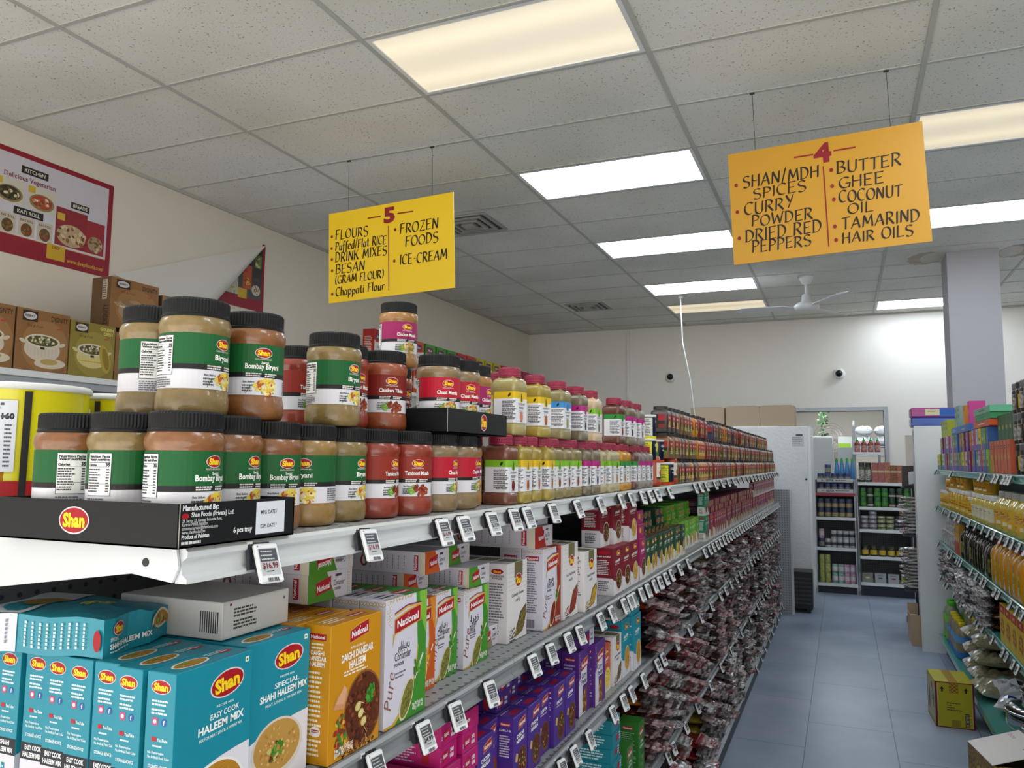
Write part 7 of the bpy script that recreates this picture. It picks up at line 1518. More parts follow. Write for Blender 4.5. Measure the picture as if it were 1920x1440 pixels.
M_WBAG = mat('white_bag_film', 'c9c9cb', 0.2, coat=0.5, noise_=(5, 0.2), bump=(30, 0.3)); M_PULSE = mat('pulses_in_film', '8c8468', 0.2, coat=0.5, noise_=(60, 0.7), hx2='b0a888', bump=(50, 0.3)); M_BLKPR = mat('black_print', '1c1a1e', 0.25, coat=0.4, noise_=(5, 0.1)); M_REDPR = mat('red_print', '8c1a30', 0.25, coat=0.4, noise_=(5, 0.1)); M_BLUPR = mat('blue_print', '24408c', 0.25, coat=0.4, noise_=(5, 0.1)); M_GRNPR = mat('green_print', '5a8a78', 0.25, coat=0.4, noise_=(5, 0.1))
def white_in(u, v):
    q = ((u - 0.68) / 0.15) ** 2 + ((v - 0.42) / 0.2) ** 2
    if q < 1: return M_WBAG if q < 0.1 else M_BLKPR
    if 0.55 < u < 0.9 and 0.62 < v < 0.68: return M_REDPR
    if 0.3 < u < 0.75 and 0.74 < v < 0.9: return M_GRNPR
    if u < 0.22: return M_PULSE
    return M_WBAG
def puls_in(u, v):
    q = ((u - 0.5) / 0.16) ** 2 + ((v - 0.5) / 0.2) ** 2
    if q < 1: return M_BLKPR
    if 0.25 < u < 0.42 and 0.3 < v < 0.75: return M_REDPR
    return M_PULSE if v < 0.6 else M_WBAG
def white2_in(u, v):
    q = ((u - 0.45) / 0.14) ** 2 + ((v - 0.5) / 0.22) ** 2
    if q < 1: return M_BLKPR
    if 0.15 < u < 0.25 and 0.25 < v < 0.75: return M_BLUPR
    if 0.65 < u < 0.75 and 0.3 < v < 0.75: return M_REDPR
    return M_WBAG
BGA = bag(0.36, 0.24, 0.085, 1, M_PULSE, puls_in); BGB = bag(0.42, 0.30, 0.09, 2, M_WBAG, white_in); BGC = bag(0.34, 0.24, 0.08, 3, M_WBAG, white2_in)
GBG = 'plastic bags of pulses on the bottom teal deck'
for i, (me, x, y, z, rot, lab) in enumerate(((BGA, 0.90, 6.19, 0.0, (0, 0, 0.0), 'clear bag of pulses lying lowest beside the blue-banded bottles'), (BGA, 0.90, 5.93, 0.0, (0, 0, 0.1), 'clear bag of pulses with a dark round print, lowest of the near pile'), (BGA, 0.90, 6.19, 0.104, (0, 0, -0.06), 'clear bag of pulses second in the pile beside the bottles'), (BGA, 0.91, 5.92, 0.104, (0, 0, 0.06), 'clear bag of pulses second in the near pile'), (BGA, 0.90, 6.20, 0.208, (0, 0, 0.08), 'white and clear bag topmost in the pile beside the bottles'), (BGA, 0.92, 5.92, 0.208, (0, 0, -0.06), 'clear bag of pulses topmost in the near pile'),
                                             (BGB, 0.90, 5.58, 0.0, (0, 0, 0.15), 'big white bag with a black oval print lying over the bottom deck edge'), (BGC, 0.93, 5.24, 0.0, (0, 0, -0.3), 'white bag with blue and black print beside the steel pots'), (BGB, 0.94, 5.58, 0.085, (0, 0, 0.2), 'white bag lying on the big white bag'))):
    if i == 8: continue
    solo('pulse_bag', me, lab, 'bag of pulses', (x, y, RZ[4] + z), 0, GBG, rot)
# steel pots
M_STEEL = mat('polished_steel', 'c2c3c6', 0.12, 1.0, noise_=(7, 0.1))
def pot(r, h):
    b = MB(); b.lathe([(r * 0.80, 0), (r * 0.92, 0.006), (r, h * 0.22), (r, h * 0.62), (r * 0.98, h * 0.66), (r * 1.06, h * 0.68), (r * 1.06, h * 0.71), (r * 0.98, h * 0.72)], M_STEEL, 56)
    l = MB(); l.lathe([(r * 1.0, h * 0.715), (r * 1.0, h * 0.78), (r * 0.86, h * 0.90), (r * 0.5, h * 0.98), (r * 0.1, h)], M_STEEL, 56); l.lathe([(0.018, h), (0.012, h + 0.012), (0.022, h + 0.024), (0.012, h + 0.03)], M_STEEL, 24)
    return [('pot_body', b.mesh('pot_body')), ('pot_lid', l.mesh('pot_lid'))]
PTs = pot(0.145, 0.15)
for i, (x, y, z) in enumerate(((0.90, 4.93, 0.0), (0.90, 4.93, 0.18), (0.92, 4.60, 0.0), (0.92, 4.60, 0.18), (0.93, 5.00, 0.36))):
    if i in (1, 4): continue
    unit('steel_pot', PTs, ('shiny steel pot with lid at the end of the bottom deck beside the bags', '', 'shiny steel pot lower of the two stacked ones', 'shiny steel pot upper of the two stacked ones')[i], 'pot', (x, y, RZ[4] + z), 0, 'steel pots')

# ================================================================== cartons on the floor
MY = '#a8a012'
def yellow_case():
    W, Dp, H_ = 0.205, 0.30, 0.262; b = MB(); m = mat('yellow_case', 'b0a614', 0.45, noise_=(12, 0.12)); b.box((-W / 2, -Dp / 2, 0), (W / 2, Dp / 2, H_), m, 0.0015)
    return b, W, Dp, H_
b, W, Dp, H_ = yellow_case()
t = thing('yellow_case', 'taped yellow carton with maroon edges standing on the blue floor', 'carton', (0.562, 5.55, 0), math.radians(3))
part('case_body', b, t)
f = D(); MRN = '#6e1a2a'
f.rect(0, 0, 0.010, H_, MRN).rect(W - 0.010, 0, W, H_, MRN).rect(0, 0, W, 0.006, MRN).rect(0, H_ - 0.006, W, H_, MRN)
f.rect(0.010, 0.006, 0.0125, H_ - 0.006, '#cfc6a0', 2).rect(W - 0.0125, 0.006, W - 0.010, H_ - 0.006, '#cfc6a0', 2)
for x in (0.037, 0.162): f.rect(x - 0.0045, H_ - 0.058, x + 0.0045, H_ - 0.043, '#1f1a14', 2).poly([(x - 0.0115, H_ - 0.043), (x + 0.0115, H_ - 0.043), (x, H_ - 0.026)], '#1f1a14', 2)
for q, (ww, y) in enumerate(((0.09, 0.145), (0.03, 0.132), (0.045, 0.119), (0.085, 0.106))): f.bars(0.06, y, ww, 1, 0.009, '#4a4414', 2, 0.6, q + 3)
f.rect(W - 0.052, 0.012, W - 0.030, 0.088, '#3a3630', 2)
for q in range(9): f.rect(W - 0.049, 0.016 + 0.0078 * q, W - 0.033, 0.019 + 0.0078 * q, '#c9c3b0', 3)
s = D(); s.rect(0, 0, Dp, 0.006, MRN).rect(0, 0, 0.012, H_, MRN).rect(Dp - 0.012, 0, Dp, H_, MRN).rect(0.02, 0.03, Dp - 0.02, H_ - 0.03, '#b5b08a', 1)
s.blobs(0.21, 0.14, 0.04, 0.06, ['#c9c2b0', '#6a6a5a', '#8c8a6a', '#3a3a34'], 30, 0.016, 2, 3).ell(0.08, 0.12, 0.02, 0.075, '#2a2822', 2).rect(0.14, 0.19, 0.20, 0.225, '#8c2a2a', 3)
tp = D(); tp.rect(W * 0.36, 0, W * 0.60, Dp, '#9a7424', 1)
for q in range(26):
    for p in range(4): tp.rect(W * 0.37 + 0.012 * p, 0.006 + 0.0112 * q, W * 0.37 + 0.012 * p + 0.006, 0.0105 + 0.0112 * q, ('#c9b23a', '#7a3a1c')[(p + q) % 2], 2)
f.rect(W * 0.36, H_ - 0.062, W * 0.60, H_, '#9a7424', 2).rect(W * 0.40, 0.004, W * 0.62, 0.046, '#8c7a24', 2)
for q in range(6):
    for p in range(4): f.rect(W * 0.37 + 0.012 * p, H_ - 0.058 + 0.0095 * q, W * 0.37 + 0.012 * p + 0.006, H_ - 0.054 + 0.0095 * q, ('#c9b23a', '#7a3a1c')[(p + q) % 2], 3); f.rect(W * 0.41 + 0.011 * p, 0.006 + 0.0065 * q, W * 0.41 + 0.011 * p + 0.006, 0.009 + 0.0065 * q, '#a8962c', 3)
pl = MB(); f.put(pl, flat((-W / 2, -Dp / 2, 0), (1, 0, 0), (0, 0, 1))); s.put(pl, flat((-W / 2, Dp / 2, 0), (0, -1, 0), (0, 0, 1))); tp.put(pl, flat((-W / 2, -Dp / 2, H_), (1, 0, 0), (0, 1, 0)))
part('lettering', pl, t)
# open patterned carton at the near corner
M_NUT = mat('patterned_nut_print', 'a8843a', 0.5, noise_=(90, 1.0), hx2='3f2c12'); M_CW = mat('carton_white', 'd9d2cc', 0.6, noise_=(6, 0.06)); M_KRAFT = mat('kraft', 'b39a7c', 0.7, noise_=(8, 0.15))
t = thing('open_carton', 'open carton with white flap and nut patterned side on the floor near the pots', 'carton', (0.578, 3.935, 0), math.radians(10.4))
W, Dp, H_ = 0.165, 0.287, 0.335
b = MB(); th = 0.004
for a, c in (((-W / 2, -Dp / 2, 0), (W / 2, Dp / 2, th)), ((-W / 2, -Dp / 2, th), (W / 2, -Dp / 2 + th, H_)), ((-W / 2, Dp / 2 - th, th), (W / 2, Dp / 2, H_)), ((-W / 2, -Dp / 2 + th, th), (-W / 2 + th, Dp / 2 - th, H_)), ((W / 2 - th, -Dp / 2 + th, th), (W / 2, Dp / 2 - th, H_))): b.box(a, c, M_NUT)
part('carton_body', b, t)
lg = MB(); d = D(); d.ell(0.13, 0.20, 0.045, 0.08, '#b5a81c', 1, 0, 28).text('NUT', 0.13, 0.19, 0.024, '#8c1f1a', w=0.06); d.put(lg, flat((-W / 2, Dp / 2, 0), (0, -1, 0), (0, 0, 1))); part('printed_logo', lg, t)
def flap(w_, l_, name, loc, rot, red=True):
    m = MB(); m.box((0, -w_ / 2, 0), (l_, w_ / 2, 0.003), M_CW)
    if red:
        d = D()
        for q in range(3): d.ell(l_ * 0.78, w_ * (0.9 - 0.07 * q), 0.008, 0.007, '#a8485a', 1, 0, 12).ell(l_ * 0.78, w_ * (0.9 - 0.07 * q), 0.0055, 0.0045, '#d9d2cc', 2, 0, 12)
        for q in range(3): d.rect(l_ * 0.70, w_ * (0.10 + 0.08 * q), l_ * 0.9, w_ * (0.14 + 0.08 * q), '#a8485a', 1).rect(l_ * 0.73, w_ * (0.11 + 0.08 * q), l_ * 0.8, w_ * (0.13 + 0.08 * q), '#d9d2cc', 2)
        d.put(m, flat((0, -w_ / 2, 0.003), (1, 0, 0), (0, 1, 0)))
    part(name, m, t, loc, None, rot)
flap(Dp - 0.004, 0.215, 'top_flap', (-W / 2, 0, H_ + 0.001), (0, math.radians(-17), 0))
# ================================================================== freezer seen end-on, with cartons on top
M_FREEZ = mat('embossed_aluminium', 'dcdcdd', 0.5, 0.1, noise_=(24, 0.16), bump=(34, 0.45))
FX0, FX1, FYa, FYb, FZ = -1.66, -0.315, 9.06, 9.86, EYE + 0.395
t = thing('upright_freezer', 'tall pale metal freezer seen from its side past the spice shelving', 'freezer', (0, 0, 0))
b = MB(); b.box((FX0, FYa, 0.14), (FX1 - 0.03, FYb, FZ), M_FREEZ, 0.006); part('cabinet', b, t)
b = MB(); b.box((FX1 - 0.03, FYa - 0.004, 0.02), (FX1, FYa + 0.03, FZ + 0.002), M_WHITE); b.box((FX1 - 0.03, FYa + 0.03, 0.14), (FX1, FYb, FZ), M_WHITE); part('front_frame', b, t)
b = MB(); b.box((FX0, FYa + 0.02, 0.06), (FX1 - 0.04, FYb, 0.138), M_BLK); part('plinth', b, t)
b = MB(); b.lathe([(0.03, -0.012), (0.03, 0.012)], M_BLK, 20, T=Matrix.Translation((FX1 - 0.10, FYa + 0.09, 0.03)) @ Matrix.Rotation(PI / 2, 4, 'Y')); part('caster', b, t)
b = MB(); d = D(); d.rect(0, 0, 0.12, 0.11, '#bfc0c2', 1).rect(0.04, 0.115, 0.11, 0.135, '#4a4b50', 1).bars(0.0, 0.10, 0.11, 4, 0.02, '#77787c', 2, 0.4, 3); d.put(b, flat((FX1 - 0.19, FYa - 0.0005, FZ - 0.22), (1, 0, 0), (0, 0, 1))); part('rating_label', b, t)
b = MB(); b.lathe([(0.012, -0.004), (0.012, 0.0)], M_BLK, 16, T=Matrix.Translation((FX1 - 0.055, FYa, EYE - 0.18)) @ Matrix.Rotation(PI / 2, 4, 'X')); part('keyhole', b, t)
b = MB(); b.box((-0.60, 8.76, 0.04), (-0.325, 9.02, 0.42), M_BLK, 0.004); 
for q in range(7): b.box((-0.59, 8.757, 0.09 + 0.042 * q), (-0.335, 8.761, 0.108 + 0.042 * q), M_KICK)
b.box((-0.58, 8.78, 0.001), (-0.54, 8.84, 0.04), M_BLK); b.box((-0.385, 8.78, 0.001), (-0.345, 8.84, 0.04), M_BLK); b.box((-0.58, 8.94, 0.001), (-0.54, 9.0, 0.04), M_BLK); b.box((-0.385, 8.94, 0.001), (-0.345, 9.0, 0.04), M_BLK)
solo('floor_unit', b, 'low black ventilated machine on the floor against the freezer', 'machine')
def brown_box(w_, d_, h):
    b = MB(); m = mat('brown_carton', 'a8957e', 0.75, noise_=(5, 0.12)); b.box((0, 0, 0), (w_, d_, h), m, 0.003); b.box((w_ * 0.08, -0.0006, h - 0.0), (w_ * 0.92, d_, h + 0.004), m); b.box((w_ * 0.4, 0.0, h + 0.0005), (w_ * 0.52, d_, h + 0.0052), mat('carton_tape', 'a08a6c', 0.35, noise_=(8, 0.1)))
    return b
for i, (x0, x1, y, lab) in enumerate(((-1.635, -1.25, 9.25, 'brown cardboard box on the freezer beside the hanging cable'), (-1.215, -0.845, 9.12, 'brown cardboard box in the middle of three on the freezer'), (-0.842, -0.475, 9.12, 'brown cardboard box on the freezer corner beside the doorway'))):
    o = solo('cardboard_box', brown_box(x1 - x0, 0.38, 0.235), lab, 'cardboard box', (x0, y, FZ + 0.001), 0, 'cardboard boxes on the freezer')
t = thing('chest_cooler', 'dark grey cooler top peeping between jars beside the brown boxes', 'cooler')
b = MB(); b.box((-2.55, 9.2, 0.0), (-1.70, 10.0, EYE + 0.36), mat('dark_cooler', '4c4e52', 0.5, noise_=(6, 0.2)), 0.005); part('cabinet', b, t)
b = MB(); b.box((-2.55, 9.17, EYE + 0.36), (-1.70, 10.0, EYE + 0.52), mat('cooler_header', '8c9088', 0.5, noise_=(6, 0.15)), 0.005); part('header', b, t)

# ================================================================== shelf along the side wall with casserole cartons
t = thing('wall_shelf', 'long white shelf board on the side wall carrying casserole cartons', 'shelf', (LX, 1.0, EYE + 0.445))
b = MB(); b.box((0.002, 0, -0.035), (0.50, 4.75, 0.0), M_WHITE, 0.003); part('board', b, t)
b = MB(); b.box((0.47, 0.02, -0.075), (0.485, 4.70, -0.036), M_ALU); b.box((0.46, 0.02, -0.10), (0.495, 4.70, -0.076), M_KICK); part('front_rail', b, t)
for q in range(5):
    m = MB(); m.prism([(0.0, -0.30), (0.02, -0.30), (0.45, -0.06), (0.45, -0.036), (0.0, -0.036)], 0, 0.02, M_WHITE, 1); part('bracket', m, t, (0.001, 0.3 + q * 1.0, 0))
t = thing('wall_shelf', 'higher white shelf board on the side wall behind the spice jars', 'shelf', (LX, 5.8, EYE + 0.66))
b = MB(); b.box((0.002, 0, -0.035), (0.50, 4.7, 0.0), M_WHITE, 0.003); part('board', b, t)
for q in range(5):
    m = MB(); m.prism([(0.0, -0.30), (0.02, -0.30), (0.45, -0.06), (0.45, -0.036), (0.0, -0.036)], 0, 0.02, M_WHITE, 1); part('bracket', m, t, (0.001, 0.1 + q * 1.1, 0))
def casserole(W, H_, base, title, kind, sub='Hot Pot Casserole'):
    Dp = 0.16; d = D(); k = '#33241a'
    d.ell(W * 0.55, H_ * 0.42, W * 0.44, H_ * 0.42, {'#8c6238': '#9c7246', '#8a7a30': '#9a8a40'}.get(base, base), 1, 0, 36)
    d.rect(W * 0.10, H_ * 0.80, W * 0.38, H_ * 0.97, k, 2).ell(W * 0.24, H_ * 0.885, W * 0.12, H_ * 0.062, '#cfcaca', 3, 0, 24).text('REGENCY', W * 0.24, H_ * 0.87, H_ * 0.035, '#3a2a22', w=W * 0.18, L=4, bold=0.04)
    if title == 'DIGNITY': d.text('DIGNITY', W * 0.80, H_ * 0.85, H_ * 0.085, '#3a2616', w=W * 0.32, L=3, bold=0.015)
    else: d.text('GOLDEN', W * 0.80, H_ * 0.89, H_ * 0.055, '#e0cf7a', w=W * 0.30, L=3, bold=0.03).text('CREST', W * 0.84, H_ * 0.81, H_ * 0.055, '#e0cf7a', w=W * 0.22, L=3, bold=0.03)
    d.text('Hot & Fresh', W * 0.34, H_ * 0.71, H_ * 0.05, '#4a3018', w=W * 0.30, L=3, shear=0.3, bold=-0.005).rect(W * 0.76, H_ * 0.72, W * 0.84, H_ * 0.745, '#c23a3a', 3)
    c1, c2 = ('#cfc2ae', '#b5a58c') if kind != 'y' else ('#d3c488', '#bda95c')
    if kind == 'c': c1, c2 = '#a8886a', '#8f6f52'
    d.ell(W * 0.5, H_ * 0.36, W * 0.34, H_ * 0.20, c1, 3, 0, 32).rect(W * 0.20, H_ * 0.36, W * 0.80, H_ * 0.47, c1, 3).ell(W * 0.13, H_ * 0.47, W * 0.07, H_ * 0.03, c1, 3, -0.4, 14).ell(W * 0.87, H_ * 0.47, W * 0.07, H_ * 0.03, c1, 3, 0.4, 14)
    for q in range(9): d.rect(W * (0.22 + 0.067 * q), H_ * 0.24, W * (0.225 + 0.067 * q), H_ * 0.42, c2, 4)
    if kind == 'c':
        d.ell(W * 0.5, H_ * 0.49, W * 0.35, H_ * 0.10, c1, 5, 0, 32).ell(W * 0.5, H_ * 0.54, W * 0.29, H_ * 0.085, c2, 6, 0, 28).ell(W * 0.5, H_ * 0.57, W * 0.12, H_ * 0.035, c1, 7, 0, 20).rect(W * 0.18, H_ * 0.42, W * 0.82, H_ * 0.455, '#d3bf9c', 6).rect(W * 0.46, H_ * 0.405, W * 0.54, H_ * 0.45, k, 7).ell(W * 0.66, H_ * 0.55, W * 0.035, H_ * 0.03, '#4a2a18', 8, 0, 12)
    else:
        d.ell(W * 0.5, H_ * 0.50, W * 0.33, H_ * 0.11, '#d9d0b8', 5, 0, 32).ell(W * 0.5, H_ * 0.50, W * 0.29, H_ * 0.085, '#5a5236', 6, 0, 28).blobs(W * 0.5, H_ * 0.51, W * 0.24, H_ * 0.06, ['#d9d2b0', '#8a8a4a', '#4a4a2a', '#c9c0a0'], 60, W * 0.025, 7, 4).rect(W * 0.46, H_ * 0.36, W * 0.54, H_ * 0.40, k, 6)
        if kind == 'o': d.ell(W * 0.66, H_ * 0.14, W * 0.30, H_ * 0.085, '#d3c6ae', 8, 0.05, 28).ell(W * 0.64, H_ * 0.165, W * 0.17, H_ * 0.05, '#b59a5a', 9, 0.05, 24)
        else: d.rect(W * 0.2, H_ * 0.27, W * 0.7, H_ * 0.29, '#cfae2a', 6).ell(W * 0.78, H_ * 0.36, W * 0.11, H_ * 0.27, '#b59c44', 9, 0.25, 28).ell(W * 0.80, H_ * 0.36, W * 0.07, H_ * 0.21, '#8f7a2c', 10, 0.25, 24)
    s = D(); s.rect(0.001, 0.001, Dp - 0.001, H_ - 0.001, '#5a4228' if base != '#8a7a30' else '#6a5c26', 1).rect(Dp * 0.55, H_ * 0.55, Dp * 0.8, H_ * 0.95, '#a89a88', 2).bars(Dp * 0.57, H_ * 0.92, Dp * 0.2, 8, H_ * 0.045, '#3a3028', 3, 0.5, 3).text('DIGNITY', Dp * 0.90, H_ * 0.05, 0.04, '#2c1d12', 'l', w=H_ * 0.4, rot=PI / 2, L=3)
    return carton('casserole_carton', W, Dp, H_, base, d, s)
CA = {'o': casserole(0.30, 0.325, '#8c6238', 'DIGNITY', 'o'), 'y': casserole(0.29, 0.31, '#8a7a30', 'GOLDEN', 'y'), 'c': casserole(0.30, 0.285, '#8c6238', 'DIGNITY', 'c'), 'c2': casserole(0.345, 0.30, '#8c6238', 'DIGNITY', 'c')}
def cc(k, y0, w_, z, label, xo=0.0): solo('casserole_carton', CA[k], label, 'casserole carton', (-3.935 - 0.08 + xo, y0 + w_ / 2, z), 0, 'casserole cartons on the wall shelf')
zs = EYE + 0.446
cc('o', 2.665, 0.30, zs, 'brown casserole carton picturing an open pot, at the picture edge end'); cc('y', 2.972, 0.29, zs, 'olive gold casserole carton with tilted lid picture'); cc('c', 3.268, 0.30, zs, 'brown casserole carton picturing a closed pot, under another carton'); cc('c2', 3.215, 0.345, zs + 0.3105, 'brown casserole carton on top of the others, closest to the poster')
cc('c', 3.58, 0.30, zs, 'brown casserole carton in shade behind the upper jars'); cc('c', 3.90, 0.30, zs, 'brown casserole carton hidden behind the tall jars'); cc('c', 3.59, 0.30, zs + 0.286, 'brown casserole carton on the shaded one behind the upper jars')
cc('o', 2.355, 0.30, zs, 'brown casserole carton outside the view at the shelf end')
# clear plastic ware on the wall shelf
M_CLEAR = mat('clear_plastic_ware', 'a9aaab', 0.12, coat=0.6, noise_=(24, 0.8), hx2='77787a', bump=(40, 0.4))
b = MB()
for q in range(4): b.lathe([(0.07, 0.002 + 0.09 * q), (0.085, 0.02 + 0.09 * q), (0.09, 0.07 + 0.09 * q), (0.07, 0.085 + 0.09 * q)], M_CLEAR, 20)
b = b.mesh('plastic_ware_stack')
for i in range(4): solo('plastic_ware_stack', b, 'stack of clear plastic bowls on the wall shelf, %s from the casserole cartons' % nth(i), 'plastic bowls', (-4.05, 4.55 + 0.21 * i, zs), 0, 'clear plastic ware on the wall shelf')
# spice cartons along the higher wall shelf
def jalpur(c, t1):
    W, H_, Dp = 0.21, 0.265, 0.12; d = D(); d.rect(0.001, 0.001, W - 0.001, H_ * 0.62, '#d3cfc8', 1).poly([(0, 0), (W, 0), (W, H_ * 0.22), (W * 0.5, H_ * 0.12), (0, H_ * 0.2)], c, 2)
    d.rect(W * 0.12, H_ * 0.66, W * 0.78, H_ * 0.88, '#6b2a4a', 2).text('Jalpur', W * 0.45, H_ * 0.72, 0.026, '#d9d0d4', w=W * 0.5, shear=0.2).poly([(W * 0.1, H_ * 0.55), (W * 0.8, H_ * 0.60), (W * 0.8, H_ * 0.66), (W * 0.1, H_ * 0.61)], '#c23a3a', 3).text(t1, W * 0.5, H_ * 0.36, 0.022, '#4a3a3a', w=W * 0.6)
    return carton('masala_box', W, Dp, H_, c, d, D().bars(0.02, 0.2, 0.08, 9, 0.016, '#d9cfc4', 2, 0.5, 3))
JP = [jalpur('#c2521c', 'Special'), jalpur('#a8261c', 'Chicken'), jalpur('#3a8a2c', 'Vegetable'), jalpur('#b5361c', 'Tandoori'), jalpur('#b0a61c', 'Turmeric'), jalpur('#a8284a', 'Garam')]
zh = EYE + 0.661
seq = [1, 0, 0, 0, 2, 2, 2, 3, 3, 4, 4, 4, 5, 5, 5, 5, 5, 5]
nm = ['orange', 'red', 'green', 'vermilion', 'yellow', 'crimson']
for i, k in enumerate(seq):
    y = 6.12 + 0.245 * i
    n = 2 if i < 13 else 2
    for q in range(n): solo('masala_box', JP[k], '%s and white spice box on the higher wall shelf, %s along, %s layer' % (nm[k], nth(i), ('lower', 'upper')[q]), 'spice box', (-3.94 - 0.06 - 0.01 * q, y, zh + 0.266 * q - 0.0), 0.1 if i == 0 and q else 0, 'spice boxes on the higher wall shelf')

# ================================================================== shelving across the end of the aisle
def endunit(x0, x1, y, zs_, top, label, white=True):
    t = thing('end_shelving', label, 'shelving', (x0, y, 0), 0, 'shelving at the aisle end'); W = x1 - x0
    mb_ = M_WHITE if white else mat('wire_shelf_dark', '6a6c70', 0.5, noise_=(6, 0.2))
    for z in zs_:
        b = MB(); b.box((0.012, 0, z - 0.03), (W - 0.012, 0.40, z), mb_); b.box((0.0, -0.008, z - 0.034), (W, 0.0, z + 0.002), mb_); part('shelf', b, t, (0, 0, -0.0008))
    b = MB(); b.box((0, 0.40, 0.0), (W, 0.42, top), dots('grey_peg_end', '6b6e72', '2f3134', 0.0254, 0.005, (0, 2), 0.55)); part('back_panel', b, t)
    b = MB(); b.box((0.0, 0.03, 0.0), (W, 0.40, zs_[-1] - 0.036), mat('navy_kick', '1a2130', 0.45, noise_=(6, 0.2))); part('kick_plate', b, t)
    for x in (0.0, W - 0.012):
        b = MB(); b.box((x, 0.0, 0.0), (x + 0.012, 0.42, top), M_KICK if not white else M_ALU if x else M_KICK); part('side_panel', b, t)
    return t
EY_ = 10.22
ZL = [EYE - 0.36, EYE - 0.65, EYE - 1.01, EYE - 1.43]; ZR = [EYE - 0.226, EYE - 0.515, EYE - 0.778, EYE - 1.09, EYE - 1.395]
endunit(-0.315, 0.125, EY_, ZL, EYE - 0.205, 'shelving with blue tins and bottles straight past the freezer')
endunit(0.160, 0.735, EY_, ZR, EYE - 0.19, 'dark shelving with green cans and olive jars at the aisle end')
def can(r, h, hx, hx2, band=None, sc=38):
    b = MB(); b.lathe([(r * 0.96, 0), (r, 0.003), (r, h - 0.003), (r * 0.95, h)], mat('can_' + hx + hx2, hx, 0.3, coat=0.3, noise_=(sc, 0.9), hx2=hx2), 20)
    if band: lb = MB(); lb.lathe([(r + 0.0006, h * band[0]), (r + 0.0006, h * band[1])], ink(band[2]), 20, caps=False); return [('can_body', b.mesh('can_body')), ('label_band', lb.mesh('label_band'))]
    return b.mesh('can')
GE = 'tins and jars on the end shelving'
def line(name, me, x0, n, dx, y, z, desc, cat, layers=1, dz=0.0, rows=None, g=None):
    for q in range(layers):
        for i in range(n): unit(name, me, '%s, %s along%s' % (desc, nth(i), ', %s layer' % nth(q) if layers > 1 else ''), cat, (x0 + dx * i, y, z + dz * q), 0, g or GE)
NAV = can(0.036, 0.105, '1c2a5c', '2b3a78', (0.12, 0.62, '#8a8474')); NAVJ = can(0.038, 0.11, '23304f', '3a4458', (0.08, 0.5, '#a3936c')); WHT = can(0.033, 0.10, 'c9c9c6', '9c9ea0', (0.25, 0.6, '#4a4b50')); YG = can(0.032, 0.11, '8c9a2c', 'c2bf8a'); TQ = can(0.032, 0.11, '3a9a84', 'd3d0cc', (0.3, 0.75, '#cfcac6')); PKC = can(0.032, 0.11, 'b56a94', 'd3c6cc', (0.3, 0.75, '#d0c2c8'))
# tray display on the first shelf
b = MB()
for q in range(2):
    b.box((0.0, 0.0, 0.0 + 0.125 * q), (0.41, 0.16, 0.003 + 0.125 * q), '#c9cacc'); b.box((0.0, 0.0, 0.0 + 0.125 * q), (0.41, 0.003, 0.045 + 0.125 * q), '#c9cacc'); b.box((0, 0, 0.125 * q), (0.003, 0.16, 0.045 + 0.125 * q), '#c9cacc'); b.box((0.407, 0, 0.125 * q), (0.41, 0.16, 0.045 + 0.125 * q), '#c9cacc')
    D().text('GOYA', 0.15, 0.014, 0.022, '#2a2f5c', w=0.09, bold=0.05).bars(0.21, 0.03, 0.16, 1, 0.015, '#5a5c70', 2, 0.6, q).bars(0.05, 0.03, 0.05, 1, 0.015, '#5a5c70', 2, 0.6, q + 3).put(b, flat((0, -0.0002, 0.125 * q), (1, 0, 0), (0, 0, 1)))
b.box((0, 0.157, 0), (0.41, 0.16, 0.16), '#8a8c90')
o = solo('tin_display', b, 'two tier white cardboard display full of navy tins', 'display tray', (-0.30, EY_ + 0.01, ZL[0] + 0.0005))
for q in range(2):
    for i in range(5): unit('tin', NAV, 'navy tin in the %s tier of the white cardboard display, %s along' % (('lower', 'upper')[q], nth(i)), 'tin', (-0.254 + 0.0755 * i, EY_ + 0.058, ZL[0] + 0.0045 + 0.125 * q), PI, GE)
unit('tin', NAV, 'navy tin standing alone on the white cardboard display', 'tin', (-0.17, EY_ + 0.06, ZL[0] + 0.235), 0, GE)
b = MB(); b.box((-0.315, EY_ - 0.014, ZL[0] - 0.036), (0.125, EY_ - 0.0085, ZL[0] + 0.0), mat('red_strip', 'a0303f', 0.4, noise_=(6, 0.1))); solo('shelf_strip', b, 'red plastic strip along the shelf edge under the navy tins', 'strip')
BLB = []
b = MB(); b.lathe([(0.024, 0), (0.029, 0.01), (0.029, 0.10), (0.022, 0.16), (0.014, 0.21), (0.013, 0.22)], mat('blue_bottle', '3f86c0', 0.2, coat=0.4, noise_=(14, 0.3)), 22); l = MB(); l.lathe([(0.017, 0.212), (0.017, 0.235), (0.006, 0.262)], ink('#2f9a4a'), 16)
BLB = [('bottle_body', b.mesh('bottle_body')), ('cap', l.mesh('cap'))]
b = MB(); b.box((-0.10, 0, 0), (0.17, 0.10, 0.004), M_WHITE); b.box((-0.1, 0, -0.23), (-0.09, 0.1, 0), M_WHITE); b.box((0.16, 0, -0.23), (0.17, 0.1, 0), M_WHITE)
line('drink_bottle', BLB, -0.070, 4, 0.060, EY_ + 0.21, ZL[0] + 0.16, 'pale blue bottle with green cap behind the navy tins', 'bottle')
b = MB(); b.box((-0.098, EY_ + 0.174, ZL[0] + 0.0005), (0.108, EY_ + 0.26, ZL[0] + 0.159), M_CW); solo('riser_box', b, 'pale box raising the blue bottles behind the navy tins', 'box')
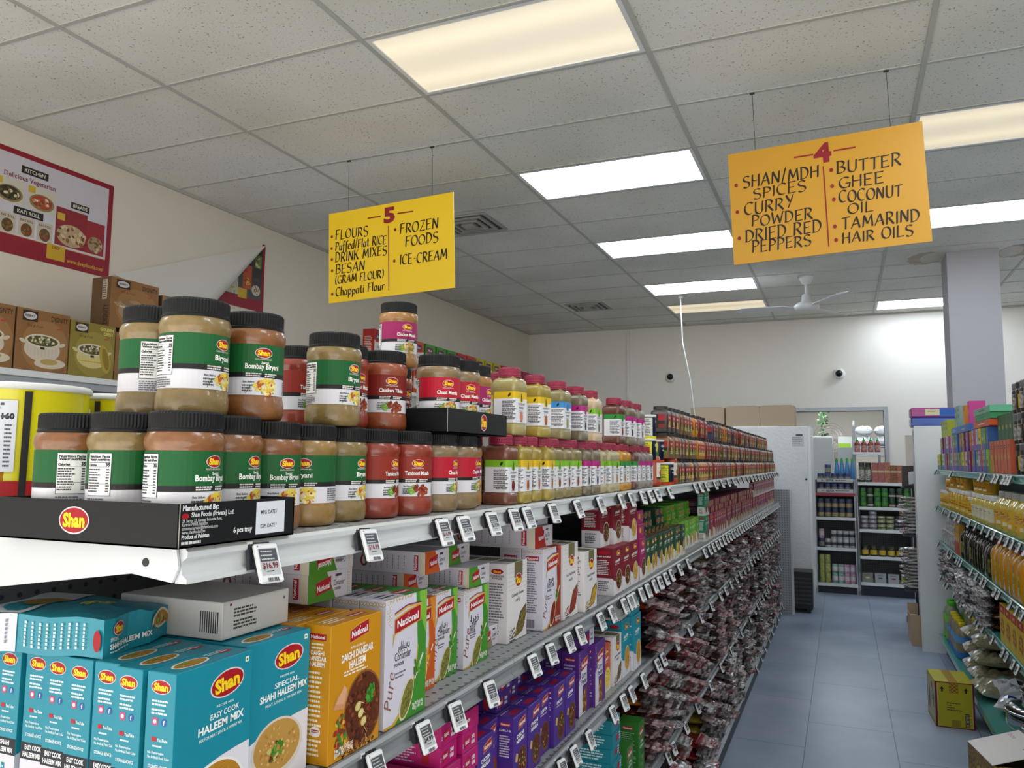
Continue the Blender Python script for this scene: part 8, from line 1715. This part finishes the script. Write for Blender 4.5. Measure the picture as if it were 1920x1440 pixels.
YB = water(0.028, 0.20, 'c9a01c', '#d9d9e0', '#c9a81c', '#d9b41c'); unit('drink_bottle', YB, 'yellow bottle with pale cap beside the blue bottles', 'bottle', (-0.135, EY_ + 0.21, ZL[0] + 0.0), 0, GE)
line('tin', NAVJ, -0.263, 5, 0.08, EY_ + 0.06, ZL[1], 'navy jar of beans on the second shelf past the freezer', 'tin', 2, 0.111)
unit('tin', NAVJ, 'navy jar of beans alone at the end of the second shelf', 'tin', (0.068, EY_ + 0.16, ZL[1]), 0, GE)
line('tin', WHT, -0.1245, 4, 0.0675, EY_ + 0.06, ZL[2], 'white tin with dark print on the third shelf past the freezer', 'tin', 2, 0.1005)
unit('tin', WHT, 'white tin apart from the other white tins on the third shelf', 'tin', (-0.192, EY_ + 0.06, ZL[2]), 0, GE); unit('tin', NAV, 'blue tin at the end of the third shelf beside the white tins', 'tin', (-0.263, EY_ + 0.06, ZL[2]), 0, GE); unit('tin', PKC, 'pinkish tin standing on the blue one on the third shelf', 'tin', (-0.263, EY_ + 0.06, ZL[2] + 0.1055), 0, GE)
for i in range(4): unit('tin', YG, 'yellow green tin on the lowest shelf, %s column, %s layer' % (nth(i // 2), nth(i % 2)), 'tin', (-0.268 + 0.066 * (i // 2), EY_ + 0.055, ZL[3] + 0.111 * (i % 2)), 0, GE)
for i in range(2): unit('tin', YG, 'yellow green tin third in its stack on the lowest shelf, %s column' % nth(i), 'tin', (-0.268 + 0.066 * i, EY_ + 0.055, ZL[3] + 0.222), 0, GE)
line('tin', TQ, -0.122, 2, 0.0655, EY_ + 0.055, ZL[3], 'green and white tin on the lowest shelf', 'tin', 2, 0.111); line('tin', PKC, 0.009, 2, 0.0655, EY_ + 0.055, ZL[3], 'pink and white tin on the lowest shelf', 'tin', 2, 0.111)
# dark unit
RBX = [flatbox('biscuit_box', 0.078, 0.08, 0.185 + 0.012 * k, c, None, '', 70 + k) for k, c in enumerate(('#8c4a3a', '#7a2a3c', '#96593c', '#9a2f36'))]
M_NUTR = [mat('nut_pack_' + c, c, 0.4, noise_=(60, 1.0), hx2=c2) for c, c2 in (('8c3f48', 'b07060'), ('96303a', 'b5845a'), ('9a6a3c', '5c2a20'), ('8c5a34', 'b08a4a'))]
for i in range(6):
    b = MB(); b.box((-0.033, -0.035, 0), (0.033, 0.035, (0.235, 0.235, 0.24, 0.205, 0.205, 0.175)[i]), M_NUTR[(0, 0, 1, 2, 1, 3)[i]], 0.003); b.box((-0.033, -0.0352, 0.12), (0.033, -0.0348, 0.14), '#c9b08a')
    solo('biscuit_box', b, 'red brown patterned snack box on the top of the dark unit, %s along' % nth(i), 'snack box', (0.348 + 0.0672 * i, EY_ + 0.05, ZR[0]), 0, GE)
OLJ = cream_jar(0.034, 0.235, '4a4f38', '2a2a2c'); line('olive_jar', OLJ, 0.208, 2, 0.07, EY_ + 0.05, ZR[0], 'dark patterned jar with black lid on the top of the dark unit', 'jar')
GCN = [can(0.037, 0.112, '2f7a30', '16401f', (0.15, 0.55, '#4a8a3a'), 26), can(0.037, 0.112, '1c3f24', '10261a', (0.1, 0.3, '#b5a098'), 26)]
for q in range(2):
    for i in range(7): unit('tin', GCN[0 if i in (0, 2, 3, 6) else 1], '%s green tin on the second shelf of the dark unit, %s along, %s layer' % ('bright' if i in (0, 2, 3, 6) else 'dark', nth(i), nth(q)), 'tin', (0.2115 + 0.0785 * i, EY_ + 0.055, ZR[1] + 0.1125 * q), 0, GE)
FSH = [can(0.045, 0.052, 'b5b9c2', '5a6070', (0.15, 0.5, '#6a5a50')), can(0.045, 0.052, 'c2c39a', '6a6f3a', (0.3, 0.6, '#3a3f2a')), can(0.045, 0.052, '9a9ca0', '3a3c44', (0.5, 0.95, '#2a2a34'))]
for i in range(6):
    for q in range((3, 4, 3, 3, 3, 4)[i]): unit('tin', FSH[i // 2], '%s flat tin on the third shelf of the dark unit, %s stack, %s up' % (('silver blue', 'pale green', 'grey')[i // 2], nth(i), nth(q)), 'tin', (0.219 + 0.0915 * i, EY_ + 0.06, ZR[2] + 0.0525 * q), 0, GE)
OJ = cream_jar(0.040, 0.12, '2c2a1c', '3a3a2c', False); OJ2 = cream_jar(0.040, 0.12, '201e1c', '1f1f20', False)
line('olive_jar', OJ, 0.215, 4, 0.094, EY_ + 0.06, ZR[3], 'olive jar with yellow label on the fourth shelf of the dark unit', 'jar'); line('olive_jar', OJ2, 0.588, 2, 0.092, EY_ + 0.06, ZR[3], 'dark jar on the fourth shelf beside the yellow-labelled jars', 'jar')
FT = [flatbox('olive_tin', 0.115, 0.07, 0.105, c, None, '', 80 + i) for i, c in enumerate(('#8a8a7a', '#a8aaac', '#a2a4a6', '#9aa04a'))]
for i in range(4): solo('olive_tin', FT[i], '%s square tin on the lowest shelf of the dark unit' % ('grey green', 'silver', 'dark silver', 'olive green')[i], 'tin', (0.232 + 0.138 * i, EY_ + 0.06, ZR[4]), -PI / 2, GE)

# ================================================================== back room seen through the doorway
t = thing('white_cabinet', 'white cabinet standing in the back room doorway beside the freezer', 'cabinet', (-0.52, 11.5, 0), 0)
b = MB(); b.box((0, 0, 0), (0.40, 0.5, EYE + 0.36), M_WHITE, 0.006); part('cabinet_body', b, t); b = MB(); b.box((0.012, -0.012, 0.1), (0.388, 0.0, EYE + 0.345), M_WHITE, 0.004); part('cabinet_door', b, t)
t = thing('sauce_shelf', 'white ledge in the doorway holding red sauce bottles', 'shelf', (0.12, 10.75, EYE + 0.14), 0)
b = MB(); b.box((0, 0, -0.03), (0.33, 0.30, 0), M_WHITE); part('ledge', b, t)
b = MB(); b.box((0.0, 0.30, -(EYE + 0.14)), (0.04, 0.32, 0.34), M_ALU); b.box((0.30, 0.30, -(EYE + 0.14)), (0.33, 0.32, 0.1), M_ALU); part('post', b, t)
b = MB(); b.lathe([(0.030, 0), (0.034, 0.006), (0.034, 0.10), (0.028, 0.12), (0.014, 0.135)], mat('red_sauce', '8c1f1f', 0.25, coat=0.4, noise_=(16, 0.5), hx2='6b1518'), 22); l = MB(); l.lathe([(0.017, 0.133), (0.018, 0.134), (0.018, 0.15), (0.008, 0.16), (0.004, 0.185)], ink('#2a9a3c'), 18)
lb = MB(); lb.lathe([(0.0345, 0.02), (0.0345, 0.085)], mat('sauce_print', '8c4a48', 0.4, noise_=(70, 1.0), hx2='b5a09c'), 22, caps=False)
SRI = [('bottle_body', b.mesh('bottle_body')), ('nozzle_cap', l.mesh('nozzle_cap')), ('label', lb.mesh('label'))]
line('sauce_bottle', SRI, 0.175, 4, 0.078, 10.85, EYE + 0.141, 'red sauce bottle with green nozzle on the white ledge', 'sauce bottle', g='red sauce bottles')
t = thing('wire_rack', 'tall wire rack with white rice sacks in the back room', 'rack', (0.15, 12.4, 0), 0)
for x in (0, 0.55):
    for y in (0, 0.4): b = MB(); b.box((x, y, 0), (x + 0.025, y + 0.025, EYE + 0.62), M_ALU); part('post', b, t)
for z in (0.5, 1.0, EYE + 0.12, EYE + 0.25): b = MB(); b.box((0, 0, z - 0.02), (0.575, 0.425, z), M_ALU); part('shelf', b, t)
M_SACK = mat('white_sack', 'd3d5da', 0.5, noise_=(7, 0.15)); SK = bag(0.24, 0.36, 0.13, 5, M_SACK, lambda u, v: M_BLKPR if ((u - 0.7) / 0.07) ** 2 + ((v - 0.5) / 0.05) ** 2 < 1 else M_SACK)
for i in range(4): solo('rice_sack', SK, 'white sack on the back room rack, %s column, %s layer' % (nth(i // 2), nth(i % 2)), 'sack', (0.15 + 0.15 + 0.26 * (i // 2), 12.6, EYE + 0.254 + 0.15 * (i % 2)), 0, 'white sacks in the back room')
t = thing('pedestal_fan', 'round grey fan against the back room wall', 'fan', (-0.18, 13.6, EYE + 0.40), 0)
T = Matrix.Rotation(PI / 2, 4, 'X'); M_FG = mat('fan_guard', '9a938c', 0.5, noise_=(8, 0.2))
b = MB(); 
for r in (0.24, 0.20, 0.16, 0.12, 0.08): b.tube([(r * math.cos(a * PI / 18), -0.06, r * math.sin(a * PI / 18)) for a in range(37)], 0.004, M_FG, 5)
part('guard', b, t); b = MB(); b.lathe([(0.05, 0.0), (0.05, 0.09), (0.03, 0.1)], M_FG, 20, T=T)
part('hub', b, t)
for q in range(4):
    b = MB(); a = q * PI / 2; b.add([(0.05 * math.cos(a), -0.03, 0.05 * math.sin(a)), (0.21 * math.cos(a), -0.04, 0.21 * math.sin(a)), (0.21 * math.cos(a + 0.9), -0.02, 0.21 * math.sin(a + 0.9)), (0.05 * math.cos(a + 0.9), -0.02, 0.05 * math.sin(a + 0.9))], [(0, 1, 2, 3)], mat('fan_blade', 'b5ada4', 0.5, noise_=(6, 0.2))); part('blade', b, t)
b = MB(); b.box((-0.02, 0.0, -EYE - 0.40), (0.02, 0.04, 0.0), M_FG); b.lathe([(0.2, -EYE - 0.399), (0.18, -EYE - 0.36)], M_FG, 24); part('stand', b, t)
t = thing('green_carton', 'white carton with lime base on the grey box in the back room', 'carton', (-0.055, 12.52, EYE + 0.23), 0)
b = MB(); b.box((0, 0, 0), (0.19, 0.2, 0.16), '#d3d6d2'); part('carton_body', b, t); b = MB(); b.box((-0.001, -0.001, 0), (0.17, 0.2, 0.06), '#9ac23a'); part('label', b, t)
b = MB(); b.box((-0.06, 12.5, 0), (0.20 - 0.06, 12.9, EYE + 0.229), mat('grey_box', '85878a', 0.6, noise_=(5, 0.2)), 0.005); solo('grey_cabinet', b, 'grey low cabinet in the back room under the lime and white carton', 'cabinet')
# hanging garland
g = random.Random(5); b = MB()
for q in range(70):
    z = EYE + 0.30 + 0.5 * g.random(); x = -0.30 + g.uniform(-0.05, 0.05) + 0.12 * (z - EYE - 0.3); y = 12.9 + g.uniform(-0.05, 0.05); a = g.uniform(0, 6); s_ = g.uniform(0.02, 0.04)
    b.add([(x, y, z), (x + s_ * math.cos(a), y + s_ * 0.5, z + s_ * math.sin(a)), (x + s_ * 1.5 * math.cos(a + 0.4), y, z + s_ * 1.5 * math.sin(a + 0.4)), (x + s_ * math.cos(a + 0.9), y - s_ * 0.3, z + s_ * math.sin(a + 0.9))], [(0, 1, 2, 3)], mat('leaf_green', '3a5c34', 0.5, noise_=(9, 0.4)))
b.tube([(-0.22, 12.9, EYE + 0.92), (-0.27, 12.9, EYE + 0.6), (-0.30, 12.9, EYE + 0.3)], 0.004, '#2f4a2a', 5)
solo('hanging_garland', b, 'leafy green garland hanging in the back room', 'garland')
# strip lights of the back room
M_STRIP = emit('strip_light', (0.9, 0.97, 1.0), 30.0)
for i, y in enumerate((11.75, 12.75)):
    t = thing('strip_light', ('strip light in the back room nearer the doorway', 'strip light in the back room farther from the doorway')[i], 'strip light', (0.0, y, EYE + 0.92), 0, 'back room strip lights')
    b = MB(); b.box((-0.66, -0.07, -0.035), (0.66, 0.07, -0.0005), M_WHITE); part('housing', b, t)
    b = MB(); b.box((-0.64, -0.055, -0.06), (0.64, 0.055, -0.036), M_STRIP, 0.01); part('tube_cover', b, t)

# ================================================================== beyond the teal shelving: white bookcase, packets, carton
t = thing('white_bookcase', 'narrow white shelf case just past the teal shelving end panel', 'shelf case', (0.60, 7.48, 0), 0)
for z in (0.08, 0.42, EYE - 0.62, EYE - 0.30, EYE + 0.03, EYE + 0.315): b = MB(); b.box((0, 0, z - 0.02), (0.30, 0.60, z), M_WHITE); part('shelf', b, t)
for y in (0.0, 0.58): b = MB(); b.box((0, y, 0), (0.30, y + 0.02, EYE + 0.295), M_WHITE); part('side_panel', b, t)
b = MB(); b.box((0.285, 0.02, 0.0), (0.30, 0.58, EYE + 0.295), M_WHITE); part('back_panel', b, t)
RB = [flatbox('carton', 0.12, 0.10, 0.20, c, None, '', 90 + i) for i, c in enumerate(('#8c2430', '#a8281f', '#7c8a2a', '#b5522c'))]
k = 0
for z, h in ((0.42, 0.2), (EYE - 0.62, 0.2), (EYE - 0.30, 0.2), (EYE + 0.03, 0.2)):
    for i in range(4):
        solo('display_carton', RB[(k, k, (k + 1) % 4, k)[i]], 'carton in the white shelf case, %s on the %s shelf up' % (nth(i), nth(k)), 'carton', (0.66, 7.57 + 0.126 * i, z + 0.001), PI, 'cartons in the white shelf case')
    k += 1
b = MB(); m = mat('blue_pack', '2a4f9c', 0.25, coat=0.4, noise_=(7, 0.15), bump=(20, 0.15)); b.box((0, 0, 0), (0.36, 0.22, 0.082), m, 0.012); part_m = b
t = thing('tissue_pack', 'blue and magenta wrapped pack lying on the white shelf case', 'pack', (0.555, 7.53, EYE + 0.3165), 0)
part('lower_pack', b, t); b = MB(); b.box((0, 0, 0.083), (0.36, 0.22, 0.165), mat('magenta_pack', '9c2f7c', 0.25, coat=0.4, noise_=(8, 0.15)), 0.010); D().rect(0.22, 0.0875, 0.355, 0.16, '#2f5aa8', 1).rect(0.11, 0.10, 0.22, 0.152, '#c9c29a', 2).bars(0.13, 0.135, 0.06, 1, 0.01, '#55503a', 3, 0.6, 2).put(b, flat((0, -0.0002, 0), (1, 0, 0), (0, 0, 1))); part('upper_pack', b, t)
t = thing('packet_rack', 'dark metal rack of hanging packets at the end of the next aisle', 'rack', (0.52, 8.50, 0), 0)
b = MB(); b.box((0.10, 0.15, 0.0), (0.26, 0.18, EYE - 0.20), M_KICK); part('upright', b, t); b = MB(); b.box((0.02, -0.02, 0), (0.30, 0.30, 0.05), M_KICK); part('base_plate', b, t)
for z in (0.35, EYE - 0.68, EYE - 0.22): b = MB(); b.box((0.0, -0.04, z - 0.02), (0.28, 0.148, z), M_KICK); part('tray', b, t)
for c, (z, n, col, fi) in enumerate(((EYE - 0.679, 11, 'white', 1), (0.351, 12, 'white', 0))):
    for q in range(n): unit('spice_packet', pouch(col, fi, 0, q % 5), '%s packet on the dark rack, %s up in the %s pile' % ('pink and white' if c == 0 else 'whitish', nth(q), ('upper', 'lower')[c]), 'packet', (0.62 + rnd.uniform(-0.01, 0.01), 8.565, z + 0.033 * q), PI + rnd.uniform(-0.15, 0.15), 'packets on the dark rack')
b = MB(); b.box((0.53, 8.44, EYE - 0.219), (0.70, 8.60, EYE - 0.02), mat('dark_display', '3a2f30', 0.4, noise_=(20, 0.5)), 0.004); D().rect(0.05, 0.0, 0.10, 0.12, '#c9c9cc', 1).put(b, flat((0.53, 8.4396, EYE - 0.21), (1, 0, 0.2), (0, 0, 1))); solo('display_box', b, 'dark display box with a white tag on the dark packet rack', 'box')
t = thing('produce_carton', 'low open cardboard carton of packets on the floor by the white shelf case', 'carton', (0.50, 7.62, 0.0), 0)
b = MB()
for a, c in (((0, 0, 0), (0.085, 0.40, 0.01)), ((0, 0, 0.01), (0.085, 0.008, 0.26)), ((0, 0.392, 0.01), (0.085, 0.40, 0.30)), ((0, 0.008, 0.01), (0.006, 0.392, 0.24))): b.box(a, c, M_KRAFT)
part('carton_body', b, t)
RBS = [flatbox('snack_box', 0.10, 0.05, 0.20, c, None, '', 95 + i) for i, c in enumerate(('#c9c2c0', '#a8283a', '#c2b8b4'))]
for q in range(3): solo('snack_box', RBS[q], '%s snack box standing in the low cardboard carton' % ('whitish', 'red', 'pale')[q], 'snack box', (0.545, 7.70 + 0.11 * q, 0.011), PI, 'boxes in the low carton')
